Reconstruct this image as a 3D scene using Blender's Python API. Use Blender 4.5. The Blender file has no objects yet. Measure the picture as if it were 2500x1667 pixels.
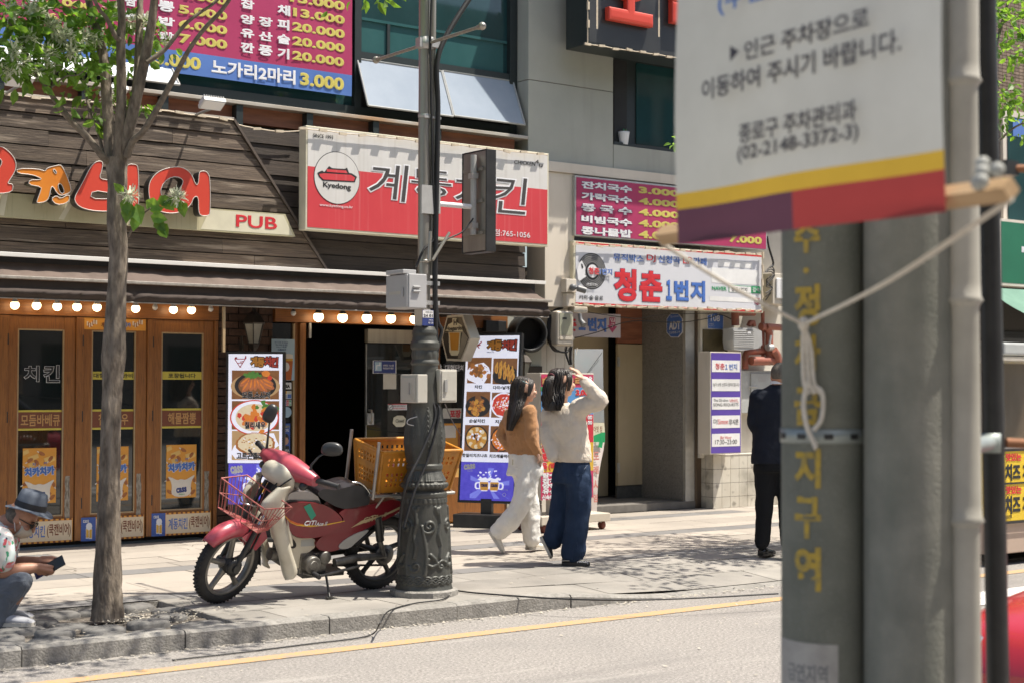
import bpy, bmesh, math, random
import numpy as np
from mathutils import Vector, Matrix, Euler
random.seed(7); np.random.seed(7)
R = math.radians
S = bpy.context.scene
COL = S.collection
FPX, TW, TH = 3750.0, 2500.0, 1667.0          # focal length in photograph pixels
YAW, PITCH, ROLL = R(36.6), R(1.62), R(0.17)
CAM = Vector((0, -13.8, 1.5))
cd = bpy.data.cameras.new('camera'); cam = bpy.data.objects.new('camera', cd); COL.objects.link(cam)
cd.sensor_width = 36.0; cd.lens = 36.0*FPX/TW; cd.clip_end = 600; cd.clip_start = 0.05
fwd = Vector((math.sin(YAW)*math.cos(PITCH), math.cos(YAW)*math.cos(PITCH), math.sin(PITCH)))
q = fwd.to_track_quat('-Z', 'Y'); CROT = q.to_matrix() @ Matrix.Rotation(ROLL, 3, 'Z')
cam.matrix_world = Matrix.Translation(CAM) @ CROT.to_4x4()
S.camera = cam
cd.dof.use_dof = True; cd.dof.focus_distance = 12.5; cd.dof.aperture_fstop = 3.0
SUN_EL, SUN_AZ = 66.0, (0.80, -0.60)           # elevation; horizontal direction towards the sun
w = bpy.data.worlds.new('World'); S.world = w; w.use_nodes = True
nt = w.node_tree; bg = nt.nodes['Background']; sk = nt.nodes.new('ShaderNodeTexSky')
sk.sky_type = 'NISHITA'; sk.sun_disc = False; sk.sun_elevation = R(SUN_EL)
sk.sun_rotation = math.atan2(SUN_AZ[0], SUN_AZ[1]); sk.dust_density = 2.5; sk.ozone_density = 0.6
nt.links.new(sk.outputs[0], bg.inputs[0]); bg.inputs[1].default_value = 0.10
sl = bpy.data.lights.new('sun', 'SUN'); sl.energy = 4.4; sl.angle = R(0.5); sl.color = (1, .93, .82)
so = bpy.data.objects.new('sun', sl); COL.objects.link(so)
sdir = Vector((SUN_AZ[0]*math.cos(R(SUN_EL)), SUN_AZ[1]*math.cos(R(SUN_EL)), math.sin(R(SUN_EL))))
so.rotation_euler = sdir.to_track_quat('Z', 'Y').to_euler(); so.location = (8, -6, 20)
S.view_settings.view_transform = 'Standard'; S.view_settings.look = 'None'
S.view_settings.exposure = 0.85; S.view_settings.gamma = 1
S.cycles.max_bounces = 6; S.cycles.transparent_max_bounces = 8
def ray(px, py):
 d = CROT @ Vector(((px-TW/2)/FPX, -(py-TH/2)/FPX, -1)); return d.normalized()
def project(p):
 c = CROT.transposed() @ (Vector(p)-CAM); return (TW/2-c.x/c.z*FPX, TH/2+c.y/c.z*FPX)
class Plane:
 def __init__(s, o, ux=(1,0,0), uz=(0,0,1)):
  s.o = Vector(o); s.ux = Vector(ux).normalized(); s.uz = Vector(uz).normalized(); s.n = s.ux.cross(s.uz).normalized()
  if s.n.dot(CAM-s.o) < 0: s.n = -s.n
 def hit(s, px, py, off=0):
  d = ray(px, py); o = s.o+s.n*off; return CAM + d*((o-CAM).dot(s.n)/d.dot(s.n))
 def uv(s, px, py, off=0):
  h = s.hit(px, py, off)-s.o; return h.dot(s.ux), h.dot(s.uz)
 def pt(s, u, v, off=0): return s.o + s.ux*u + s.uz*v + s.n*off
def YP(y): return Plane((0, y, 0))
GP = Plane((0,0,0), (1,0,0), (0,1,0))
def ground(px, py, z=0.0):
 d = ray(px, py); return CAM + d*((z-CAM.z)/d.z)
def vert_at(p, py):            # height above a ground point where picture row py falls
 d0 = project(Vector(p)); a, b = -1.0, 12.0
 for _ in range(40):
  m = (a+b)/2
  if project(Vector((p[0], p[1], m)))[1] > py: a = m
  else: b = m
 return a
Z1 = lambda x, y: (x/2.6133, y/2.6133)
Z2 = lambda x, y: (700+x/2.613, y/2.613)
Z3 = lambda x, y: (1200+x/1.96, y/1.96)
Z4 = lambda x, y: (x/2.24, 600+y/2.24)
Z5 = lambda x, y: (450+x/2.24, 800+y/2.24)
R1 = lambda x, y: (1000+x/2.036, 650+y/2.036)
R2 = lambda x, y: (1350+x/2.0908, 600+y/2.0908)
R3 = lambda x, y: (1600+x/1.7422, y/1.7422)
R4 = lambda x, y: (1700+x/1.809, 800+y/1.809)
R5 = lambda x, y: (x/3.033, 1150+y/3.033)
DV = lambda x, y: (x*1.06293, y*1.06293)
MATS = {}
def mat(name, c, c2=None, scale=6, rough=.6, metal=0, bump=0, stretch=(1,1,1), detail=5, lo=.35, hi=.65, spec=None, coat=0, emit=None, estr=0, alpha=None, bscale=None, trans=0, sheen=0):
 if name in MATS: return MATS[name]
 m = bpy.data.materials.new(name); MATS[name] = m; m.use_nodes = True
 n = m.node_tree.nodes; l = m.node_tree.links; b = n['Principled BSDF']
 b.inputs['Roughness'].default_value = rough; b.inputs['Metallic'].default_value = metal
 if spec is not None: b.inputs['Specular IOR Level'].default_value = spec
 if coat: b.inputs['Coat Weight'].default_value = coat; b.inputs['Coat Roughness'].default_value = .08
 if sheen: b.inputs['Sheen Weight'].default_value = sheen
 if trans: b.inputs['Transmission Weight'].default_value = trans
 if alpha is not None: b.inputs['Alpha'].default_value = alpha
 c4 = (*c, 1)
 if c2 is None: c2 = tuple(min(1, x*.86) for x in c)
 tc = n.new('ShaderNodeTexCoord'); mp = n.new('ShaderNodeMapping'); mp.inputs['Scale'].default_value = stretch
 l.new(tc.outputs['Object'], mp.inputs[0])
 no = n.new('ShaderNodeTexNoise'); no.inputs['Scale'].default_value = scale; no.inputs['Detail'].default_value = detail
 no.inputs['Roughness'].default_value = .6
 l.new(mp.outputs[0], no.inputs['Vector'])
 mr = n.new('ShaderNodeMapRange'); mr.inputs[1].default_value = lo; mr.inputs[2].default_value = hi
 l.new(no.outputs['Fac'], mr.inputs[0])
 mx = n.new('ShaderNodeMix'); mx.data_type = 'RGBA'
 mx.inputs['A'].default_value = c4; mx.inputs['B'].default_value = (*c2, 1)
 l.new(mr.outputs[0], mx.inputs['Factor']); l.new(mx.outputs['Result'], b.inputs['Base Color'])
 if bump:
  no2 = no
  if bscale:
   no2 = n.new('ShaderNodeTexNoise'); no2.inputs['Scale'].default_value = bscale; no2.inputs['Detail'].default_value = 4
   l.new(mp.outputs[0], no2.inputs['Vector'])
  bp = n.new('ShaderNodeBump'); bp.inputs['Strength'].default_value = bump; bp.inputs['Distance'].default_value = .01
  l.new(no2.outputs['Fac'], bp.inputs['Height']); l.new(bp.outputs[0], b.inputs['Normal'])
 if emit: b.inputs['Emission Color'].default_value = (*emit, 1); b.inputs['Emission Strength'].default_value = estr
 m['mx'] = mx.name
 return m
def overlay(m, c, scale=3, stretch=(1,1,1), lo=.55, hi=.7, amt=1, detail=6):
 """a second layer of noise (stains, dust, wear) mixed over a material's colour"""
 n = m.node_tree.nodes; l = m.node_tree.links; b = n['Principled BSDF']
 src = b.inputs['Base Color'].links[0].from_socket
 tc = n.new('ShaderNodeTexCoord'); mp = n.new('ShaderNodeMapping'); mp.inputs['Scale'].default_value = stretch; mp.inputs['Location'].default_value = (3.1, 1.7, .4)
 l.new(tc.outputs['Object'], mp.inputs[0])
 no = n.new('ShaderNodeTexNoise'); no.inputs['Scale'].default_value = scale; no.inputs['Detail'].default_value = detail; l.new(mp.outputs[0], no.inputs['Vector'])
 mr = n.new('ShaderNodeMapRange'); mr.inputs[1].default_value = lo; mr.inputs[2].default_value = hi; mr.inputs[4].default_value = amt
 l.new(no.outputs['Fac'], mr.inputs[0])
 mx = n.new('ShaderNodeMix'); mx.data_type = 'RGBA'; l.new(mr.outputs[0], mx.inputs['Factor'])
 l.new(src, mx.inputs['A']); mx.inputs['B'].default_value = (*c, 1); l.new(mx.outputs['Result'], b.inputs['Base Color'])
 return m
def hx(h, g=1.0):
 """sRGB hex -> linear"""
 r = [int(h[i:i+2], 16)/255 for i in (0, 2, 4)]
 return tuple(((x/12.92) if x <= .04045 else ((x+.055)/1.055)**2.4)*g for x in r)
def frame_from(d, up=Vector((0,0,1))):
 d = d.normalized(); u = up if abs(d.dot(up)) < .98 else Vector((1,0,0))
 a = d.cross(u).normalized(); b = a.cross(d).normalized(); return a, b
class MB:
 def __init__(s): s.v = []; s.f = []; s.m = []; s.mats = []; s.sm = []; s.cuts = []
 def mi(s, m):
  if m not in s.mats: s.mats.append(m)
  return s.mats.index(m)
 def add(s, vs, fs, m, smooth=False):
  o = len(s.v); s.v += [Vector(p) for p in vs]; k = s.mi(m)
  for f in fs: s.f.append([i+o for i in f]); s.m.append(k); s.sm.append(smooth)
  return s
 def box(s, c, size, m, rot=None):
  c = Vector(c); hx_, hy, hz = size[0]/2, size[1]/2, size[2]/2
  vs = [Vector((x, y, z)) for x in (-hx_, hx_) for y in (-hy, hy) for z in (-hz, hz)]
  if rot is not None: vs = [rot @ p for p in vs]
  return s.add([p+c for p in vs], [(0,1,3,2),(4,6,7,5),(0,4,5,1),(2,3,7,6),(0,2,6,4),(1,5,7,3)], m)
 def bx(s, x0, x1, y0, y1, z0, z1, m): return s.box(((x0+x1)/2, (y0+y1)/2, (z0+z1)/2), (abs(x1-x0), abs(y1-y0), abs(z1-z0)), m)
 def poly(s, pts, m): return s.add(pts, [tuple(range(len(pts)))], m)
 def prism(s, pts, d, m, m2=None):
  """closed outline pts (3d, planar) pushed back along vector d"""
  d = Vector(d); n = len(pts); pts = [Vector(p) for p in pts]
  s.add(pts, [tuple(range(n))], m)
  s.add(pts+[p+d for p in pts], [(i, i+n, (i+1) % n+n, (i+1) % n) for i in range(n)]+[tuple(range(2*n-1, n-1, -1))], m2 or m)
  return s
 def tube(s, path, r, m, n=8, cap=True, smooth=True, flat=1.0):
  path = [Vector(p) for p in path]; k = len(path)
  rs = r if isinstance(r, (list, tuple)) else [r]*k
  vs = []; up = Vector((0,0,1)); pa = None
  for i in range(k):
   d = (path[min(i+1, k-1)]-path[max(i-1, 0)])
   if d.length < 1e-9: d = Vector((0,0,1))
   d.normalize()
   if pa is None: a, b = frame_from(d)
   else:
    a = (pa - d*pa.dot(d)); a = a.normalized() if a.length > 1e-6 else frame_from(d)[0]; b = a.cross(d).normalized()
   pa = a
   for j in range(n):
    t = 2*math.pi*j/n; vs.append(path[i]+a*math.cos(t)*rs[i]+b*math.sin(t)*rs[i]*flat)
  fs = [(i*n+j, i*n+(j+1) % n, (i+1)*n+(j+1) % n, (i+1)*n+j) for i in range(k-1) for j in range(n)]
  s.add(vs, fs, m, smooth)
  if cap: s.add(vs[:n], [tuple(range(n-1, -1, -1))], m); s.add(vs[-n:], [tuple(range(n))], m)
  return s
 def lathe(s, prof, c, m, n=24, axis=None, smooth=True, cap=True):
  """prof: (radius, height) pairs"""
  c = Vector(c); ax = Vector(axis or (0,0,1)).normalized(); a, b = frame_from(ax) if abs(ax.z) < .99 else (Vector((1,0,0)), Vector((0,1,0)))
  vs = [c+ax*h+(a*math.cos(2*math.pi*j/n)+b*math.sin(2*math.pi*j/n))*r for r, h in prof for j in range(n)]
  k = len(prof)
  s.add(vs, [(i*n+j, i*n+(j+1) % n, (i+1)*n+(j+1) % n, (i+1)*n+j) for i in range(k-1) for j in range(n)], m, smooth)
  if cap: s.add(vs[:n], [tuple(range(n-1, -1, -1))], m); s.add(vs[-n:], [tuple(range(n))], m)
  return s
 def ball(s, c, r, m, n=12, k=8, rot=None):
  c = Vector(c); rr = r if isinstance(r, (tuple, list)) else (r, r, r); vs = []; 
  for i in range(k+1):
   a = math.pi*i/k
   for j in range(n):
    t = 2*math.pi*j/n; p = Vector((math.sin(a)*math.cos(t)*rr[0], math.sin(a)*math.sin(t)*rr[1], math.cos(a)*rr[2]))
    vs.append(c+(rot @ p if rot is not None else p))
  return s.add(vs, [(i*n+j, (i+1)*n+j, (i+1)*n+(j+1) % n, i*n+(j+1) % n) for i in range(k) for j in range(n)], m, True)
 def torus(s, c, R_, r, m, axis=(0,0,1), n=32, k=8, flat=1):
  c = Vector(c); ax = Vector(axis).normalized(); a, b = frame_from(ax); vs = []
  for i in range(n):
   t = 2*math.pi*i/n; d = a*math.cos(t)+b*math.sin(t)
   for j in range(k):
    q_ = 2*math.pi*j/k; vs.append(c+d*(R_+r*math.cos(q_))+ax*r*flat*math.sin(q_))
  return s.add(vs, [(i*k+j, ((i+1) % n)*k+j, ((i+1) % n)*k+(j+1) % k, i*k+(j+1) % k) for i in range(n) for j in range(k)], m, True)
 def loft(s, rings, m, closed=True, smooth=True, cap=True):
  n = len(rings[0]); k = len(rings); vs = [p for r in rings for p in r]
  jn = n if closed else n-1
  s.add(vs, [(i*n+j, i*n+(j+1) % n, (i+1)*n+(j+1) % n, (i+1)*n+j) for i in range(k-1) for j in range(jn)], m, smooth)
  if cap and closed: s.add(rings[0], [tuple(range(n-1, -1, -1))], m, smooth); s.add(rings[-1], [tuple(range(n))], m, smooth)
  return s
 def prect(s, P, a, b, m, off=0.0, th=0.0):
  u0, v1 = P.uv(*a, off); u1, v0 = P.uv(*b, off)
  return s.urect(P, u0, v0, u1, v1, m, off, th)
 def urect(s, P, u0, v0, u1, v1, m, off=0.0, th=0.0):
  if u0 > u1: u0, u1 = u1, u0
  if v0 > v1: v0, v1 = v1, v0
  pts = [P.pt(u0, v0, off), P.pt(u1, v0, off), P.pt(u1, v1, off), P.pt(u0, v1, off)]
  if th: return s.prism(pts, -P.n*th, m)
  return s.poly(pts, m)
 def ppoly(s, P, pts, m, off=0.0, th=0.0):
  p3 = [P.hit(x, y, off) for x, y in pts]
  if th: return s.prism(p3, -P.n*th, m)
  return s.poly(p3, m)
 def pline(s, P, pts, r, m, off=0.0, n=6): return s.tube([P.hit(x, y, off) for x, y in pts], r, m, n)
 def pcircle(s, P, c, ru, rv, m, off=0.0, n=40, a0=0, a1=360, th=0.0, inner=0):
  """ellipse of half sizes ru, rv (metres) about picture position c"""
  u, v = P.uv(*c, off); return s.ucircle(P, u, v, ru, rv, m, off, n, a0, a1, th, inner)
 def ucircle(s, P, u, v, ru, rv, m, off=0.0, n=40, a0=0, a1=360, th=0.0, inner=0):
  full = a1-a0 >= 360; k = n if full else n+1
  o = [P.pt(u+ru*math.cos(R(a0+(a1-a0)*i/n)), v+rv*math.sin(R(a0+(a1-a0)*i/n)), off) for i in range(k)]
  if inner:
   q_ = [P.pt(u+ru*inner*math.cos(R(a0+(a1-a0)*i/n)), v+rv*inner*math.sin(R(a0+(a1-a0)*i/n)), off) for i in range(k)]
   return s.add(o+q_, [(i, (i+1) % k, k+(i+1) % k, k+i) for i in range(k if full else k-1)], m)
  if th: return s.prism(o, -P.n*th, m)
  return s.poly(o, m)
 def ptext(s, P, t, a, b, m, off=.003, bold=0.0, outline=None, rot=0, skew=0, lat=False, keep=False):
  """text t filling the rectangle whose picture corners are a (top left), b (bottom right)"""
  u0, v1 = P.uv(*a, off); u1, v0 = P.uv(*b, off)
  return s.utext(P, t, u0, v0, u1, v1, m, off, bold, outline, rot, skew, keep)
 def utext(s, P, t, u0, v0, u1, v1, m, off=.003, bold=0.0, outline=None, rot=0, skew=0, keep=False, ext=0.0):
  s.cuts.append((len(s.v), len(s.f)))
  vs, fs = glyphs(t, bold)
  xs = [p[0] for p in vs]; ys = [p[1] for p in vs]; zs = [p[2] for p in vs]
  x0, x1, y0, y1 = min(xs), max(xs), min(ys), max(ys); zz = max(max(zs), 1e-6)
  kx, ky = (u1-u0)/max(x1-x0, 1e-6), (v1-v0)/max(y1-y0, 1e-6)
  cu, cv = (u0+u1)/2, (v0+v1)/2
  if keep: kx = ky = min(kx, ky)
  def put(vs, fs, m, off, th):
   out = []; zz = max(max(p[2] for p in vs), 1e-6); zz = zz if zz > 1e-4 else 1e9
   for x, y, z in vs:
    a_ = (x-(x0+x1)/2)*kx; b_ = (y-(y0+y1)/2)*ky; a_ += skew*b_
    if rot: a_, b_ = a_*math.cos(rot)-b_*math.sin(rot), a_*math.sin(rot)+b_*math.cos(rot)
    out.append(P.pt(cu+a_, cv+b_, off+(z/zz)*th))
   if P.flipped(): fs = [tuple(reversed(f)) for f in fs]
   s.add(out, fs, m)
  if outline:
   om, ob = outline; v2, f2 = glyphs(t, bold+ob); put(v2, f2, om, off, .0012); off += .0022
  put(vs, fs, m, off, .0012 if not ext else ext)
  return s
 def build(s, name, parent=None, local=False, bevel=0, seg=2, subd=0, mods=None, auto=None):
  if len(s.cuts) > 1 and parent is not None:      # every line of lettering is a part of its own
   first = None; ends = s.cuts[1:]+[(len(s.v), len(s.f))]; s.cuts[0] = (0, 0)
   for (v0, f0), (v1, f1) in zip(s.cuts, ends):
    q_ = MB(); q_.v = s.v[v0:v1]; q_.f = [[i-v0 for i in f] for f in s.f[f0:f1]]; q_.mats = s.mats; q_.m = s.m[f0:f1]; q_.sm = s.sm[f0:f1]
    o_ = q_.build(name, parent, local, bevel, seg, subd); first = first or o_
   return first
  me = bpy.data.meshes.new(name); vs = s.v
  if parent is not None and not local:
   inv = world_of(parent).inverted(); vs = [inv @ p for p in vs]
  if parent is None and not local:   # put the origin of a one-mesh thing at its base
   lo = Vector((min(p.x for p in vs), min(p.y for p in vs), min(p.z for p in vs))); hi = Vector((max(p.x for p in vs), max(p.y for p in vs), max(p.z for p in vs)))
   org = Vector(((lo.x+hi.x)/2, (lo.y+hi.y)/2, lo.z)); vs = [p-org for p in vs]
  me.from_pydata([tuple(p) for p in vs], [], s.f); 
  for m in s.mats: me.materials.append(m)
  me.polygons.foreach_set('material_index', s.m); me.polygons.foreach_set('use_smooth', s.sm)
  me.update(); ob = bpy.data.objects.new(name, me); COL.objects.link(ob)
  if parent is not None: ob.parent = parent
  elif not local: ob.location = org
  if bevel:
   b = ob.modifiers.new('b', 'BEVEL'); b.width = bevel; b.segments = seg; b.limit_method = 'ANGLE'; b.angle_limit = R(35)
  if subd:
   b = ob.modifiers.new('s', 'SUBSURF'); b.levels = subd; b.render_levels = subd
  return ob
def world_of(o):
 m = o.matrix_basis.copy()
 while o.parent is not None: o = o.parent; m = o.matrix_basis @ m
 return m
Plane.flipped = lambda s: s.ux.cross(s.uz).dot(s.n) < 0
GL = {}
def glyphs(t, bold):
 k = (t, round(bold, 4))
 if k in GL: return GL[k]
 c = bpy.data.curves.new('type', 'FONT'); c.body = t; c.size = 1; c.resolution_u = 3; c.space_line = .95
 if bold > 0: c.bevel_depth = bold; c.bevel_resolution = 0
 o = bpy.data.objects.new('type', c); me = o.to_mesh()
 vs = [tuple(v.co) for v in me.vertices]; fs = [tuple(p.vertices) for p in me.polygons]
 if bold > 0: # keep only the front half of the rounded letters
  keep = [f for f in fs if sum(vs[i][2] for i in f)/len(f) > -bold*.4]; fs = keep
  used = sorted({i for f in fs for i in f}); mp = {a: b for b, a in enumerate(used)}
  vs = [vs[i] for i in used]; fs = [tuple(mp[i] for i in f) for f in fs]
 o.to_mesh_clear(); bpy.data.objects.remove(o); bpy.data.curves.remove(c)
 GL[k] = (vs, fs); return GL[k]
def tag(o, label=None, cat=None, group=None, kind=None):
 if label: o['label'] = label
 if cat: o['category'] = cat
 if group: o['group'] = group
 if kind: o['kind'] = kind
 return o
def thing(name, label, cat, loc=(0,0,0), rotz=0, group=None):
 o = bpy.data.objects.new(name, None); COL.objects.link(o); o.empty_display_size = .1
 o.location = loc; o.rotation_euler = (0, 0, rotz); return tag(o, label, cat, group)
def copy_tree(o, parent=None):
 c = o.copy(); COL.objects.link(c)
 if parent is not None: c.parent = parent
 for ch in [x for x in o.children]: copy_tree(ch, c)
 return c
L1 = lambda x, y: (x/4.3556, 340+y/4.3556)
L2 = lambda x, y: (540+x/4.2, 640+y/4.2)
L3 = lambda x, y: (1050+x/5.2267, 660+y/5.2267)
L4 = lambda x, y: (950+x/3.5633, 560+y/3.5633)
L5 = lambda x, y: (1400+x/4.612, 430+y/4.612)
L6 = lambda x, y: (1690+x/4.3565, 740+y/4.3565)
L7 = lambda x, y: (x/4.1278, 1180+y/4.1278)
L8 = lambda x, y: (1220+x/3.5643, 880+y/3.5643)
def island(m, amt=.35, dark=.6):
 """each loose piece (plank, brick, leaf) gets its own slight tone"""
 n = m.node_tree.nodes; l = m.node_tree.links; b = n['Principled BSDF']; src = b.inputs['Base Color'].links[0].from_socket
 g = n.new('ShaderNodeNewGeometry'); mr = n.new('ShaderNodeMapRange'); mr.inputs[3].default_value = 1-amt; mr.inputs[4].default_value = 1+amt*dark
 l.new(g.outputs['Random Per Island'], mr.inputs[0])
 h = n.new('ShaderNodeHueSaturation'); l.new(mr.outputs[0], h.inputs['Value']); l.new(src, h.inputs['Color']); l.new(h.outputs[0], b.inputs['Base Color'])
 return m
def sheet(name, pts, m, kind='structure', parent=None):
 b = MB(); b.poly(pts, m); o = b.build(name, parent); return tag(o, kind=kind)
def gridmesh(mb, fn, nu, nv, m, smooth=True):
 vs = [fn(i/nu, j/nv) for j in range(nv+1) for i in range(nu+1)]
 return mb.add(vs, [(j*(nu+1)+i, j*(nu+1)+i+1, (j+1)*(nu+1)+i+1, (j+1)*(nu+1)+i) for j in range(nv) for i in range(nu)], m, smooth)
def noise1(x, seed=0):
 """smooth 1-d value noise"""
 i = math.floor(x); f = x-i; f = f*f*(3-2*f)
 h = lambda k: (math.sin((k+seed*17.3)*127.1)*43758.5453) % 1.0
 return h(i)*(1-f)+h(i+1)*f
def fbm(x, seed=0): return sum(noise1(x*2**k, seed+k)/2**k for k in range(3))/1.75
def shape(mb, P, outer, holes, m, off=0.0, th=0.0, side=None):
 """flat letter with holes given in plane coordinates, with thickness"""
 from mathutils.geometry import tessellate_polygon
 loops = [outer]+list(holes); tri = tessellate_polygon([[Vector((u, v, 0)) for u, v in lp] for lp in loops])
 flat = [p for lp in loops for p in lp]
 front = [P.pt(u, v, off) for u, v in flat]
 fs = []
 for t in tri:
  a, b, c = [flat[i] for i in t]
  fs.append(t if (b[0]-a[0])*(c[1]-a[1])-(b[1]-a[1])*(c[0]-a[0]) > 0 else t[::-1])
 mb.add(front, fs, m)
 if th:
  o = 0
  for lp in loops:
   n = len(lp); vs = [P.pt(u, v, off) for u, v in lp]+[P.pt(u, v, off-th) for u, v in lp]
   mb.add(vs, [(i, i+n, (i+1) % n+n, (i+1) % n) for i in range(n)], side or m)
 return mb
def smooth_loop(pts, k=2):
 for _ in range(k):
  out = []
  for i in range(len(pts)):
   a, b = pts[i], pts[(i+1) % len(pts)]
   out += [(a[0]*.75+b[0]*.25, a[1]*.75+b[1]*.25), (a[0]*.25+b[0]*.75, a[1]*.25+b[1]*.75)]
  pts = out
 return pts
K1 = lambda x, y: (480+x/3.0158, 960+y/3.0158)
K2 = lambda x, y: (700+x/3.2667, 1000+y/3.2667)
K3 = lambda x, y: (930+x/3.0154, 960+y/3.0154)
def xf(mb, M, start=0):
 for i in range(start, len(mb.v)): mb.v[i] = M @ mb.v[i]
 return mb
def rotm(ax, a, c=(0,0,0)):
 c = Vector(c); return Matrix.Translation(c) @ Matrix.Rotation(a, 4, Vector(ax)) @ Matrix.Translation(-c)
def catmull(path, n=6):
 path = [Vector(p) for p in path]; out = []
 for i in range(len(path)-1):
  p0 = path[max(i-1,0)]; p1 = path[i]; p2 = path[i+1]; p3 = path[min(i+2,len(path)-1)]
  for k in range(n):
   t = k/n; out.append(.5*((2*p1)+(-p0+p2)*t+(2*p0-5*p1+4*p2-p3)*t*t+(-p0+3*p1-3*p2+p3)*t**3))
 out.append(path[-1]); return out
# ================================================================ MATERIALS
m_asph = mat('asphalt', (.315,.293,.27), (.175,.163,.15), 52, .9, bump=.4, lo=.40, hi=.60, bscale=160)
overlay(m_asph, (.50,.475,.44), 75, lo=.60, hi=.66, amt=.85); overlay(m_asph, (.12,.112,.105), 85, lo=.62, hi=.67, amt=.5); overlay(m_asph, (.15,.145,.14), 1.2, lo=.5, hi=.8, amt=.4); overlay(m_asph, (.17,.16,.15), .9, (.25,2.2,1), .56, .66, .5); overlay(m_asph, (.36,.34,.31), 2.6, (.3,1.6,1), .6, .68, .5)
m_stone = mat('paving stone', (.375,.335,.285), (.31,.278,.24), 3, .8, bump=.12, lo=.3, hi=.7, bscale=120)
island(m_stone, .2); overlay(m_stone, (.28,.25,.22), .9, lo=.5, hi=.78, amt=.55); overlay(m_stone, (.48,.44,.39), 160, lo=.6, hi=.7, amt=.5)
m_dstone = mat('dark granite paving', (.15,.145,.14), (.20,.195,.19), 220, .75, lo=.42, hi=.6); island(m_dstone, .18)
m_gstone = mat('grey paving granite', (.30,.28,.25), (.235,.222,.20), 3, .8, bump=.12, bscale=120); island(m_gstone, .16); overlay(m_gstone, (.18,.165,.145), 1.1, lo=.5, hi=.75, amt=.6); overlay(m_gstone, (.40,.375,.34), 140, lo=.6, hi=.7, amt=.5)
m_joint = mat('paving joint', (.12,.11,.10), None, 40, .95)
m_kerb = mat('kerb granite', (.30,.285,.26), (.22,.21,.19), 30, .85, bump=.6, bscale=70, lo=.4, hi=.62); island(m_kerb, .15)
overlay(m_kerb, (.16,.15,.13), 2.2, lo=.5, hi=.75, amt=.6)
m_yel = mat('yellow road paint', (.53,.30,.115), (.37,.28,.17), 26, .85, lo=.42, hi=.62)
overlay(m_yel, (.25,.232,.21), 55, lo=.52, hi=.57, amt=.8); overlay(m_yel, (.24,.225,.205), 4, (.5,1,1), .58, .66, .6)
m_wht = mat('white road paint', (.72,.71,.68), (.5,.49,.46), 60, .8, lo=.5, hi=.64)
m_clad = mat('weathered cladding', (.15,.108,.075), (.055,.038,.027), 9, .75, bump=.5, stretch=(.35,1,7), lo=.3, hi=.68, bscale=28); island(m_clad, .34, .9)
overlay(m_clad, (.36,.29,.22), 5, (.4,1,5), .55, .74, .75); overlay(m_clad, (.07,.05,.036), 1.1, (.5,1,1), .5, .75, .6)  # pale streaks paint raking sunlight into the boards; dark blotches vary tone
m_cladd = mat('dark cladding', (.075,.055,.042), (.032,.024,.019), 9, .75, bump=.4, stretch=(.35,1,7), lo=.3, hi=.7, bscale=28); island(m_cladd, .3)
m_edge = mat('cladding edge', (.10,.075,.06), None, 12, .7)
m_door = mat('varnished door wood', (.34,.14,.036), (.20,.074,.021), 14, .42, bump=.12, stretch=(6,6,.35), lo=.3, hi=.7); overlay(m_door, (.10,.045,.02), 30, (4,4,.25), .56, .72, .75)
m_beam = mat('varnished beam wood', (.34,.13,.03), (.19,.07,.02), 12, .4, bump=.1, stretch=(.35,6,8), lo=.3, hi=.7); overlay(m_beam, (.12,.05,.02), 24, (.25,4,6), .56, .72, .7)
m_worn = mat('bare worn paint', (.34,.31,.26), (.16,.13,.10), 24, .9, stretch=(3,3,.8), lo=.42, hi=.6)
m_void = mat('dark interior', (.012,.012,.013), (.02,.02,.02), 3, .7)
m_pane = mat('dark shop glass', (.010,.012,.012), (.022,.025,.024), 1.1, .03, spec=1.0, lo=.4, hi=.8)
m_frame = mat('pane bead', (.42,.30,.17), None, 30, .5)
m_teal = mat('upper glass', (.012,.040,.042), (.022,.065,.068), 1.2, .03, spec=.8, stretch=(1,1,.5))
m_teal2 = mat('upper glass film', (.05,.135,.135), (.032,.098,.10), 1.0, .10, spec=.4, stretch=(1,1,.5))
m_wframe = mat('window frame dark', (.022,.03,.03), None, 20, .45)
m_film = mat('white film pane', (.25,.30,.36), (.29,.34,.40), 2, .16, spec=.5)
m_panee = mat('pane edge', (.35,.36,.35), None, 20, .4)
m_ledge = mat('ledge metal', (.46,.44,.40), (.38,.33,.27), 6, .5, stretch=(.4,1,1)); overlay(m_ledge, (.40,.20,.07), 3, (.3,1,1), .58, .7, .7)
m_salm = mat('salmon steel', (.36,.14,.075), (.22,.085,.05), 7, .7, stretch=(.4,1,3))
m_grey = mat('grey wall panel', (.415,.418,.365), (.37,.373,.325), 1.5, .75, bump=.05, bscale=60); overlay(m_grey, (.24,.22,.195), 2.2, (3,3,.25), .55, .8, .35)
m_beige = mat('beige wall', (.66,.60,.515), (.60,.54,.455), 1.6, .7, bump=.04, bscale=50); overlay(m_beige, (.40,.35,.28), 3, (3,3,.3), .56, .8, .35)
m_wwall = mat('white plaster wall', (.62,.585,.51), (.52,.48,.41), 2.5, .8, bump=.1, bscale=40); overlay(m_wwall, (.30,.27,.22), 4, (1,1,.5), .55, .75, .4)
m_tile = mat('white wall tile', (.60,.57,.49), (.54,.50,.42), 4, .5); island(m_tile, .08); overlay(m_tile, (.22,.20,.16), 3, (1,1,.9), .48, .66, .75); overlay(m_tile, (.10,.09,.07), 7, (1,1,1), .6, .7, .6)
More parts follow.
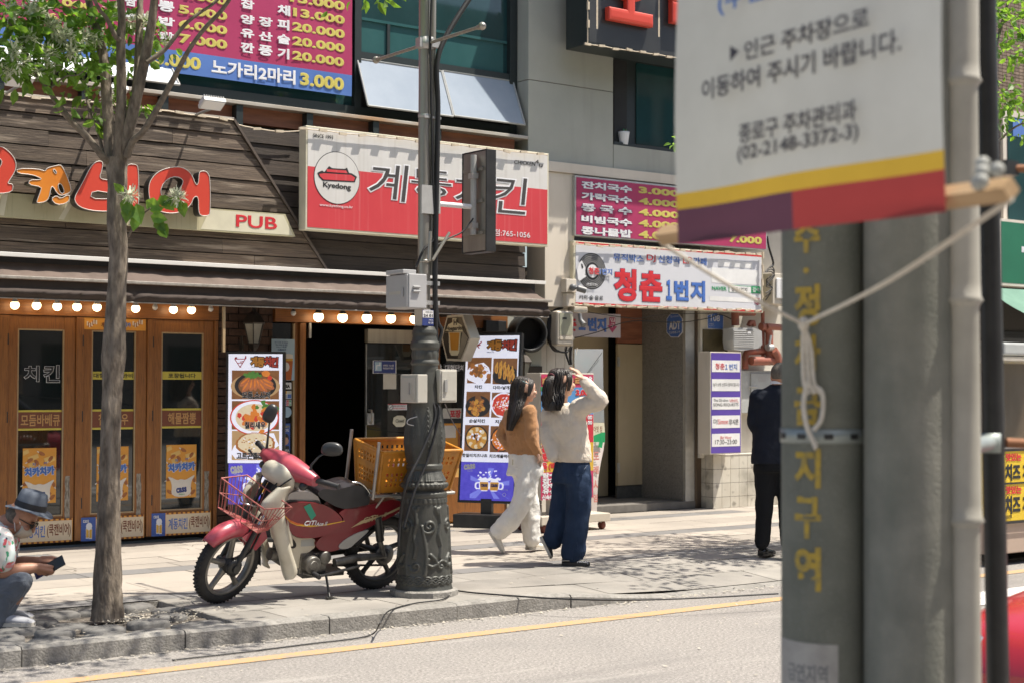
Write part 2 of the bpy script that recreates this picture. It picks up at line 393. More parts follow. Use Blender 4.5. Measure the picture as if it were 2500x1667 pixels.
m_gran = mat('speckled granite', (.25,.24,.22), (.09,.085,.08), 120, .5, lo=.5, hi=.6); overlay(m_gran, (.42,.40,.37), 150, lo=.6, hi=.66, amt=.8); overlay(m_gran, (.14,.12,.10), 1.2, (1,1,.7), .5, .8, .5)
m_cream = mat('cream door', (.50,.42,.28), (.45,.37,.245), 1.5, .55); overlay(m_cream, (.28,.22,.14), 3, (2,2,.3), .56, .8, .4)
m_brown = mat('brown metal column', (.10,.075,.055), (.15,.11,.08), 2, .35, stretch=(3,3,.3), metal=.4)
m_brick = mat('brick', (.115,.062,.04), (.065,.038,.027), 14, .85, bump=.4, bscale=50); island(m_brick, .5)
m_mort = mat('mortar', (.05,.043,.037), None, 30, .9)
m_btile = mat('small brown tile', (.28,.21,.145), (.21,.15,.10), 8, .5); island(m_btile, .3)
m_sill = mat('door sill stone', (.10,.10,.095), (.07,.07,.066), 20, .7)
m_metal = mat('brushed steel', (.42,.395,.345), (.33,.31,.27), 4, .36, metal=.65, stretch=(8,8,.3))
m_alu = mat('aluminium', (.55,.55,.53), None, 12, .45, metal=.7)
m_blk = mat('black plastic', (.018,.018,.018), (.03,.03,.03), 10, .45)
m_cable = mat('black cable', (.014,.014,.015), None, 10, .5)
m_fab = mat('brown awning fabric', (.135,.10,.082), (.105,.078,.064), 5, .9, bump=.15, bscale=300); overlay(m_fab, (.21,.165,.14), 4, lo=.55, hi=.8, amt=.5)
m_fabshade = mat('dark awning fabric', (.062,.046,.039), (.048,.036,.03), 5, .92, bump=.2, bscale=40)  # valance cloth, coloured darker to carry the shade under the front bar
m_awbar = mat('awning bar', (.36,.33,.29), (.25,.22,.19), 30, .5)
m_rail = mat('white awning rail', (.78,.76,.72), (.70,.68,.64), 4, .4)
m_white = mat('white signboard', (.74,.74,.74), (.70,.70,.71), 2, .45); m_paper = mat('white sticker', (.80,.80,.79), None, 4, .5)
m_red = mat('red vinyl', (.68,.055,.085), (.62,.05,.078), 2, .4)
m_pink = mat('magenta vinyl', (.41,.045,.125), (.36,.04,.11), 1.4, .4, spec=.4)
m_blue = mat('blue vinyl', (.10,.20,.50), (.085,.17,.45), 1.4, .4)
m_ytext = mat('yellow print', (.60,.52,.12), None, 6, .45)
m_wtext = mat('white print', (.76,.76,.78), None, 6, .45)
m_ktext = mat('black print', (.02,.02,.022), None, 6, .5)
m_navy = mat('navy print', (.03,.05,.20), None, 6, .5)
m_rtext = mat('red print', (.60,.03,.04), None, 6, .45)
m_btext = mat('blue print', (.07,.17,.52), None, 6, .45)
m_gtext = mat('green print', (.02,.33,.12), None, 6, .45)
# ================================================================ GROUND
XA, XB = -12.0, 60.0
KY = -5.10                                   # front face of the kerb
ROADZ = -0.11
def kerb_drop(x):                            # the kerb sinks into a dropped crossing further right
 t = min(1, max(0, (x-6.6)/1.5)); return (ROADZ+.012)*t*t*(3-2*t)
def walk_z(x, y):                            # pavement slopes down to the dropped kerb
 t = min(1, max(0, (-4.0-y)/1.05)); return kerb_drop(x)*t
b = MB(); b.poly([(-90,-60,ROADZ),(140,-60,ROADZ),(140,KY+.06,ROADZ),(-90,KY+.06,ROADZ)], m_asph)
tag(b.build('road'), kind='structure')
b = MB(); b.poly([(-90,KY-.01,ROADZ-.3),(140,KY-.01,ROADZ-.3),(140,120,ROADZ-.3),(-90,120,ROADZ-.3)], m_asph); tag(b.build('ground'), kind='structure')
def strip(name, y0, y1, x0, x1, m, z=ROADZ+.004, kink=0):
 b = MB(); n = 40
 for i in range(n):
  a, c = x0+(x1-x0)*i/n, x0+(x1-x0)*(i+1)/n
  j = lambda x, s: (fbm(x*3, s)-.5)*.012
  b.add([(a,y0+j(a,1),z),(c,y0+j(c,1),z),(c,y1+j(c,2),z),(a,y1+j(a,2),z)], [(0,1,2,3)], m)
 return tag(b.build(name), kind='structure')
strip('yellow_line', -5.72, -5.58, -8, 40, m_yel)
b = MB()
for i in range(4):
 x0 = 9.35+i*.0; y0 = -6.75-i*.85
 b.add([(8.6,y0,ROADZ+.005),(14,y0,ROADZ+.005),(14,y0+.45,ROADZ+.005),(8.6,y0+.45,ROADZ+.005)], [(0,1,2,3)], m_wht)
tag(b.build('crossing_stripes'), kind='structure')
b = MB(); rng = random.Random(3)
TREEPIT = (1.6, 4.42, -4.98, -3.74)
def slab(x0, x1, y0, y1, m, gap=.004):
 x0 += gap; x1 -= gap; y0 += gap; y1 -= gap
 if x1 <= x0: return
 c = rng.uniform(-.0012, .0012)
 b.add([(x, y, walk_z(x, y)+c) for x, y in ((x0,y0),(x1,y0),(x1,y1),(x0,y1))], [(0,1,2,3)], m)
rows = []; y = -.02
for dep, dark in [(.42,0),(.30,2),(.45,0),(.45,0),(.30,0),(.30,1),(.45,0),(.45,0),(.30,0),(.26,1),(.42,0),(.42,0),(.43,0)]:
 rows.append((y-dep, y, dark)); y -= dep
y_in = y
for k, (y0, y1, dark) in enumerate(rows):
 x = -8-rng.random()
 while x < 34:
  L = .6 if dark else rng.choice([.9,.9,.6]); xe = x+L
  dk = dark == 1 or (dark == 2 and (x*.77+k) % 3.1 < 1.6)
  segs = [(x, xe)]
  if y0 < TREEPIT[3]-.02 and xe > TREEPIT[0] and x < TREEPIT[1]:
   segs = [(x, min(xe, TREEPIT[0])), (max(x, TREEPIT[1]), xe)]
  for a, c in segs:
   if c-a > .02: slab(a, c, y0, y1, m_dstone if dk else m_gstone if k > 9 else m_stone)
  x = xe
tag(b.build('sidewalk'), kind='structure')
b = MB()
def bed(u, v):
 x = XA+(XB-XA)*u; yy = KY+.15+(7.5-KY-.15)*v; return Vector((x, yy, walk_z(x, yy)-.012))
xs = [-14, 6.6]+[6.6+.15*i for i in range(1, 11)]+[34]
for i in range(len(xs)-1):
 for (ya, yb) in ((KY+.15, -4.5), (-4.5, -4.0), (-4.0, 5.0)):
  if xs[i] < 5 and ya < -3.5: continue
  b.add([(x, yy, walk_z(x, yy)-.012) for x, yy in ((xs[i],ya),(xs[i+1],ya),(xs[i+1],yb),(xs[i],yb))], [(0,1,2,3)], m_joint)
for (xa, xb, ya, yb) in ((-14, TREEPIT[0], KY+.15, -4.0), (TREEPIT[1], 6.6, KY+.15, -4.0), (TREEPIT[0], TREEPIT[1], TREEPIT[3], -3.5)):
 b.add([(xa,ya,-.012),(xb,ya,-.012),(xb,yb,-.012),(xa,yb,-.012)], [(0,1,2,3)], m_joint)
tag(b.build('paving_bed'), kind='structure')
b = MB(); x = -10.0; k = 0
while x < 34:
 L = 1.0; n = 8; off = rng.uniform(-.006, .006)
 for i in range(n):
  a, c = x+.004+(L-.008)*i/n, x+.004+(L-.008)*(i+1)/n
  za, zc = kerb_drop(a)+.004, kerb_drop(c)+.004; yf, yb = KY+off, y_in-.004
  vs = [(a,yf,ROADZ-.05),(c,yf,ROADZ-.05),(c,yf,zc-.016),(a,yf,za-.016),(c,yf+.016,zc),(a,yf+.016,za),(c,yb,zc),(a,yb,za),(c,yb,ROADZ-.05),(a,yb,ROADZ-.05)]
  b.add(vs, [(0,1,2,3),(3,2,4,5),(5,4,6,7)]+([(0,3,5,7,9)] if i == 0 else [])+([(2,1,8,6,4)] if i == n-1 else []), m_kerb)
 x += L
tag(b.build('kerb'), kind='structure')
# ================================================================ PUB BUILDING (left)
A = thing('pub_building', 'brown timber fronted pub building with folding glass doors and long awning', 'building', (8,0,0))
P0 = YP(0.0); XL = 2.2
Zof = lambda P, p: P.uv(*p)[1]
Xof = lambda P, p: P.uv(*p)[0]
z_head0, z_head1 = 2.05, 2.62
b = MB(); b.bx(XL-3, 10.62, .5, 6, 2.5, 9, m_cladd); b.build('wall', A)
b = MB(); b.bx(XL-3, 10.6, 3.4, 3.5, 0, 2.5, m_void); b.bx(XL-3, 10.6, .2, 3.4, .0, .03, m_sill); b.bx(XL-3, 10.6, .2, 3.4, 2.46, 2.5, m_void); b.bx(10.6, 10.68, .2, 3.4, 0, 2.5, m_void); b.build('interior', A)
hx1 = Xof(P0, Z4(1190, 400)); zb = Zof(P0, Z4(1000, 405)); 
b = MB(); b.bx(XL-3, hx1, -.03, .12, zb, 2.6, m_beam); b.build('header_beam', A, bevel=.004)
sx0, sx1 = Xof(P0, Z4(1490, 700)), 10.15
ze = Zof(P0, L2(1000, 625)); b = MB(); b.bx(sx0, sx1, -.05, .10, ze, 2.62, m_beam); b.build('header_beam', A, bevel=.004)
def bar(P, x0, x1, z0, z1, y0, y1, m, mb): mb.bx(x0, x1, y0, y1, z0, z1, m)
doors = [((45,410),(95,350),(455,1500)), ((455,800),(500,742),(470,1480)), ((838,1165),(882,1112),(475,1440))]
dx = []
for (xa, xb), (ga, gb), (gt, gbm) in doors:
 x0, x1 = Xof(P0, Z4(xa, 800)), Xof(P0, Z4(xb, 800)); g0, g1 = Xof(P0, Z4(ga, 800)), Xof(P0, Z4(gb, 800))
 dx.append((x0, x1, g0, g1))
zgt = Zof(P0, Z4(1000, 475)); zgb = Zof(P0, Z4(1000, 1442)); 
zs0 = .055
for k, (x0, x1, g0, g1) in enumerate([tuple(v-1.02*n_ for v in dx[0]) for n_ in (1, 2, 3)]+dx):
 b = MB()
 b.bx(x0, g0, 0, .05, zs0, zb-.004, m_door); b.bx(g1, x1, 0, .05, zs0, zb-.004, m_door)
 b.bx(g0, g1, 0.002, .048, zs0, zgb, m_door); b.bx(g0, g1, 0.002, .048, zgt, zb-.004, m_door)
 d = b.build('door', A, bevel=.004)
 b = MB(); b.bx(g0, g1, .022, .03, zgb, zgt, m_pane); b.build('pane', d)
 b = MB()
 for (xa, xb_, za, zb_) in ((g0,g0+.012,zgb,zgt),(g1-.012,g1,zgb,zgt),(g0+.012,g1-.012,zgt-.012,zgt),(g0+.012,g1-.012,zgb,zgb+.012)): b.bx(xa, xb_, .004, .0215, za, zb_, m_frame)
 b.build('glazing_bead', d)
 b = MB()  # worn bare patch low on the right stile
 w0, w1 = g1+.012, g1+.07
 ws = [(w0+(w1-w0)*noise1(i*3.1, k), zs0+.12+.62*i/9) for i in range(9)]+[(w1-(w1-w0)*.3*noise1(i*2.3, k+5), zs0+.12+.62*(1-i/9)) for i in range(9)]
 b.add([(x_, -.0015, z_) for x_, z_ in [(w0, zs0+.1)]+[(w0+.01*noise1(i*1.7,k), zs0+.1+.5*i/8) for i in range(9)]+[(w1-.012*noise1(i*2.1,k+3)-.02*i/8*0, zs0+.1+.5*(1-i/8)) for i in range(9)]], [tuple(range(19))], m_worn); b.build('worn_patch', d)
 for zz in (.35, 1.15, 1.85): b = MB(); b.tube([(x0-.012, -.012, zz), (x0-.012, -.012, zz+.10)], .008, m_blk, 8); b.build('hinge', d)
for k in range(-2, 3):
 xa = dx[k-1][1] if k > 0 else dx[0][1]-1.02*(1-k); xb = dx[k][0] if k >= 0 else dx[0][0]+1.02*k
 b = MB(); b.bx(xa+.003, xb-.003, -.018, .06, zs0, zb-.004, m_door); b.build('door_post', A, bevel=.005)
b = MB(); b.bx(dx[2][1]+.003, hx1, -.02, .08, zs0, zb-.004, m_door); b.build('door_post', A, bevel=.005)
bx0, bx1 = hx1+.004, sx0-.004
b = MB(); b.bx(bx0, bx1, .015, .2, 0, 2.6, m_mort); r_ = random.Random(5); z = 0; row = 0
while z < 2.55:
 x = bx0-(.11 if row % 2 else 0)
 while x < bx1:
  a, c = max(x+.005, bx0), min(x+.215, bx1)
  if c-a > .02: b.bx(a, c, -.004+r_.uniform(-.004,.004), .1, z+.005, z+.068, m_brick)
  x += .22
 z += .073; row += 1
b.build('brick_pier', A)
ex = [Xof(P0, L2(x, 900)) for x in (517, 752, 790, 850)]
zse = Zof(P0, L2(650, 630))
b = MB(); b.bx(ex[0], ex[1]-.02, .02, .03, .06, zse, m_pane); b.build('side_window', A)
b = MB(); b.bx(ex[1]-.02, ex[1], -.01, .05, .06, zse, m_frame); b.bx(ex[1]+.002, ex[2]-.002, .0, .06, .03, ze-.004, m_door); b.build('window_frame', A)
b = MB(); b.bx(ex[2], ex[3], -.04, .08, .03, ze-.004, m_door); b.build('door_post', A, bevel=.005)
gd0, gd1 = Xof(P0, L2(1515, 900)), Xof(P0, L2(2180, 900))
b = MB(); b.bx(gd0, gd1, .06, .07, .05, 1.93, m_pane); gd = b.build('glass_door', A)
b = MB(); b.bx(gd0, gd0+.006, .052, .078, .05, 1.93, m_alu); b.build('door_edge', gd)
b = MB(); b.bx(gd0-.0, gd1, .02, .09, 1.94, 2.08, m_metal); b.build('transom_box', A)
hp = Z5(1027, 450); hu, hv = P0.uv(*hp); b = MB(); b.tube([(hu-.01, .05, hv-.0),(hu-.01,-.0,hv),(hu-.01,-.02,hv-.05),(hu-.01,-.02,hv-.10),(hu-.01,.0,hv-.13),(hu-.01,.055,hv-.13)], .012, m_metal, 8); b.bx(hu-.045, hu+.035, .02, .055, hv-.15, hv-.03, m_alu); b.build('handle', gd)
b = MB(); hu, hv = P0.uv(*L2(900, 680)); b.bx(hu-.012, hu+.012, -.03, .0, hv-.10, hv+.10, m_alu); b.build('door_closer', A)
rx0, rx1, rx2 = gd1+.06, Xof(P0, L3(970, 700)), Xof(P0, L3(1400, 900))
b = MB(); b.bx(gd1+.002, rx0, -.03, .08, .03, 2.6, m_door); b.build('door_post', A)
b = MB(); b.bx(rx0, rx1, .03, .04, .5, 1.92, m_pane); b.bx(rx0, rx1, .0, .1, 1.92, 2.6, m_cladd); b.build('window', A)
b = MB(); b.bx(rx0, rx1, -.01, .1, .03, .5, m_door); b.build('stall_riser', A)
b = MB(); b.bx(rx1, rx2, -.03, .15, .03, 2.6, m_grey)
for i in range(14): b.bx(rx1+.05, rx2, -.045, -.03, .04+i*.12, .155+i*.12, m_cladd)
b.build('vent_wall', A)
PC = YP(-.32)
b = MB(); z = 2.5; r_ = random.Random(9); xw1 = Xof(PC, Z2(1525, 900))
while z < 3.95:
 x = XL-3
 while x < xw1:
  L = r_.uniform(2.4, 4.2); c = min(x+L, xw1); t = r_.uniform(-.004, .004)
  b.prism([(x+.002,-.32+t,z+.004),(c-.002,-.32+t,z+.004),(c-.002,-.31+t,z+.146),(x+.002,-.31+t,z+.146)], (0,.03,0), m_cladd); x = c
 z += .15
b.bx(XL-3, xw1, -.27, -.25, 2.45, 3.98, m_blk); b.build('dark_cladding', A)
PT = YP(-.43)
tp = [PT.uv(*p) for p in ((0,232),(566,293),(800,657),(0,612))]
zt, zlow = tp[1][1], tp[2][1]-.05; xr_t, xr_b = tp[1][0], tp[2][0]
xr = lambda z: xr_b+(xr_t-xr_b)*(z-zlow)/(zt-zlow)
b = MB(); z = zlow; r_ = random.Random(4); nrow = 10; hh = (zt-zlow)/nrow
for i in range(nrow):
 z0, z1 = zlow+i*hh, zlow+(i+1)*hh; x = XL-3
 cuts = [x]
 while cuts[-1] < xr(z1): cuts.append(cuts[-1]+r_.uniform(2.2, 3.6))
 for j in range(len(cuts)-1):
  a, c0, c1 = cuts[j], min(cuts[j+1], xr(z0)), min(cuts[j+1], xr(z1))
  t = r_.uniform(-.006, .004); tl = r_.uniform(.003, .012)
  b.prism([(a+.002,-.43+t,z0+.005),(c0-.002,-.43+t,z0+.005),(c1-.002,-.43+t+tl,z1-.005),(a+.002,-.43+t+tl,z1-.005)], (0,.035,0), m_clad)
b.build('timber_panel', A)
b = MB(); b.prism([(xr_t+.002,-.445,zt+.01),(xr_b+.002,-.445,zlow),(xr_b+.03,-.445,zlow),(xr_t+.03,-.445,zt+.01)], (0,.12,0), m_edge); b.build('panel_edge', A)
b = MB(); b.bx(XL-3, xr_t+.02, -.44, -.33, zt+.004, zt+.022, m_ledge); b.build('panel_cap', A)
PG = YP(.06)
gx1 = Xof(PG, Z2(1450, 400)); gz0 = Zof(PG, Z2(460, 690)); mx0 = Xof(PG, Z2(432, 300)); ztr = Zof(PG, Z2(460, 365))
b = MB()
for (xa, xb_) in ((XL-3, 2.9), (2.9, 5.6), (5.6, mx0-.03)): b.bx(xa+.03, xb_, .06, .075, gz0, 8.8, m_teal)
b.build('glazing', A)
b = MB(); b.bx(mx0+.06, gx1-.10, .06, .075, ztr+.05, 8.8, m_teal); b.build('glazing', A)
b = MB(); zf = Zof(PG, Z2(640, 160)); b.bx(mx0+.07, gx1-.16, .05, .058, ztr+.06, zf, m_teal2); b.build('window_film', A)
b = MB()
for xx in (2.9, 5.6, mx0): b.bx(xx-.03, xx+.05, -.0, .1, gz0-.1, 8.8, m_wframe)
b.bx(gx1-.10, gx1, 0, .1, gz0-.1, 8.8, m_wframe); b.bx(XL-3, gx1-.1, .005, .1, gz0-.12, gz0, m_wframe); b.bx(mx0+.05, gx1-.1, .01, .1, ztr-.02, ztr+.05, m_wframe); b.bx(mx0+.07, gx1-.12, .03, .049, zf, zf+.03, m_teal2)
xm2 = Xof(PG, Z2(640, 250)); b.bx(xm2-.015, xm2+.02, .03, .048, ztr+.05, zf, m_wframe); b.build('window_frame', A)
b = MB(); b.bx(mx0+.06, gx1-.1, .15, .3, gz0, ztr, m_void); b.build('window_opening', A)
b = MB(); b.bx(mx0, gx1-.1, -.03, .12, gz0-.22, gz0-.12, m_wframe); b.bx(XL-3, mx0, -.03, .12, gz0-.22, gz0-.12, m_wframe); b.build('spandrel', A)
def hung(pa, pb, pc, pd, d=.27):
 PO = YP(.06-d); a, b_ = P_in.hit(*pa), P_in.hit(*pb); c, e = PO.hit(*pc), PO.hit(*pd)
 x0, x1 = a.x, b_.x; zt_ = (a.z+b_.z)/2; zl = (c.z+e.z)/2
 mb = MB(); mb.prism([(x0,.02,zt_),(x0,.06-d,zl),(x1,.06-d,zl),(x1,.02,zt_)], Vector((0,.4,.2)).normalized()*.012, m_film); o = mb.build('hung_window', A)
 mb = MB(); t = .018
 for (p, q_) in (((x0,.02,zt_),(x0,.06-d,zl)),((x1,.02,zt_),(x1,.06-d,zl)),((x0,.06-d,zl),(x1,.06-d,zl)),((x0,.02,zt_),(x1,.02,zt_))): mb.tube([p, q_], .012, m_panee, 6)
 mb.build('frame', o); return o
P_in = YP(.03)
hung(Z2(445,378), Z2(983,455), Z2(525,680), Z2(1035,738)); hung(Z2(990,456), Z2(1438,515), Z2(1047,742), Z2(1525,795))
hung(Z1(500,330), Z1(1080,410), Z1(540,455), Z1(1152,555)); hung(Z1(-90,250), Z1(480,325), Z1(-60,400), Z1(500,450))
PLd = YP(-.22); zl0, zl1 = Zof(PLd, Z2(800, 800)), Zof(PLd, Z2(800, 778)); xl1 = Xof(PLd, Z2(1540, 870))
b = MB(); b.bx(XL-3, xl1, -.22, .0, zl0, zl1, m_ledge); b.build('ledge', A, bevel=.004)
b = MB(); b.bx(XL-3, xl1-.1, -.10, -.02, zl0-.16, zl0-.002, m_salm); b.build('steel_beam', A)
b = MB(); b.bx(XL-3, xl1-.05, -.0, .05, 3.7, zl0-.003, m_blk)
for i in range(7): xx = 4.4+i*.78; b.bx(xx, xx+.07, -.2, -.1, 3.7, zl0-.003, m_wframe)
b.build('bracket', A)
# ================================================================ GREY BUILDING (middle) with entrance
B = thing('corner_building', 'grey panelled building above a narrow recessed doorway with white pillars', 'building', (13,0,0))
WB = YP(-.20); bxl = Xof(WB, Z2(1540, 500)); bz0 = Zof(WB, Z3(600, 812)); bxr = 17.2
j1 = Xof(WB, Z3(583, 500)); zj = Zof(WB, Z3(380, 412)); wz0, wz1 = Zof(WB, Z3(590, 692)), Zof(WB, Z3(590, 262)); wx0, wx1 = Xof(WB, Z3(588, 500)), Xof(WB, Z3(588, 500))+2.4
g = .004
b = MB()
for (xa, xb_, za, zb_) in ((bxl, j1, bz0, zj), (bxl, j1, zj, 9), (j1, wx1+.02, bz0, wz0), (j1, wx1+.02, wz1, 9), (wx1+.02, bxr, bz0, 9)):
 b.bx(xa+g, xb_-g, -.20, .1, za+g, zb_-g, m_grey)
b.build('wall', B, bevel=.003)
b = MB(); b.bx(bxl+.02, j1, -.19, .09, bz0+.02, 8.9, m_joint); b.bx(wx0-.1, bxr-.02, .15, 6, bz0, 8.95, m_joint); b.build('wall_backing', B)
b = MB(); b.bx(bxl-.02, bxr, -.265, .1, bz0-.115, bz0-.002, m_beige); b.build('string_course', B, bevel=.004)
b = MB(); b.bx(wx0+.0, wx1, -.12, -.06, wz0, wz1, m_wframe); win = b.build('window', B)
xs0, xs1 = Xof(WB, Z3(665, 480)), Xof(WB, Z3(705, 480))
b = MB(); b.bx(wx0+.05, xs0, -.135, -.121, wz0+.05, wz1-.04, m_void); b.bx(xs1+.02, xs1+.75, -.135, -.121, wz0+.05, wz1-.04, m_teal); b.bx(xs1+.82, wx1-.05, -.135, -.121, wz0+.05, wz1-.04, m_teal); b.build('pane', win)
b = MB(); b.bx(wx0-.0, wx1, -.195, -.122, wz0-.0, wz0+.035, m_wframe); b.build('window_sill', win)
PB = YP(-.24); px0, px1 = Xof(PB, L3(1465, 300)), Xof(PB, Z3(396, 1000)); zbb = Zof(PB, Z3(320, 1470))
b = MB(); b.bx(px0, px1, -.24, .1, zbb, bz0-.118, m_beige); b.build('pier', B, bevel=.004)
qx0, qx1 = Xof(P0, L3(1360, 1000)), Xof(P0, L3(1815, 1000))
b = MB(); n = 4
for i in range(n): b.bx(qx0+(qx1-qx0)*i/n+.003, qx0+(qx1-qx0)*(i+1)/n-.003, -.02, .1, .0, zbb-.003, m_wwall)
b.bx(qx0, qx1, .0, .09, 0, zbb-.004, m_mort); b.build('panelled_pier', B)
dz = Zof(P0, R2(400, 345)); gx_a, gx_b = Xof(YP(.35), R2(482, 900)), Xof(YP(.35), R2(668, 900))
yb1, yb2, gxs = 1.15, .86, Xof(YP(.1), R2(668, 1000))
m_pfl = mat('porch floor', (.20,.185,.165), (.14,.13,.115), 6, .7)
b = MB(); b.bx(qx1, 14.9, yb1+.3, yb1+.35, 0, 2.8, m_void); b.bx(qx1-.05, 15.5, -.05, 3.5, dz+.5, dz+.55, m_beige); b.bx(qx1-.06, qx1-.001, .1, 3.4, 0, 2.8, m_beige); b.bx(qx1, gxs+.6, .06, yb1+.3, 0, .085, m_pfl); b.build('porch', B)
PD1, PD2 = YP(yb1), YP(yb2)
b = MB(); b.bx(qx1+.0, Xof(PD1, R2(282, 900)), yb1, yb1+.05, .10, 2.6, m_cream); d1 = b.build('door', B, bevel=.003)
x0, x1 = Xof(PD2, R2(333, 900)), gxs-.004
b = MB(); b.bx(x0, x1, yb2, yb2+.05, .25, Zof(PD2, R2(400, 502)), m_cream); d2 = b.build('door', B, bevel=.003)
for zz in (Zof(PD2, R2(340, 590)), Zof(PD2, R2(340, 1130))): b = MB(); b.bx(x0-.02, x0+.02, yb2-.012, yb2-.001, zz-.06, zz+.06, m_alu); b.build('hinge', d2)
b = MB(); b.bx(x0, x1, yb2+.01, yb2+.05, Zof(PD2, R2(400, 498)), 2.8, m_salm); b.build('transom_panel', B); b = MB(); b.bx(x0, x1, yb2+.02, yb2+.05, .086, .245, m_sill); b.build('door_step', B)
b = MB(); b.bx(gxs, gxs+.25, .12, yb2+.05, .087, 2.9, m_gran); b.build('granite_wall', B, bevel=.004)
cx0, cx1 = Xof(YP(.2), R2(686, 900)), Xof(YP(0.06), R2(752, 900))
b = MB(); b.bx(gxs+.0, cx0-.002, .07, .115, 0, 2.9, m_alu); b.build('metal_trim', B)
b = MB(); b.bx(cx0, cx1+.08, .05, .5, 0, 2.9, m_brown); b.build('metal_pier', B, bevel=.01)
wx = Xof(P0, R2(753, 450)); zt_top = Zof(P0, R2(900, 1068))
b = MB(); b.bx(wx, 17.0, 0, .4, zt_top-.02, dz+1.6, m_wwall); b.build('wall', B)
PTl = YP(-.16); tx0 = Xof(PTl, R2(818, 1200)); tzt = Zof(PTl, R2(900, 1066))
b = MB(); s_ = .148; r_ = random.Random(2); b.bx(tx0+.004, 17.0, -.155, .1, 0, tzt-.006, m_mort)
nx = 18
for i in range(nx):
 for j in range(int(tzt/s_)+1):
  z0, z1 = tzt-(j+1)*s_*1.15, tzt-j*s_*1.15
  if z1 < .02: continue
  b.bx(tx0+i*s_+.0025, tx0+(i+1)*s_-.0025, -.16, -.15, max(z0, 0.0)+.0025, z1-.0025, m_tile)
for i in range(2):
 for j in range(int(tzt/s_)+1):
  z0, z1 = tzt-(j+1)*s_*1.15, tzt-j*s_*1.15
  if z1 < .02: continue
  b.bx(tx0, tx0+.01, -.148+i*.125+.0025, -.148+(i+1)*.125-.0025, max(z0,0)+.0025, z1-.0025, m_tile)
b.bx(tx0-.003, 17, -.165, .0, tzt, tzt+.012, m_wwall); b.build('tiled_plinth', B)
b = MB(); 
for i in range(12):
 for j in range(9): b.bx(max(15.35, 15.35+j*.4-(.2 if i % 2 else 0)), 15.35+(j+1)*.4-.008-(.2 if i % 2 else 0), -.02, .0, 2.25+i*.18, 2.25+(i+1)*.18-.008, m_wwall)
b.bx(15.36, 17.2, .0, .3, 2.0, 4.4, m_mort); b.build('block_wall', B)
# ================================================================ building beyond the pole (right edge)
Cb = thing('tile_building', 'brown tiled building with shop window and green awning beyond the black pole', 'building', (22,0,0))
b = MB(); b.bx(17.4, 40, -.1, 8, 2.3, 10, m_mort); b.build('wall', Cb)
r_ = random.Random(8); b = MB(); PCc = YP(-.1)
x0 = Xof(PCc, (2405, 200)); x1 = x0+1.6
zz = 3.7
while zz < 8:
 x = x0-.3
 while x < x1+1.5:
  b.bx(x, x+.092, -.115, -.1, zz, zz+.042, m_btile); x += .1
 zz += .05
b.build('wall_tiles', Cb)
wa, wb_ = PCc.uv(2452, 560), PCc.uv(2530, 300)
b = MB(); b.bx(wa[0]-.1, wb_[0]+.3, -.16, -.11, wa[1]-.12, wb_[1]+.1, m_beige); wf = b.build('window', Cb)
b = MB(); b.bx(wa[0], wb_[0]+.2, -.175, -.162, wa[1], wb_[1], m_teal); b.build('pane', wf)
ub = PCc.uv(2462, 345); b = MB(); b.bx(ub[0], ub[0]+1.2, -.18, -.176, wb_[1]-.28, wb_[1]-.02, m_blue); b.build('window_sticker', wf)
m_opp = mat('facing wall', (.34,.30,.25), (.26,.23,.19), 1.2, .8); b = MB(); r_ = random.Random(12); x = -45
while x < 70:
 w_ = r_.uniform(7, 12); h_ = r_.uniform(10, 15); b.bx(x, x+w_-.1, -38, -28, ROADZ, h_, m_opp)
 for k in range(int(h_/3.1)):
  for j in range(int(w_/2)): b.bx(x+.5+j*2, x+1.9+j*2, -28, -27.95, 1+k*3.1, 2.6+k*3.1, m_teal)
 x += w_
tag(b.build('facing_buildings'), kind='structure')
# ================================================================ SIGNS ON THE FACADE
def px2(P, f, pts, off=0): return [P.uv(*f(x, y), off) for x, y in pts]
m_cbox = mat('cream sign box', (.50,.46,.30), (.44,.40,.25), 3, .5); overlay(m_cbox, (.25,.23,.15), 7, (6,1,.35), .58, .74, .6)
m_cpale = mat('pale cream panel', (.66,.62,.47), None, 4, .5)
m_lred = mat('channel letter red', (.62,.065,.038), (.56,.055,.032), 2, .4); m_lor = mat('channel letter orange', (.70,.25,.028), (.64,.20,.022), 2, .4)
m_lside = mat('channel letter side', (.035,.032,.03), None, 5, .4); m_lrim = mat('channel letter rim', (.6,.55,.5), None, 5, .35)
sg = thing('pub_sign', 'large red and orange channel letter pub sign over a cream strip on timber panel', 'sign', (6,-.5,3.2))
PS = YP(-.50)
b = MB(); top = px2(PS, L1, [(-400,548),(2240,738)]); rt = px2(PS, Z1, [(1820,1365),(1885,1510)]); zb_ = px2(PS, Z1, [(1000,1452)])[0][1]
b.prism([PS.pt(XL-3, zb_), PS.pt(rt[1][0], zb_), PS.pt(rt[0][0], top[1][1]), PS.pt(XL-3, top[1][1])], (0,.06,0), m_cbox)
b.build('cream_strip', sg, bevel=.006)
b = MB(); v0, v1 = zb_+.012, top[1][1]-.012
cc = px2(PS, Z1, [(1280,1460),(1340,1330)]); b.add([PS.pt(cc[0][0], v0, .002), PS.pt(rt[1][0]-.03, v0, .002), PS.pt(rt[0][0]-.02, v1, .002), PS.pt(cc[1][0], v1, .002)], [(0,1,2,3)], m_cpale); b.build('pale_panel', sg)
for a, c in (((620,860),(745,650)), ((1365,900),(1440,720)), ((-20,800),(20,690))):
 (u0, _), (u1, _) = px2(PS, L1, [a, c]); b = MB(); b.add([PS.pt(u0, v0, .002), PS.pt(u0+.05, v0, .002), PS.pt(u1+.05, v1, .002), PS.pt(u1, v1, .002)], [(0,1,2,3)], m_cpale); b.build('divider', sg)
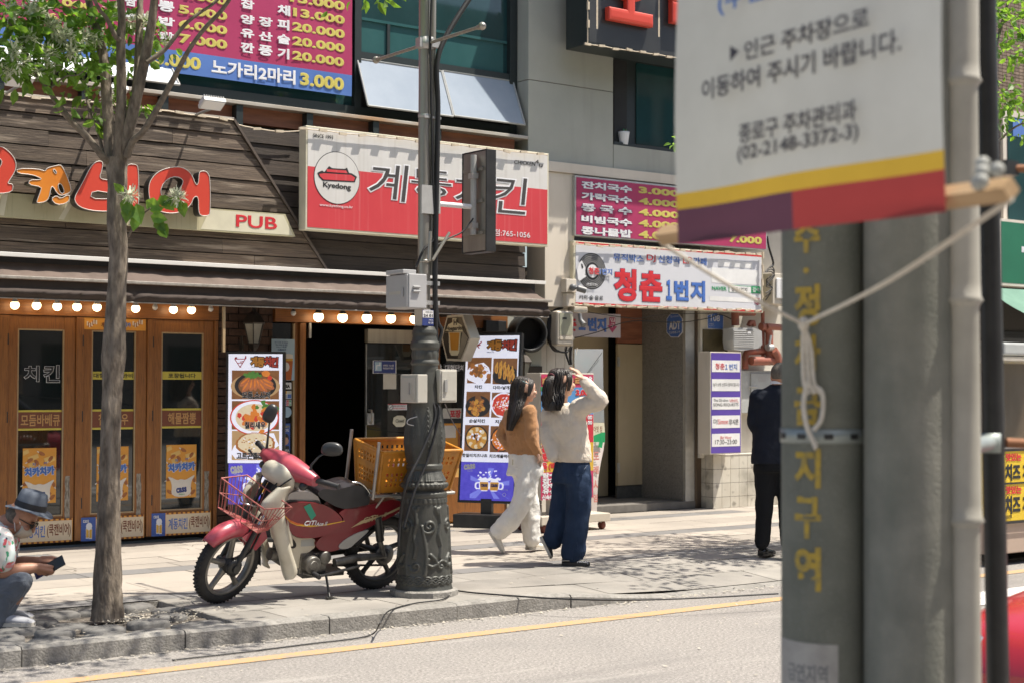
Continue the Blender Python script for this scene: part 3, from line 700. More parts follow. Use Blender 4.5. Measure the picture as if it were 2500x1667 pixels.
b = MB(); b.ptext(PS, 'PUB', Z1(1506,1370), Z1(1768,1468), m_rtext, .005, .02); b.build('lettering', sg)
PL = YP(-.66)
def letter(outer, holes, m, k=2):
 o = smooth_loop(px2(PL, L1, outer), k); hs = [smooth_loop(px2(PL, L1, h), 1) for h in holes]
 mb = MB(); shape(mb, PL, o, hs, m, 0, .12, m_lside)
 mb.tube([PL.pt(u, v, .001) for u, v in o+o[:1]], .004, m_lrim, 5, cap=False)
 for h in hs: mb.tube([PL.pt(u, v, .001) for u, v in h+h[:1]], .004, m_lrim, 5, cap=False)
 mb.build('letter', sg)
letter([(-330,60),(0,75),(60,105),(130,170),(172,250),(165,340),(90,455),(80,475),(145,480),(120,590),(-330,560),(-330,520),(-60,500),(-40,430),(-330,400)], [[(-100,190),(0,205),(25,250),(-20,330),(-100,320)]], m_lred)
letter([(180,315),(400,318),(480,345),(500,310),(570,290),(640,275),(665,300),(710,390),(760,540),(740,570),(700,590),(640,605),(600,570),(560,500),(540,520),(520,630),(480,670),(390,682),(395,650),(430,560),(440,510),(300,485),(315,435),(430,435),(440,420),(340,380),(180,365)], [[(578,320),(605,360),(590,375),(560,330)], [(640,460),(690,560),(650,590),(610,500)]], m_lor, 1)
letter([(540,640),(600,600),(640,640),(735,585),(740,650),(690,690),(600,700)], [], m_lor, 1)
letter([(985,250),(1095,228),(1085,330),(1050,420),(1150,440),(1300,430),(1340,270),(1440,268),(1470,300),(1475,560),(1470,740),(1380,750),(1350,600),(1300,560),(1270,650),(1240,770),(1000,768),(850,730),(790,660),(800,600),(870,480)], [[(985,545),(1200,580),(1180,640),(955,635)]], m_lred)
letter([(1880,290),(1980,320),(2040,380),(2080,490),(2110,480),(2115,360),(2140,340),(2200,345),(2235,420),(2235,790),(2215,815),(2150,820),(2110,790),(2110,610),(2060,615),(2030,700),(1950,770),(1820,795),(1690,770),(1600,690),(1575,540),(1600,430),(1700,330)], [[(1830,400),(1920,410),(1955,460),(1895,545),(1945,570),(1900,640),(1820,680),(1740,640),(1700,560),(1740,460)]], m_lred)
m_fl = mat('flood light grey', (.62,.62,.60), None, 10, .45)
def flood(pa, pb, label):
 PF = YP(-.40); a = PF.hit(*pa); e = Vector((a.x-.02, -.80, a.z+.0))
 t = thing('flood_light', label, 'flood light', a, 0, 'flood lights over the pub sign')
 mb = MB(); mb.tube([a+Vector((0,.1,-.0)), a+Vector((0,-.1,0)), e], .013, m_alu, 8); mb.build('arm', t)
 r = Matrix.Rotation(R(-28), 3, 'X') @ Matrix.Rotation(R(0), 3, 'Z')
 mb = MB(); c = e+Vector((.0,-.04,.045)); mb.box(c, (.22,.14,.04), m_fl, r)
 for i in range(9): mb.box(c+r @ Vector((-.096+i*.024, .0, .034)), (.006,.13,.028), m_fl, r)
 mb.build('lamp_body', t, bevel=.004)
 mb = MB(); mb.box(c+r @ Vector((0,-.0,-.022)), (.20,.12,.006), m_white, r); mb.build('lamp_glass', t)
flood(Z1(1235,738), 0, 'grey finned flood light near the slanted end of the timber panel'); flood(Z1(30,600), 0, 'grey finned flood light on the timber panel beyond the leafy branches'); flood(Z1(620,665), 0, 'grey finned flood light on the timber panel behind the tree trunks')
m_clip = mat('garland clip', (.62,.53,.40), (.5,.42,.31), 30, .6)
def garland(label, P, pts, step=.11, hang=.0, grp='light garlands along the sign edges'):
 pts = [P.hit(*p) for p in pts]; path = []; mb = MB(); 
 for i in range(len(pts)-1):
  L = (pts[i+1]-pts[i]).length; n = max(2, int(L/step))
  for k in range(n):
   p = pts[i].lerp(pts[i+1], k/n); p = p+Vector((0, 0, -hang*math.sin(math.pi*k/n)+(fbm(k*1.3+i*7, 3)-.5)*.018)); path.append(p)
   if k % 2 == 0:
    d = (pts[i+1]-pts[i]).normalized(); q_ = Matrix.Rotation(math.atan2(d.z, d.x)*-1+random.uniform(-.15,.15), 3, 'Y')
    mb.box(p+Vector((0,-.01,random.uniform(-.006,.006))), (.085,.022,.024), m_clip, q_)
 path.append(pts[-1]); mb.tube(path, .006, m_clip, 5)
 return tag(mb.build('light_garland'), label, 'light garland', grp)
garland('string of cream light clips along the top of the timber panel', YP(-.45), [(-40,226),Z1(700,665),Z1(1490,768)])
garland('thin string of clips sagging between timber panel and red and white sign', YP(-.38), [Z1(1490,790),Z1(1920,838)], hang=.03)
ky = thing('lightbox_sign', 'red and white light box sign with palace logo in a circle', 'sign', (9.3,-.55,3.1))
PK = YP(-.60); k0, k1 = PK.uv(*Z2(135,815)), PK.uv(*Z2(1662,1560)); ksplit = PK.uv(*Z2(900,1137))[1]
b = MB(); b.bx(k0[0]-.02, k1[0]+.02, -.598, -.46, k1[1]-.025, k0[1]+.02, m_cpale); b.build('cabinet', ky, bevel=.006)
m_kr = mat('faded red film', (.60,.062,.075), (.56,.055,.068), 2, .35); overlay(m_kr, (.66,.20,.20), 5, (6,1,.15), .55, .75, .4)
m_kw = mat('dirty white film', (.66,.645,.625), (.60,.585,.56), 2, .35); overlay(m_kw, (.50,.47,.43), 5, (6,1,.15), .52, .75, .5)
b = MB(); b.urect(PK, k0[0], ksplit, k1[0], k0[1], m_kw, .001); b.urect(PK, k0[0], k1[1], k1[0], ksplit, m_kr, .001); b.build('face_panel', ky)
m_kcal = mat('charcoal brush', (.06,.055,.055), None, 5, .5)
b = MB(); c = PK.uv(*Z2(320,1138)); rr = .262
b.ucircle(PK, c[0], c[1], rr, rr, m_ktext, .003); b.ucircle(PK, c[0], c[1], rr*.975, rr*.975, m_kw, .005); b.build('logo_disc', ky)
b = MB()
def logo(pts, m, off): b.ppoly(PK, [Z2(x, y) for x, y in pts], m, off)
logo([(195,1105),(225,1090),(240,1100),(270,1062),(290,1075),(370,1080),(385,1072),(398,1105),(415,1108),(448,1130),(435,1165),(230,1155),(205,1130)], m_ktext, .007)
logo([(255,1080),(285,1083),(378,1090),(390,1108),(256,1098)], m_kr, .009); logo([(207,1112),(238,1107),(410,1118),(436,1136),(428,1158),(235,1147),(213,1128)], m_kr, .009)
b.ptext(PK, 'Kyedong', Z2(232,1162), Z2(410,1222), m_ktext, .007, .035, rot=-.02); b.build('logo', ky)
b = MB()
wo = (m_wtext, .03)
b.ptext(PK, '계', Z2(530,1035), Z2(765,1292), m_kcal, .004, .0, wo, skew=.12); b.ptext(PK, '동', Z2(795,1075), Z2(1050,1262), m_kcal, .004, .0, wo); b.ptext(PK, '치', Z2(1075,1110), Z2(1290,1330), m_kcal, .004, .0, wo); b.ptext(PK, '킨', Z2(1318,1120), Z2(1530,1372), m_kcal, .004, .0, wo, skew=.12)
b.ptext(PK, 'SINCE 1993', Z2(168,853), Z2(296,891), m_ktext, .004, .004); b.ptext(PK, 'CHICKEN', Z2(1452,1022), Z2(1585,1062), m_kcal, .004, .005, skew=.15); b.ptext(PK, '4', Z2(1588,1020), Z2(1608,1046), m_kcal, .004, .005); b.ptext(PK, 'u', Z2(1611,1048), Z2(1632,1070), m_kcal, .004, .005)
b.ptext(PK, 'www.kyedong.co.kr', Z2(210,1298), Z2(422,1338), m_wtext, .004, .006); b.ptext(PK, '점:765-1056', Z2(1322,1462), Z2(1553,1522), m_wtext, .004, .006); b.build('lettering', ky)
garland('string of cream light clips along the top edge of the red and white sign', YP(-.63), [Z2(100,822),Z2(1665,992)])
bn = thing('price_banner', 'magenta and blue fabric price banner hung across the upstairs windows', 'banner', (5.5,-.05,4.2))
PBn = YP(-.04); ur = PBn.uv(*Z1(2245,600))[0]; zb1 = PBn.uv(*Z1(2240,616))[1]; zsp = PBn.uv(*Z1(2240,482))[1]
b = MB()
def bsurf(u0, u1, v0, v1, m, off):
 gridmesh(b, lambda s_, t_: PBn.pt(u0+(u1-u0)*s_, v0+(v1-v0)*t_, off+.004*math.sin((u0+(u1-u0)*s_)*5.1)*1.0+.003*math.sin((v0+(v1-v0)*t_)*7+(u0+(u1-u0)*s_)*3)), 60, 8, m)
bsurf(XL-2, ur, zsp, zsp+1.4, m_pink, 0); bsurf(XL-2, ur, zb1, zsp, m_blue, 0); b.build('fabric', bn)
b = MB(); T = lambda t, x0, y0, x1, y1, m, bd=.045: b.ptext(PBn, t, Z1(x0,y0), Z1(x1,y1), m, .0085, bd)
W, Y = m_wtext, m_ytext
T('13.000',1850,-45,2200,72,Y); T('잡',1535,-5,1622,66,W); T('채',1770,28,1852,108,W); T('13.000',1870,50,2200,160,Y)
T('양',1535,90,1623,164,W); T('장',1650,104,1738,180,W); T('피',1770,120,1846,200,W); T('20.000',1865,140,2200,250,Y)
T('유',1535,180,1622,250,W); T('산',1650,198,1738,270,W); T('슬',1770,215,1850,290,W); T('20.000',1865,232,2200,340,Y)
T('깐',1535,268,1622,346,W); T('풍',1650,285,1738,365,W); T('기',1770,305,1846,384,W); T('20.000',1865,324,2195,430,Y)
T('4.000',1140,-62,1450,38,Y); T('5.000',1140,30,1450,135,Y); T('6.000',1140,122,1450,226,Y); T('7.000',1140,214,1450,320,Y)
T('짬',795,-25,870,48,W); T('뽕',1010,0,1112,86,W); T('볶',795,68,870,135,W); T('음',900,85,985,150,W); T('밥',1010,104,1115,174,W); T('잡',795,155,870,225,W); T('채',900,170,985,240,W); T('밥',1010,198,1112,262,W)
T('5.000',298,-22,600,70,Y); T('6.000',298,80,600,165,Y); T('면',150,-20,270,35,W)
T('3.000',985,330,1282,452,Y); T('노가리2마리',1350,378,1885,545,W,.035); T('3.000',1915,462,2195,582,Y)
b.build('lettering', bn)
nm = thing('noodle_menu_sign', 'magenta noodle price sign with white dish names above the record cafe sign', 'sign', (13,-.35,2.9))
PN = YP(-.29); n0, n1 = PN.uv(*L5(32,18)), PN.uv(*L5(2168,825)); n0 = (n0[0], PN.uv(*L5(32,14))[1])
b = MB(); b.bx(n0[0]-.02, n1[0]+.02, -.288, -.15, n1[1]-.015, n0[1]+.02, m_alu); b.build('cabinet', nm, bevel=.004)
b = MB(); b.urect(PN, n0[0], n1[1], n1[0], n0[1], m_pink, .001); b.build('face_panel', nm)
b = MB(); ko = (m_navy, .022)
for t, y0, y1, pr, a0, a1 in (('잔치국수',55,197,'3.000',118,240),('가락국수',180,320,'4.000',242,362),('콩 국 수',308,446,'4.000',365,485),('비빔국수',440,572,'4.000',488,608),('콩나물밥',565,702,'4.000',612,735)):
 b.ptext(PN, t, L5(88,y0), L5(658,y1), W, .004, .045, ko); b.ptext(PN, pr, L5(735,a0), L5(1192,a1), Y, .004, .05)
b.ptext(PN, '7.000', L5(1750,660), L5(2122,776), Y, .004, .05); b.build('lettering', nm)
lp = thing('record_cafe_sign', 'white music cafe sign with a black record and red and blue lettering', 'sign', (13,-.5,2.5))
PR = YP(-.31); r0, r1 = PR.uv(*L5(25,785)), PR.uv(*L5(2118,1500)); r0 = (r0[0], PR.uv(*L5(1000,832))[1]); r1 = (r1[0], PR.uv(*L5(1000,1466))[1])
b = MB(); b.bx(r0[0]-.03, r1[0]+.03, -.308, -.15, r1[1]-.03, r0[1]+.03, m_cpale); b.build('cabinet', lp, bevel=.005)
m_lpf = mat('white cafe panel', (.64,.65,.69), (.60,.61,.65), 1.5, .35)
b = MB(); b.urect(PR, r0[0], r1[1], r1[0], r0[1], m_lpf, .001)
b.urect(PR, r0[0], r0[1], r1[0], r0[1]+.02, m_rtext, .0015); b.urect(PR, r0[0], r1[1]-.02, r1[0], r1[1], m_rtext, .0015); b.build('face_panel', lp)
b = MB(); c = PR.uv(*L5(205,1073)); rr = .208
for i, f in enumerate((1,.93,.9,.83,.8,.73,.7,.63,.6,.53,.5)): b.ucircle(PR, c[0], c[1], rr*f, rr*f, m_ktext if i % 2 == 0 else mat('record groove', (.45,.45,.45), None, 5, .4), .003+.001*i)
b.ucircle(PR, c[0], c[1], rr*.36, rr*.36, m_wtext, .016)
b.ppoly(PR, [L5(*p) for p in ((60,985),(95,950),(110,985),(135,1035),(130,1115),(145,1130),(70,1185),(50,1160),(40,1060))], m_wtext, .018)
b.ppoly(PR, [L5(*p) for p in ((85,985),(105,1000),(112,1030),(96,1050))], m_ktext, .020); b.build('record_picture', lp)
b = MB(); kr = (m_navy, .012)
for t, x0, y0, x1, y1, m, bd in (('뮤직박스',450,868,792,976,m_btext,.02),('DJ',825,884,926,976,m_rtext,.012),('신청곡',955,890,1202,992,m_btext,.02),('LP',1235,908,1336,992,m_rtext,.012),('카페',1350,914,1500,1012,m_btext,.02)):
 b.ptext(PR, t, L5(x0,y0), L5(x1,y1), m, .004, bd)
for t, x0, y0, x1, y1, m in (('청',455,1038,710,1420,m_rtext),('춘',745,1062,1000,1424,m_rtext),('１',1045,1172,1108,1404,m_btext),('번',1135,1172,1297,1410,m_btext),('지',1320,1178,1482,1420,m_btext)):
 b.ptext(PR, t, L5(x0,y0), L5(x1,y1), m, .004, .045, kr)
b.ptext(PR, '청춘', L5(168,1028), L5(290,1114), m_rtext, .022, .04, (m_wtext,.03)); b.ptext(PR, '1번지', L5(295,1038), L5(435,1120), m_btext, .022, .03, (m_wtext,.03)); b.ptext(PR, '(연중무휴)', L5(148,1202), L5(270,1246), m_wtext, .022, .01)
b.ptext(PR, '커피·술·음료', L5(65,1338), L5(335,1402), m_ktext, .004, .008)
b.ptext(PR, 'NAVER', L5(1560,1240), L5(1727,1294), m_gtext, .004, .03); b.ptext(PR, '청춘1번지', L5(1780,1250), L5(1955,1308), m_ktext, .006, .006); b.ptext(PR, '검색', L5(2016,1255), L5(2092,1312), m_wtext, .009, .012); b.ptext(PR, 'B1', L5(2050,1385), L5(2095,1428), m_wtext, .009, .02)
b.build('lettering', lp)
b = MB()
for x0, y0, x1, y1 in ((1630,945,2015,1042),(1555,1030,2092,1232),(1535,1352,2025,1428)): b.prect(PR, L5(x0,y0), L5(x1,y1), m_paper, .003)
b.prect(PR, L5(1748,1228), L5(2106,1326), m_gtext, .003); b.prect(PR, L5(1756,1236), L5(2000,1318), m_paper, .005); b.prect(PR, L5(2008,1240), L5(2101,1322), m_gtext, .006)
m_mag = mat('magenta arrow', (.42,.05,.14), None, 5, .5); b.ppoly(PR, [L5(*p) for p in ((2045,1375),(2098,1378),(2098,1428),(2112,1428),(2072,1458),(2033,1425),(2045,1425))], m_mag, .006); b.build('cover_patch', lp)
garland('string of cream light clips along the top edge of the record cafe sign', YP(-.34), [L5(10,768),L5(2135,882)], .09); garland('string of cream light clips along the bottom edge of the record cafe sign', YP(-.34), [L5(10,1452),L5(2115,1512)], .08)
garland('string of cream light clips down the right edge of the record cafe sign', YP(-.34), [L5(2128,890),L5(2115,1490)], .08); 
fpt = thing('flower_pot', 'small pale flower pot on the sill of the dark sliding window', 'flower pot', YP(-.16).hit(*Z3(632,694))); p = YP(-.16).hit(*Z3(632,694)); b = MB(); b.lathe([(.05,0),(.068,.13),(.072,.15),(.06,.15),(.05,.12)], p, m_paper, 20); b.build('pot', fpt); b = MB()
for k in range(26): a_ = k*2.4; b.tube([p+Vector((.03*math.cos(a_),.03*math.sin(a_),.12)), p+Vector((.055*math.cos(a_),.05*math.sin(a_),.16+.02*math.sin(k)))], .004, m_gtext if k % 3 else m_salm, 4)
b.build('plant', fpt)
bs = thing('letter_box_sign', 'black box sign with raised red letters high on the grey building', 'sign', (13.5,-.5,5))
PBk = YP(-.74); k0 = PBk.uv(*Z3(457,212)); b = MB(); b.bx(k0[0], k0[0]+4.2, -.738, -.36, k0[1], k0[1]+2.6, m_wframe); b.build('cabinet', bs, bevel=.01)
m_bkf = mat('black sign face', (.030,.032,.033), (.045,.046,.046), 2, .35); b = MB(); b.urect(PBk, k0[0]+.03, k0[1]+.03, k0[0]+4.17, k0[1]+2.57, m_bkf, .001); b.build('face_panel', bs)
def solid_text(P, t, a, c, m, side, off, th, name, parent, bold=.04):
 """raised block letters: front plus walls down to the board"""
 u0, v1 = P.uv(*a, off+th); u1, v0 = P.uv(*c, off+th)
 cu = bpy.data.curves.new('type', 'FONT'); cu.body = t; cu.size = 1; cu.resolution_u = 4; cu.extrude = .1; cu.bevel_depth = bold; cu.bevel_resolution = 1
 o = bpy.data.objects.new('type', cu); me = o.to_mesh(); V = [v.co.copy() for v in me.vertices]
 x0, x1 = min(p.x for p in V), max(p.x for p in V); y0, y1 = min(p.y for p in V), max(p.y for p in V); z0, z1 = min(p.z for p in V), max(p.z for p in V)
 mb = MB(); mb.add([P.pt(u0+(p.x-x0)/(x1-x0)*(u1-u0), v0+(p.y-y0)/(y1-y0)*(v1-v0), off+th*(p.z-z0)/(z1-z0)) for p in V], [tuple(reversed(f.vertices)) if P.flipped() else tuple(f.vertices) for f in me.polygons], m)
 o.to_mesh_clear(); bpy.data.objects.remove(o); bpy.data.curves.remove(cu)
 return mb.build(name, parent)
for t, a, c in (('오',Z3(565,-240),Z3(776,132)),('늘',Z3(842,-220),Z3(1060,145))): solid_text(PBk, t, a, c, m_lred, m_lred, .003, .09, 'letter', bs)
b = MB()
for x in (505, 801): 
 a = PBk.uv(*Z3(x, 140 if x == 505 else 178)); b.urect(PBk, a[0]-.012, a[1], a[0]+.012, a[1]+2, m_clip, .002, .0)
b.build('led_strip', bs)
garland('string of cream light clips along the lower edge of the black sign', YP(-.765), [Z3(457,212),Z3(1000,296)], .10); garland('string of cream light clips up the left edge of the black sign', YP(-.765), [Z3(460,-60),Z3(460,205)], .10)
m_lil = mat('faded lilac banner', (.50,.46,.50), (.45,.41,.45), 3, .6)
eb = thing('entrance_banner', 'faded lilac cloth banner with red down arrow under the record cafe sign', 'banner', (11.6,.1,2.0))
PE = YP(.12); b = MB(); e0, e1 = PE.uv(*R2(60,340)), PE.uv(*R2(345,470)); b.urect(PE, e0[0], e1[1], e1[0], e0[1], m_lil, 0, .01); b.build('cloth', eb)
b = MB(); b.ptext(PE, '춘', R2(62,366), R2(120,436), m_rtext, .003, .04, kr); b.ptext(PE, '１번지', R2(132,366), R2(272,440), m_btext, .003, .05, kr)
b.ppoly(PE, [R2(*p) for p in ((288,366),(318,368),(318,412),(328,412),(303,445),(278,408),(288,408))], m_mag, .003); b.ptext(PE, '입', R2(292,370), R2(315,390), m_wtext, .005, .01); b.ptext(PE, '구', R2(292,396), R2(315,418), m_wtext, .005, .01); b.build('lettering', eb)
ad = thing('security_sign', 'blue octagonal security sign on the speckled granite wall', 'sign', (14.6,.3,2))
PA = Plane((gxs-.012,0,0),(0,-1,0)); b = MB(); oc = lambda k: [R2(620+k*x, 408+k*y) for x, y in ((-18,-63),(18,-63),(40,-35),(40,35),(18,60),(-18,60),(-40,35),(-40,-35))]
b.ppoly(PA, oc(1), m_wtext, 0, .01); b.ppoly(PA, oc(.95), m_btext, .002); b.build('plate', ad)
b = MB(); b.ptext(PA, 'ADT', R2(592,388), R2(650,428), m_wtext, .004, .04); b.ptext(PA, '캡스시큐리티', R2(600,358), R2(642,366), m_wtext, .004); b.ptext(PA, '긴급출동구역', R2(592,438), R2(648,448), m_wtext, .004); b.build('lettering', ad)
hp_ = thing('house_number_plate', 'blue house number plate 108 on the white pillar', 'house number', (15.1,-.03,2.1)); PH = YP(-.012)
b = MB(); pl = lambda k: [R2(830+k*(x-830), 388+k*(y-388)) for x, y in ((788,356),(830,343),(872,356),(870,428),(789,423))]
b.ppoly(PH, pl(1), m_wtext, 0, .008); b.ppoly(PH, pl(.94), m_btext, .002); b.build('plate', hp_)
b = MB(); b.ptext(PH, '108', R2(806,354), R2(852,388), m_wtext, .004, .015); b.ptext(PH, '수표로', R2(798,396), R2(822,404), m_wtext, .004, .004); b.ptext(PH, 'Supyo-ro', R2(798,407), R2(826,413), m_wtext, .004); b.build('lettering', hp_)
m_brass = mat('old brass plaque', (.12,.095,.045), (.075,.06,.03), 8, .5, metal=.3, bump=.4)
b = MB(); b.prect(PH, R2(768,427), R2(892,540), m_brass, .004, .015); tag(b.build('plaque'), 'brown metal plaque on the white pillar below the house number', 'plaque')
pb = thing('purple_box_sign', 'tall purple box sign with five white cards beside the gas pipes', 'sign', (15.5,-.2,.7))
PP = YP(-.40); p0_, p1_ = PP.uv(*R2(803,541)), PP.uv(*R2(962,1062)); p0_ = (p0_[0], PP.uv(*R2(880,541))[1]); p1_ = (p1_[0], PP.uv(*R2(880,1060))[1])
m_purp = mat('purple film', (.115,.07,.36), (.10,.06,.33), 2, .3)
b = MB(); b.bx(p0_[0], p1_[0], -.398, -.19, p1_[1], p0_[1], m_beige); b.build('cabinet', pb, bevel=.004)
b = MB(); b.urect(PP, p0_[0]+.012, p1_[1]+.012, p1_[0]-.012, p0_[1]-.012, m_purp, .001); b.build('face_panel', pb)
b = MB()
for y0 in (603, 803, 997, 1192, 1386): b.prect(PP, L6(209,y0), L6(507,y0+128), m_paper, .003)
b.build('card', pb)
b = MB()
for t, x0, y0, x1, y1, m, bd in (('청춘',246,634,345,700,m_rtext,.015),('１번지',350,640,478,706,m_btext,.015),('DJ가 LP로 신청곡 들려드립니다',222,842,500,888,m_ktext,.0),('The DJ takes',228,1015,385,1050,m_ktext,0),('VINYL',395,1018,492,1050,m_rtext,0),('SONG REQUESTS',226,1060,492,1096,m_ktext,0),('DJ',228,1232,268,1284,m_ktext,0),('Simon',276,1230,382,1282,m_rtext,0),('장시몬',392,1230,492,1284,m_ktext,.004),('Biz Hour',302,1408,418,1438,m_rtext,0),('17:30~23:00',244,1450,476,1492,m_ktext,0)):
 b.ptext(PP, t, L6(x0,y0), L6(x1,y1), m, .005, bd)
b.build('lettering', pb)
m_pipe = mat('red oxide pipe', (.33,.105,.065), (.25,.085,.055), 9, .55); overlay(m_pipe, (.13,.075,.055), 9, lo=.55, hi=.7, amt=.7)
m_meter = mat('grey meter body', (.40,.40,.39), None, 8, .5)
PU = YP(-.14); H = lambda x, y, d=0: YP(-.14-d).hit(*L6(x, y))
gp = thing('gas_pipes', 'red oxide gas pipes with valves on the white wall', 'gas pipe', H(700,560))
b = MB()
b.tube([H(565,700),H(565,560),H(580,525),H(620,515),H(790,512)], .042, m_pipe, 10); b.build('pipe', gp)
b = MB(); b.tube([H(750,90),H(752,600)], .024, m_pipe, 8); b.build('pipe', gp)
b = MB(); b.tube([H(730,250,.05),H(800,262,.05),H(820,330,.05),H(818,600,.05)], .05, m_pipe, 10); b.tube([H(790,250,.08),H(955,262,.08)], .042, m_pipe, 10); b.build('pipe', gp)
b = MB(); b.tube([H(625,612,.07),H(945,612,.07)], .055, m_pipe, 12); b.tube([H(860,500,.1),H(900,560,.1),H(905,640,.1)], .06, m_pipe, 10); b.build('pipe', gp)
b = MB(); b.tube([H(455,90),H(460,240)], .05, m_pipe, 10); b.tube([H(600,240),H(615,205),H(650,205),H(655,250)], .032, m_pipe, 8); b.tube([H(460,110),H(660,110)], .035, m_pipe, 8); b.build('pipe', gp)
b = MB(); b.tube([H(838,345,.12),H(815,470,.12)], .016, m_alu, 6); b.tube([H(800,470,.1),H(850,470,.1)], .045, m_alu, 8); b.build('valve', gp)
gm = thing('gas_meter', 'grey ribbed gas meter under the red pipes', 'gas meter', H(560,490))
b = MB(); prof = [(437,270),(455,264),(660,264),(740,300),(745,440),(700,480),(520,505),(445,490),(433,400)]; c = [YP(-.30).hit(*L6(x, y)) for x, y in prof]; b.prism(c, (0,.18,0), m_meter)
for i in range(9): 
 p, q_ = YP(-.303).hit(*L6(442, 300+i*20)), YP(-.303).hit(*L6(655, 304+i*20)); b.tube([p, q_], .007, m_meter, 6)
b.build('body', gm, bevel=.02, seg=3); b = MB(); b.prect(YP(-.305), L6(578,285), L6(650,350), m_ktext, .0, .02); b.prect(YP(-.305), L6(590,298), L6(625,330), m_wtext, .003); b.build('dial', gm)
mb_ = thing('meter_cabinet', 'pale grey steel meter cabinet on the wall behind the man in a suit', 'cabinet', H(700,1100)); m_cab = mat('pale grey cabinet', (.40,.42,.41), (.36,.37,.36), 5, .5); overlay(m_cab, (.55,.55,.53), 8, lo=.6, hi=.7, amt=.6)
q0, q1 = PU.uv(*L6(525,712)), PU.uv(*L6(960,1160)); b = MB(); b.bx(q0[0], q1[0], -.138, -.0, q1[1], q0[1], m_cab); b.build('body', mb_, bevel=.004)
q0, q1 = PU.uv(*L6(618,742)), PU.uv(*L6(955,1125)); b = MB(); b.bx(q0[0], q1[0], -.155, -.1385, q1[1], q0[1], m_cab); dr = b.build('door', mb_, bevel=.004)
b = MB(); b.prect(YP(-.157), L6(705,770), L6(782,835), m_meter, 0, .003); b.build('label', dr); b = MB(); b.tube([YP(-.165).hit(*L6(605,886)), YP(-.165).hit(*L6(690,886))], .008, m_alu, 6); b.build('latch', dr)
b = MB(); b.bx(15.75, 17.0, -.03, -.001, .62, 1.0, m_gran); tag(b.build('granite_slab'), 'speckled grey slab on the wall under the meter cabinet', 'wall panel')
m_sock = mat('beige plastic box', (.55,.50,.42), (.50,.45,.37), 4, .45); 
em = thing('electric_meter', 'beige electric meter with a clear window on the pale pillar', 'electric meter', YP(-.2).hit(*L3(1700,970)))
PM = YP(-.33); b = MB(); a, c = PM.uv(*L3(1620,515)), PM.uv(*L3(1838,965)); b.bx(a[0], c[0], -.33, -.12, c[1], a[1], m_sock); b.build('body', em, bevel=.03, seg=3)
m_win = mat('meter window', (.36,.36,.27), (.30,.30,.24), 6, .15); b = MB(); b.prect(YP(-.335), L3(1655,545), L3(1815,830), m_win, 0, .006); b.prect(YP(-.335), L3(1690,600), L3(1745,628), m_ktext, .003); b.prect(YP(-.335), L3(1660,840), L3(1842,885), m_sock, .004, .02); b.build('window', em, bevel=.004)
cc_ = thing('security_camera', 'white wall box with a grey bullet camera beside the record sign', 'security camera', YP(-.15).hit(*L3(1800,470)))
b = MB(); a, c = YP(-.34).uv(*L3(1738,108)), YP(-.34).uv(*L3(1868,288)); b.bx(a[0], c[0], -.34, -.24, c[1], a[1], m_beige); a, c = YP(-.32).uv(*L3(1742,292)), YP(-.32).uv(*L3(1850,468)); b.bx(a[0], c[0], -.32, -.24, c[1], a[1], m_beige); b.build('box', cc_, bevel=.006)
m_cam = mat('grey camera', (.16,.165,.17), None, 8, .4); p = YP(-.37).hit(*L3(1822,220)); b = MB(); b.ball(p, .042, m_cam, 14, 10); e1, e2 = YP(-.42).hit(*L3(1880,230)), YP(-.46).hit(*L3(1985,262)); b.tube([p, e1], .014, m_cam, 8); b.tube([e1, e2], .036, m_cam, 14); b.build('camera_body', cc_)
lm = thing('spot_lamp', 'cream junction box with hanging lamp under the corner of the record sign', 'lamp', YP(-.3).hit(*L3(1920,540)))
b = MB(); a, c = YP(-.32).uv(*L3(1838,462)), YP(-.32).uv(*L3(2012,548)); b.bx(a[0], c[0], -.32, -.20, c[1], a[1], m_sock); b.build('box', lm, bevel=.01); b = MB(); b.tube([YP(-.36).hit(*L3(1905,550)), YP(-.36).hit(*L3(1920,640)), YP(-.42).hit(*L3(1965,700))], [.02,.028,.035], m_cam, 8); b.build('lamp_head', lm)
def wire(label, pts, P, r=.010, sag=0):
 path = [P.hit(*p) for p in pts]; mb = MB(); sm = []
 for i in range(len(path)-1):
  for k in range(6):
   t = k/6; p0 = path[max(i-1,0)]; p1 = path[i]; p2 = path[i+1]; p3 = path[min(i+2,len(path)-1)]
   sm.append(.5*((2*p1)+(-p0+p2)*t+(2*p0-5*p1+4*p2-p3)*t*t+(-p0+3*p1-3*p2+p3)*t**3))
 sm.append(path[-1]); mb.tube(sm, r, m_cable, 6); return tag(mb.build('cable'), label, 'cable')
wire('thick black cable looping down the left side of the electric meter', [L3(1690,480),L3(1580,520),L3(1515,640),L3(1505,850),L3(1570,1000),L3(1640,1030)], YP(-.2), .016)
wire('thin black cable curving below the electric meter', [L3(1560,520),L3(1530,700),L3(1530,900),L3(1620,1020),L3(1740,1040),L3(1800,970)], YP(-.22), .012)
wire('black cable hanging from the meter to the small sign', [L3(1740,970),L3(1735,1060),L3(1780,1200)], YP(-.22), .012); wire('black cable bundle hanging below the electric meter', [L3(1800,970),L3(1790,1100),L3(1800,1200)], YP(-.20), .016)
wire('thin wire sagging between vent and pillar', [L3(1190,985),L3(1260,1040),L3(1380,1020),L3(1480,905)], YP(-.15), .005); wire('black wire running below the record cafe sign to the house number', [R2(110,470),R2(230,440),R2(400,385),R2(640,392),R2(795,370),R2(850,352),R2(910,375)], YP(-.1), .006)
wire('grey wire along the bottom of the record cafe sign', [R2(180,340),R2(420,372),R2(560,352),R2(900,345)], YP(-.2), .005)
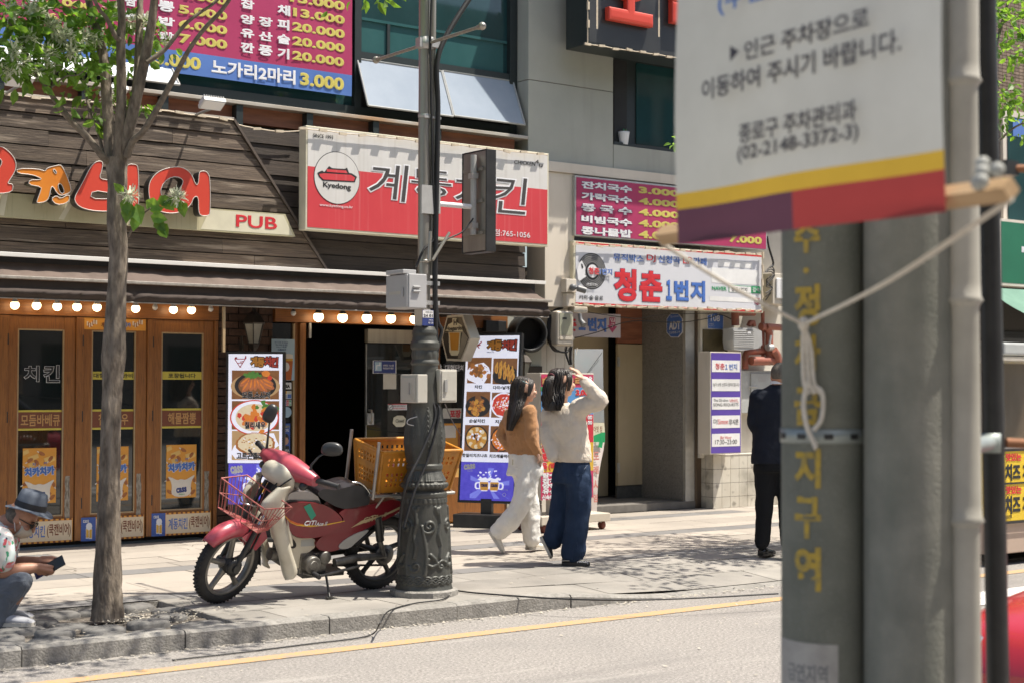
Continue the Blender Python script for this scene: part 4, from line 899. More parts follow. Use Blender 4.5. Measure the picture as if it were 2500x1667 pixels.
for k in range(3): wire(['tangle of pale wires beside the wall box','second loop of wires beside the wall box','loose wire dropping beside the wall box'][k], [L5(2160,1080),L5(2230,1020+30*k),L5(2260,1090+20*k),L5(2170,1180+30*k),L5(2240,1260),L5(2165,1400-40*k)], YP(-.3-.04*k), .007)
wire('black drop wire down the block wall', [L5(2180,680),L5(2200,800),L5(2250,980),L5(2215,1030)], YP(-.1), .014)
b = MB(); a, c = YP(-.34).uv(*R2(1122,140)), YP(-.34).uv(*R2(1260,305)); b.bx(a[0], c[0], -.34, -.02, c[1], a[1], m_sock); b.bx(a[0]+.05, c[0]-.03, -.36, -.34, c[1]+.07, a[1]-.06, m_white); tag(b.build('wall_box', bevel=.02), 'beige plastic wall box with loose wires beside the record cafe sign', 'wall box')
vt = thing('vent_duct', 'round black vent duct beside the tall menu display', 'vent', YP(-.2).hit(*L3(1260,930))); b = MB(); c = YP(-.12).hit(*L3(1240,800)); b.lathe([(.19,0),(.20,.05),(.2,.26),(.175,.27),(.165,.1)], c+Vector((0,.1,0)), m_blk, 28, axis=(-.25,-1,-.05), cap=False); b.build('hood', vt); b = MB(); b.lathe([(.001,0),(.168,0)], c+Vector((-.01,.02,0)), m_void, 28, axis=(-.25,-1,-.05), cap=False); b.build('opening', vt)
b = MB(); a, c = YP(-.08).uv(*L3(700,640)), YP(-.08).uv(*L3(965,790)); b.bx(a[0], c[0], -.10, -.02, c[1], a[1], m_blk); tag(b.build('speaker_box', bevel=.006), 'small black speaker box behind the hexagonal beer sign', 'speaker')
hxs = thing('hexagon_sign', 'hexagonal beer sign with a glass picture projecting over the shop front', 'sign', YP(-.4).hit(*L4(580,1140)))
ctr = YP(-.42).hit(*L4(580,945)); PX = Plane(ctr, (0,-1,0), (0,0,1))
hexp = [PX.uv(*L4(x,y)) for x, y in ((505,752),(640,745),(710,945),(630,1145),(500,1140),(455,945))]
cu = sum(p[0] for p in hexp)/6; cv = sum(p[1] for p in hexp)/6; sc = lambda k: [(cu+(u-cu)*k, cv+(v-cv)*k) for u, v in hexp]
b = MB(); b.prism([PX.pt(u,v) for u,v in hexp], (.125,0,0), m_wwall); b.build('cabinet', hxs, bevel=.006)
m_hx = mat('hexagon face', (.30,.27,.22), (.22,.20,.165), 3, .3); m_hxd = mat('hexagon dark print', (.045,.04,.035), None, 5, .4); m_gold = mat('beer gold', (.55,.27,.045), (.47,.21,.03), 3, .3)
b = MB(); shape(b, PX, sc(.90), [], m_hxd, .003); 
gl = [PX.uv(*L4(x,y)) for x, y in ((522,895),(628,895),(615,1060),(600,1095),(545,1095),(528,1060))]
hd = [PX.uv(*L4(x,y)) for x, y in ((495,885),(520,830),(555,810),(555,775),(595,775),(595,810),(640,840),(645,890))]
shape(b, PX, [PX.uv(*L4(x,y)) for x, y in ((470,900),(640,880),(690,945),(625,1120),(600,1120),(640,900))], [], m_hx, .005); shape(b, PX, hd, [], m_cpale, .007); shape(b, PX, gl, [], m_cpale, .007); shape(b, PX, [(cu+(u-cu)*.86, v+.0) for u, v in [PX.uv(*L4(x,y)) for x, y in ((524,900),(626,900),(612,1050),(540,1050))]], [], m_gold, .010); b.build('face_print', hxs)
b = MB(); b.ptext(PX, 'Hoegaarden', L4(500,845), L4(640,888), m_hxd, .012, .03); b.ptext(PX, 'H', L4(560,785), L4(588,835), m_hxd, .012, .05); b.build('lettering', hxs)
b = MB(); b.tube([ctr+Vector((.06,.2,.25)), ctr+Vector((.06,.55,.25))], .02, m_blk, 8); b.build('bracket', hxs)
# ================================================================ AWNING, BULBS, POSTERS, MENU STANDS
aw = thing('awning', 'long brown fabric awning with a gathered valance over the pub front', 'awning', (7,-.4,2.4))
PWr, PWb = YP(-.665), YP(-.82)
zr = PWr.uv(*Z4(1000,98))[1]; xrr = PWr.uv(*L3(1470,150))[0]; zbar = PWb.uv(*Z4(1000,212))[1]; xbr = PWb.uv(*L3(1545,360))[0]; zval = PWb.uv(*Z4(1000,318))[1]
b = MB(); b.bx(XL-3, xrr, -.68, -.655, zr-.02, zr+.018, m_rail); b.bx(XL-3, xrr, -.654, -.44, zr+.004, zr+.016, m_rail); b.build('rail', aw, bevel=.003)
b = MB(); b.bx(XL-3, xrr-.06, -.56, -.34, zr-.12, zr+.003, m_blk); b.build('roller_box', aw)
b = MB()
def fab(s_, t_):
 x = XL-3+(xbr-.03-XL+3)*s_; y = -.54-.27*t_-.055*(fbm(x*.9,8)-.5)*math.sin(math.pi*t_); z = zr-.04+(zbar+.005-zr+.04)*t_
 sag = .022*math.sin(math.pi*t_)*(.4+1.2*fbm(x*1.1,2))+.004*math.sin(x*31+fbm(x*3,4)*5)*t_*(1-t_)*4; return Vector((x+(-.05 if s_ > .999 else 0)*(1-t_), y, z-sag))
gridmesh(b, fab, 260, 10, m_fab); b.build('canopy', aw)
b = MB(); b.bx(XL-3, xbr, -.85, -.80, zbar-.018, zbar+.010, m_awbar); b.build('front_bar', aw, bevel=.005)
b = MB()
def val(s_, t_):
 x = XL-3+(xbr-.03-XL+3)*s_; z = zbar-.02+(zval-zbar+.02)*t_
 seam = abs(((x+.3) % 2.3)-1.15); k = max(0, (t_-.45)/.55); bulge = math.sin(math.pi*k**.8)*(.034+.022*fbm(x*2.1, 7))*min(1, .35+seam*9)
 wr = (fbm(x*13+t_*3.5+fbm(x*2,6)*3, 3)-.5)*.046*math.sin(math.pi*k)
 return Vector((x, -.806-bulge-wr, z-(.006*(fbm(x*6,5)-.5))*t_))
gridmesh(b, val, 900, 14, m_fabshade); b.build('valance', aw)
b = MB(); b.tube([(XL-3,-.81,zval-.004),(xbr-.03,-.81,zval-.004)], .007, m_awbar, 6); b.build('valance_hem', aw)
b = MB(); pr = YP(-.78).uv(*L2(25,920)); b.bx(pr[0]-.012, pr[0]+.012, -.79, -.765, pr[1], zval-.012, m_frame); b.build('pull_rod', aw)
m_glow = mat('lit bulb glass', (.9,.8,.62), None, 5, .3, emit=(1,.72,.40), estr=3.6); m_bulbw = mat('unlit bulb glass', (.75,.73,.68), None, 5, .3); m_socket = mat('bulb socket', (.60,.58,.53), None, 5, .4); m_socketd = mat('dark bulb socket', (.08,.07,.06), None, 5, .5)
def bulb(p, r, lit, label, grp, dark=False):
 t = thing('light_bulb', label, 'light bulb', p, 0, grp)
 mb = MB(); mb.ball(p, r, m_glow if lit else m_bulbw, 16, 12); mb.build('globe', t)
 mb = MB(); mb.lathe([(r*.80,r*.62),(r*.72,r*.95),(r*.45,r*1.3),(r*.36,r*1.9),(r*.36,r*2.6)], p, m_socketd if dark else m_socket, 14); mb.build('socket', t); return t
PBu = YP(-.13); gl_ = 'bulbs under the awning over the folding doors'
lab = ['leftmost small lit bulb above the first glass door','second small lit bulb over the glass door lettered in white','third small lit bulb over the first glass door','lit bulb above the gap left of the tree trunk','lit bulb just left of the tree trunk','lit bulb just right of the tree trunk','small unlit bulb over the third glass door','lit bulb over the third glass door nearer the trunk','last lit bulb before the brick pier','small unlit bulb beside the brick pier']
for (x, y, r, lit), l_ in zip(((81,325,.040,1),(200,328,.040,1),(313,333,.040,1),(421,335,.040,1),(530,337,.040,1),(742,344,.040,1),(848,338,.026,0),(948,350,.040,1),(1047,352,.040,1),(1152,348,.026,0)), lab):
 bulb(PBu.hit(*Z4(x,y)), r, lit, l_, gl_)
lab = ['small unlit bulb at the left end of the entrance beam','large lit globe bulb, first over the dark doorway','large lit globe bulb, second over the dark doorway','large lit globe bulb in the middle of the entrance beam','large lit globe bulb below the grey switch box','large lit globe bulb half hidden by the lamp post']
for (x, y, r, lit), l_ in zip(((740,524,.028,0),(998,562,.052,1),(1245,569,.052,1),(1494,574,.052,1),(1740,578,.052,1),(1982,586,.052,1)), lab):
 bulb(YP(-.15).hit(*L2(x,y)), r, lit, l_, 'globe bulbs on the entrance beam', True)
PGd = YP(-.006); PSt = YP(.0185)
def poster(name, label, cat, group=None): return thing(name, label, cat, (0,0,0), 0, group)
def fin(root):   # move a poster's origin to the bottom middle of its parts
 return root
m_or = mat('orange poster', (.72,.34,.055), (.66,.28,.04), 2, .5); m_or2 = mat('pale orange poster', (.78,.50,.16), None, 4, .5); m_drum = mat('fried brown print', (.28,.085,.025), (.42,.16,.05), 20, .5); m_splash = mat('milk white print', (.74,.68,.60), None, 6, .5); m_brstr = mat('brown strip', (.20,.062,.03), None, 4, .5); m_gold2 = mat('tan print', (.52,.27,.10), None, 4, .5); m_cban = mat('cream strip banner', (.68,.56,.40), (.64,.52,.36), 3, .5); m_bpic = mat('beer blue print', (.05,.12,.40), (.04,.09,.33), 5, .5); m_ybeer = mat('beer yellow print', (.70,.40,.05), None, 6, .5); m_ystrip = mat('yellow strip', (.62,.52,.08), None, 4, .5)
def chick_poster(a, c, label):
 t = thing('beer_poster', label, 'poster', PSt.hit(*c), 0, 'orange beer posters on the folding doors')
 u0, v1 = PSt.uv(*a); u1, v0 = PSt.uv(*c); W_, H_ = u1-u0, v1-v0; rg = random.Random(3)
 mb = MB(); mb.urect(PSt, u0, v0, u1, v1, m_or, 0, .0015)
 F = lambda x, y: (u0+W_*x, v0+H_*y)
 for k in range(7):
  x, y = rg.random()*.8, .55+rg.random()*.38; w_ = .18
  pts = [F(x, y), F(min(1,x+w_), min(1,y+.05)), F(min(1,x+w_*.8), min(1,y+.12)), F(max(0,x-.05), min(1,y+.08))]
  shape(mb, PSt, pts, [], m_or2, .001+.0002*k)
 for k, (x, y, an) in enumerate(((.2,.78,.6),(.55,.9,-.5),(.82,.8,.9),(.42,.74,2.2),(.9,.62,.2),(.12,.62,-.7),(.08,.36,.5),(.92,.34,2),(.88,.1,.8),(.12,.12,2.5),(.75,.16,.3))):
  cu_, cv_ = F(x, y); L_ = W_*.10
  pts = [(cu_+L_*math.cos(q_)*(1.2 if math.cos(q_) > 0 else .8)*math.cos(an)-L_*.55*math.sin(q_)*math.sin(an), cv_+L_*math.cos(q_)*math.sin(an)+L_*.55*math.sin(q_)*math.cos(an)) for q_ in [i*math.pi/6 for i in range(12)]]
  shape(mb, PSt, pts, [], m_drum, .003); d = Vector((-math.cos(an), -math.sin(an)))*L_*1.5; w_ = L_*.16
  shape(mb, PSt, [(cu_+d.x-w_*math.sin(an), cv_+d.y+w_*math.cos(an)), (cu_+d.x+w_*math.sin(an), cv_+d.y-w_*math.cos(an)), (cu_+w_*math.sin(an), cv_-w_*math.cos(an)), (cu_-w_*math.sin(an), cv_+w_*math.cos(an))], [], m_splash, .0026)
 shape(mb, PSt, smooth_loop([F(.16,.02),F(.84,.02),F(.80,.28),F(.98,.44),F(.78,.38),F(.62,.33),F(.50,.36),F(.36,.33),F(.22,.38),F(.02,.42),F(.2,.28)], 2), [], m_splash, .0034)
 mb.build('print', t)
 mb = MB(); mb.utext(PSt, '치카치카', *F(.05,.50), *F(.95,.66), m_btext, .004, .07, (m_wtext,.05), rot=.06); mb.utext(PSt, '치', *F(.28,.68), *F(.38,.735), m_btext, .004, .02); mb.utext(PSt, '카', *F(.62,.70), *F(.72,.75), m_btext, .004, .02)
 mb.utext(PSt, 'cass', *F(.33,.10), *F(.68,.2), m_navy, .004, .05, rot=.1); mb.utext(PSt, 'FRESH', *F(.42,.055), *F(.6,.08), m_gtext, .004, .01); mb.build('lettering', t)
chick_poster(Z4(125,1106), Z4(305,1402), 'orange beer poster on the first glass door behind the hat'); chick_poster(Z4(530,1098), Z4(700,1388), 'orange beer poster half hidden by the tree trunk'); chick_poster(Z4(910,1087), Z4(1072,1372), 'orange beer poster on the glass door beside the brick pier')
def strip_sign(name, label, a, c, mats, texts, group, P=PSt):
 t = thing(name, label, 'sticker', P.hit(*c), 0, group); mb = MB()
 u0, v1 = P.uv(*a); u1, v0 = P.uv(*c)
 if len(mats) == 2: mb.urect(P, u0, v0, u1, v1, mats[1], 0, .001); mb.urect(P, u0, v0+(v1-v0)*.1, u1, v1-(v1-v0)*.1, mats[0], .0008)
 else: mb.urect(P, u0, v0, u1, v1, mats[0], 0, .001)
 mb.build('film', t); mb = MB()
 for tx, x0, x1, m, bd in texts: mb.utext(P, tx, u0+(u1-u0)*x0, v0+(v1-v0)*.2, u0+(u1-u0)*x1, v0+(v1-v0)*.8, m, .002, bd, (m_ktext,.02) if m is m_gold2 else None)
 mb.build('lettering', t)
gs = 'lettered strips across the door glass'
strip_sign('glass_strip', 'brown strip with orange Korean letters across the first glass door', Z4(92,897), Z4(345,1005), (m_brstr,m_ystrip), [('모듬바베큐',.08,.93,m_gold2,.03)], gs)
strip_sign('glass_strip', 'brown strip across the glass door behind the tree trunk', Z4(498,893), Z4(738,1000), (m_brstr,m_ystrip), [('칠리새우',.16,.84,m_gold2,.03)], gs)
strip_sign('glass_strip', 'brown strip across the glass door beside the brick pier', Z4(880,888), Z4(1107,993), (m_brstr,m_ystrip), [('해물짬뽕',.16,.84,m_gold2,.03)], gs)
strip_sign('glass_strip', 'yellow strip across the glass door behind the tree trunk', Z4(499,686), Z4(739,730), (m_ystrip,), [('대형단체석완비',.05,.95,m_ktext,.02)], gs)
strip_sign('glass_strip', 'yellow strip with black letters on the door beside the brick pier', Z4(881,686), Z4(1108,730), (m_ystrip,), [('포장됩니다',.17,.83,m_ktext,.02)], gs)
b = MB(); b.ptext(PSt, '치', Z4(133,655), Z4(213,740), m_ktext, .001, .02, (m_wtext,.022)); b.ptext(PSt, '킨', Z4(240,652), Z4(325,745), m_ktext, .001, .02, (m_wtext,.022)); tag(b.build('outline_lettering'), 'white outlined Korean lettering on the first glass door', 'lettering')
def bottom_banner(a, c, label, split=.23):
 PQ = YP(-.022); t = thing('door_banner', label, 'banner', PQ.hit(*c), 0, 'cream strip banners at the foot of the doors')
 u0, v1 = PQ.uv(*a); u1, v0 = PQ.uv(*c); F = lambda x, y: (u0+(u1-u0)*x, v0+(v1-v0)*y); mb = MB()
 mb.urect(PQ, u0, v0, u1, v1, m_or, 0, .002); mb.urect(PQ, *F(0,0), *F(split,1), m_bpic, .001); mb.urect(PQ, *F(split+.005,.08), *F(.992,.92), m_cban, .001)
 for k in range(10):
  for y in (0, .93): mb.urect(PQ, *F(split+.02+k*.078, y), *F(split+.055+k*.078, y+.07), m_brstr, .0012)
 for k, (x, y, an) in enumerate(((.10,.35,.35),(.15,.33,-.35))):
  for (m, r_, o) in ((m_wtext,1.2,.0014),(m_ybeer,1,.0018)):
   mb.urect(PQ, u0+(u1-u0)*(x-.02*r_), v0+(v1-v0)*(y-.2*r_), u0+(u1-u0)*(x+.02*r_), v0+(v1-v0)*(y+.16*r_), m, o+.0002*k)
 mb.ucircle(PQ, *F(.125,.62), .03, .035, m_wtext, .0024, 10); mb.build('print', t); mb = MB()
 mb.utext(PQ, '계동치킨', *F(split+.05,.25), *F(.60,.75), m_btext, .002, .02); mb.utext(PQ, '(쿡캔비어)', *F(.63,.22), *F(.975,.80), m_brstr, .002, .02); mb.utext(PQ, 'cass', *F(.03,.78), *F(.12,.9), m_wtext, .002, .02); mb.build('lettering', t)
bottom_banner(R5(20,370), R5(535,518), 'cream strip banner at the foot of the door behind the squatting man'); bottom_banner(R5(600,342), R5(1065,490), 'cream strip banner at the foot of the door behind the trunk'); bottom_banner(R5(1122,311), R5(1560,455), 'cream strip banner at the foot of the door beside the brick pier')
t = thing('top_sticker', 'orange sticker across the top of the door behind the tree trunk', 'sticker', PGd.hit(*Z4(600,468))); PQ = YP(-.005)
b = MB(); b.prect(PQ, Z4(457,393), Z4(797,466), m_or, 0, .001)
for x in (505, 755):
 for k in range(9): a_ = k*.7; b.prect(PQ, Z4(x-30+k*6,400+10*math.sin(a_)+14), Z4(x-22+k*6,424+10*math.sin(a_)+14), m_drum if k % 2 else m_splash, .0012+.0001*k)
b.build('print', t); b = MB(); b.ptext(PQ, '계동치킨과', Z4(555,420), Z4(625,448), m_brstr, .003, .03); b.ptext(PQ, '치카치카', Z4(640,420), Z4(715,446), m_btext, .003, .04, (m_wtext,.03)); b.build('lettering', t)
PSL = YP(.012)
kp = thing('kromba_poster', '', 'poster'); kp.name = 'beer_glass_poster'; tag(kp, 'pale blue poster of a tall beer glass beside the entrance', 'poster'); m_lblue = mat('pale blue poster', (.33,.47,.58), (.40,.53,.62), 2, .5)
b = MB(); PQ = YP(-.035); b.prect(PQ, L2(517,787), L2(750,1208), m_lblue, 0, .002); b.ppoly(PQ, [L2(*p) for p in ((650,985),(735,985),(718,1205),(655,1205))], m_ybeer, .001); b.ppoly(PQ, [L2(*p) for p in ((650,945),(690,935),(735,945),(735,985),(650,985))], m_splash, .0012); b.ppoly(PQ, [L2(*p) for p in ((648,1010),(735,1010),(720,1204),(660,1204))], mat('amber print', (.50,.12,.02), None, 4, .4), .0014); b.pcircle(PQ, L2(670,1070), .033, .045, m_splash, .002); b.build('print', kp)
b = MB()
for i, (tx, y0, y1) in enumerate((('죽기 전에 꼭 한번은',815,832),('마셔 봐야 할 독일',838,855),('No.1 맥주',860,876),('크롬바커',884,908))): b.ptext(PQ, tx, L2(548+i*10,y0), L2(686-i*8,y1), m_navy, .002, .012)
b.build('lettering', kp)
PSL = YP(.0)
def card(name, label, cat, f, a, c, m, texts=(), P=None, rects=(), th=.001):
 P = P or PSL; t = thing(name, label, cat, P.hit(*f(*c))); mb = MB(); mb.prect(P, f(*a), f(*c), m, 0, th)
 for k, (q0, q1, mm) in enumerate(rects): mb.prect(P, f(*q0), f(*q1), mm, .0008+.0003*k)
 mb.build('print', t)
 if texts:
  mb = MB()
  for tx, q0, q1, mm, bd in texts: mb.ptext(P, tx, f(*q0), f(*q1), mm, .003, bd)
  mb.build('lettering', t)
 return t
card('card_sticker', 'white credit card sticker beside the menu display', 'sticker', L2, (618,1230), (720,1298), m_paper, [('VISA',(625,1252),(706,1286),m_ktext,.05)])
card('card_sticker', 'patterned payment sticker under the white card sticker', 'sticker', L2, (622,1316), (720,1398), m_paper, (), None, [((622,1316),(675,1345),m_or2),((680,1350),(718,1392),m_blue),((625,1352),(672,1395),m_cab),((680,1320),(718,1345),m_cpale)])
card('card_sticker', 'striped payment sticker with three letters by the menu display', 'sticker', L2, (640,1408), (720,1470), m_paper, [('J',(648,1425),(664,1455),m_wtext,.03),('C',(673,1425),(690,1455),m_wtext,.03),('B',(698,1425),(714,1455),m_wtext,.03)], None, [((645,1412),(667,1466),m_blue),((670,1412),(692,1466),m_red),((695,1412),(716,1466),m_gtext)])
b = MB(); b.pcircle(PSL, Z4(1568,908), .055, .055, m_lblue, 0, 28, th=.001); tag(b.build('round_sticker'), 'round pale blue sticker on the dark side window', 'sticker')
tp_ = card('man_poster', 'narrow blue poster of a dark haired man on the side window', 'poster', Z4, (1536,970), (1586,1130), m_bpic, [('청정라거',(1540,980),(1582,996),m_ystrip,.02),('100%',(1542,1000),(1580,1014),m_wtext,.02),('TERRA',(1545,1110),(1582,1124),m_wtext,.02)])
b = MB(); b.pcircle(PSL, Z4(1563,1062), .033, .045, mat('printed skin', (.52,.30,.20), None, 4, .5), .002, 20); b.ppoly(PSL, [Z4(*p) for p in ((1548,1062),(1546,1040),(1556,1026),(1572,1026),(1580,1042),(1578,1060),(1572,1046),(1556,1046))], m_ktext, .003); b.ppoly(PSL, [Z4(*p) for p in ((1538,1128),(1545,1092),(1580,1092),(1586,1128))], m_ktext, .0015); b.build('portrait', tp_)
PGl = YP(.052)
card('door_plaque', 'small navy sticker with a draught tap picture on the glass door', 'sticker', L2, (1555,1005), (1795,1138), m_navy, [('생맥주 시스템',(1660,1046),(1768,1068),m_wtext,.015),('위생관리 매장',(1660,1074),(1768,1096),m_wtext,.015)], PGl, [((1555,1005),(1795,1012),m_wtext),((1555,1132),(1795,1138),m_wtext),((1555,1005),(1562,1138),m_wtext),((1788,1005),(1795,1138),m_wtext),((1575,1020),(1645,1112),m_lblue),((1590,1050),(1600,1098),m_wtext),((1590,1050),(1630,1060),m_wtext),((1622,1025),(1632,1060),m_wtext)])
card('paper_note', 'blank pale paper taped to the glass door', 'note', L2, (1662,1142), (1795,1298), m_wwall, (), PGl)
card('no_smoking_sticker', 'white no smoking sticker on the glass door', 'sticker', L2, (1710,1450), (1905,1512), m_paper, [('이곳은 금연구역입니다',(1762,1464),(1890,1478),m_ktext,.01),('술·담배 판매금지',(1762,1488),(1890,1502),m_rtext,.01)], PGl, [((1710,1450),(1905,1456),m_rtext)])
t = bpy.data.objects['no_smoking_sticker']; b = MB(); b.pcircle(PGl, L2(1738,1482), .032, .032, m_ktext, .003, 24, inner=.8); b.ppoly(PGl, [L2(*p) for p in ((1722,1492),(1726,1496),(1754,1474),(1750,1470))], m_ktext, .003); b.build('symbol', t)
cl = thing('closed_sign', 'oval cream closed sign hanging on the glass door', 'sign', PGl.hit(*Z5(1176,540))); b = MB(); b.ppoly(PGl, [Z5(*p) for p in ((1145,490),(1165,478),(1195,478),(1212,495),(1210,525),(1195,540),(1160,540),(1140,520))], m_cpale, .004, .006); b.build('plate', cl); b = MB(); b.ptext(PGl, 'Closed', Z5(1156,498), Z5(1202,516), m_ktext, .006, .01); b.build('lettering', cl)
PWn = YP(.028)
card('window_lettering', 'white Korean letters on the window under the beer sign', 'sticker', L4, (470,1165), (640,1232), m_blk, [('&',(425,1165),(462,1210),m_wtext,.05),('대형단체석',(486,1172),(700,1232),m_wtext,.03)], PWn)
card('window_poster', 'dark strip poster with pink letters in the shop window', 'poster', R1, (165,705), (300,770), m_wwall, [('포장',(200,712),(255,750),m_rtext,.05)], PWn, [((165,755),(300,775),m_ktext)])
card('window_poster', 'orange beer poster low in the shop window behind the crate', 'poster', R1, (150,780), (300,1265), m_or, (), PWn, [((160,790),(230,850),m_splash),((165,1000),(250,1220),m_or2),((240,800),(290,1000),m_drum)])
b = MB(); p = YP(.3).hit(*L4(608,1355)); b.ball(p, (.07,.07,.025), m_glow, 16, 8); tag(b.build('ceiling_lamp'), 'small glowing lamp seen through the window under the beer sign', 'lamp')
def lantern(p, label, s=1.0):
 t = thing('wall_lantern', label, 'lantern', p, 0, 'old lanterns on the pub wall'); m_bz = mat('lantern bronze', (.06,.05,.042), None, 8, .45, metal=.5); m_lg = mat('lantern glass', (.42,.40,.33), (.30,.29,.24), 3, .2)
 mb = MB(); mb.lathe([(.055*s,-.13*s),(.10*s,.06*s)], p, m_lg, 6, smooth=False); mb.build('glass', t)
 mb = MB(); mb.lathe([(.115*s,.06*s),(.125*s,.075*s),(.075*s,.15*s),(.03*s,.18*s),(.012*s,.24*s)], p, m_bz, 6, smooth=False); mb.lathe([(.02*s,-.2*s),(.045*s,-.17*s),(.06*s,-.135*s),(.06*s,-.125*s)], p, m_bz, 6, smooth=False)
 for k in range(6):
  a_ = k*math.pi/3; d = Vector((math.cos(a_), math.sin(a_), 0)); mb.tube([p+d*.057*s+Vector((0,0,-.13*s)), p+d*.103*s+Vector((0,0,.06*s))], .006*s, m_bz, 5)
 mb.build('cage', t); mb = MB(); mb.tube([p+Vector((0,0,-.18*s)), p+Vector((0,.06,-.25*s)), p+Vector((-.05*s,.17,-.2*s)), p+Vector((-.05*s,.17,-.05*s))], .014*s, m_bz, 8); mb.ball(p+Vector((-.05*s,.18,-.15*s)), (.05*s,.02,.09*s), m_bz); mb.build('bracket', t)
lantern(YP(-.17).hit(*L2(335,700)), 'old bronze wall lantern on the brick pier'); lantern(YP(-.22).hit(*L3(1195,1235)), 'pale lantern half hidden behind the tall menu display', .8)
# ================================================================ FREE STANDING MENUS
def em(name, c, s=.35, c2=None): return mat(name, c, c2, 14, .4, emit=c, estr=s)
e_w = em('backlit white', (.70,.71,.82), .42); e_p = em('backlit violet', (.075,.06,.50), .35, (.13,.11,.62)); e_l = em('backlit pale violet', (.20,.22,.75), .35); e_br = em('backlit brown', (.26,.115,.045), .22, (.17,.075,.03)); e_dk = em('backlit charcoal', (.035,.03,.03), .2); e_or = em('backlit orange', (.66,.22,.04), .3, (.50,.13,.02)); e_rd = em('backlit red', (.60,.06,.035), .3, (.45,.04,.03)); e_gr = em('backlit green', (.10,.25,.05), .25, (.05,.15,.03)); e_gd = em('backlit golden', (.58,.30,.06), .28, (.42,.18,.03)); e_cr = em('backlit cream', (.70,.60,.42), .3, (.60,.46,.28)); e_fr = em('backlit fried', (.42,.17,.05), .25, (.28,.10,.03)); e_wd = em('backlit wood', (.50,.32,.16), .25)
e_sk = em('backlit sausage', (.46,.16,.07), .25, (.34,.10,.045))
FZ = [.0]
def blob(mb, P, u, v, ru, rv, m, an=0, n=18, j=.12, seed=0):
 FZ[0] += .00006; rg = random.Random(seed*31+int(u*1e4)); pts = []
 for i in range(n):
  t = 2*math.pi*i/n; k = 1+rg.uniform(-j, j); x, y = ru*k*math.cos(t), rv*k*math.sin(t); pts.append((u+x*math.cos(an)-y*math.sin(an), v+x*math.sin(an)+y*math.cos(an)))
 shape(mb, P, pts, [], m, .0015+FZ[0])
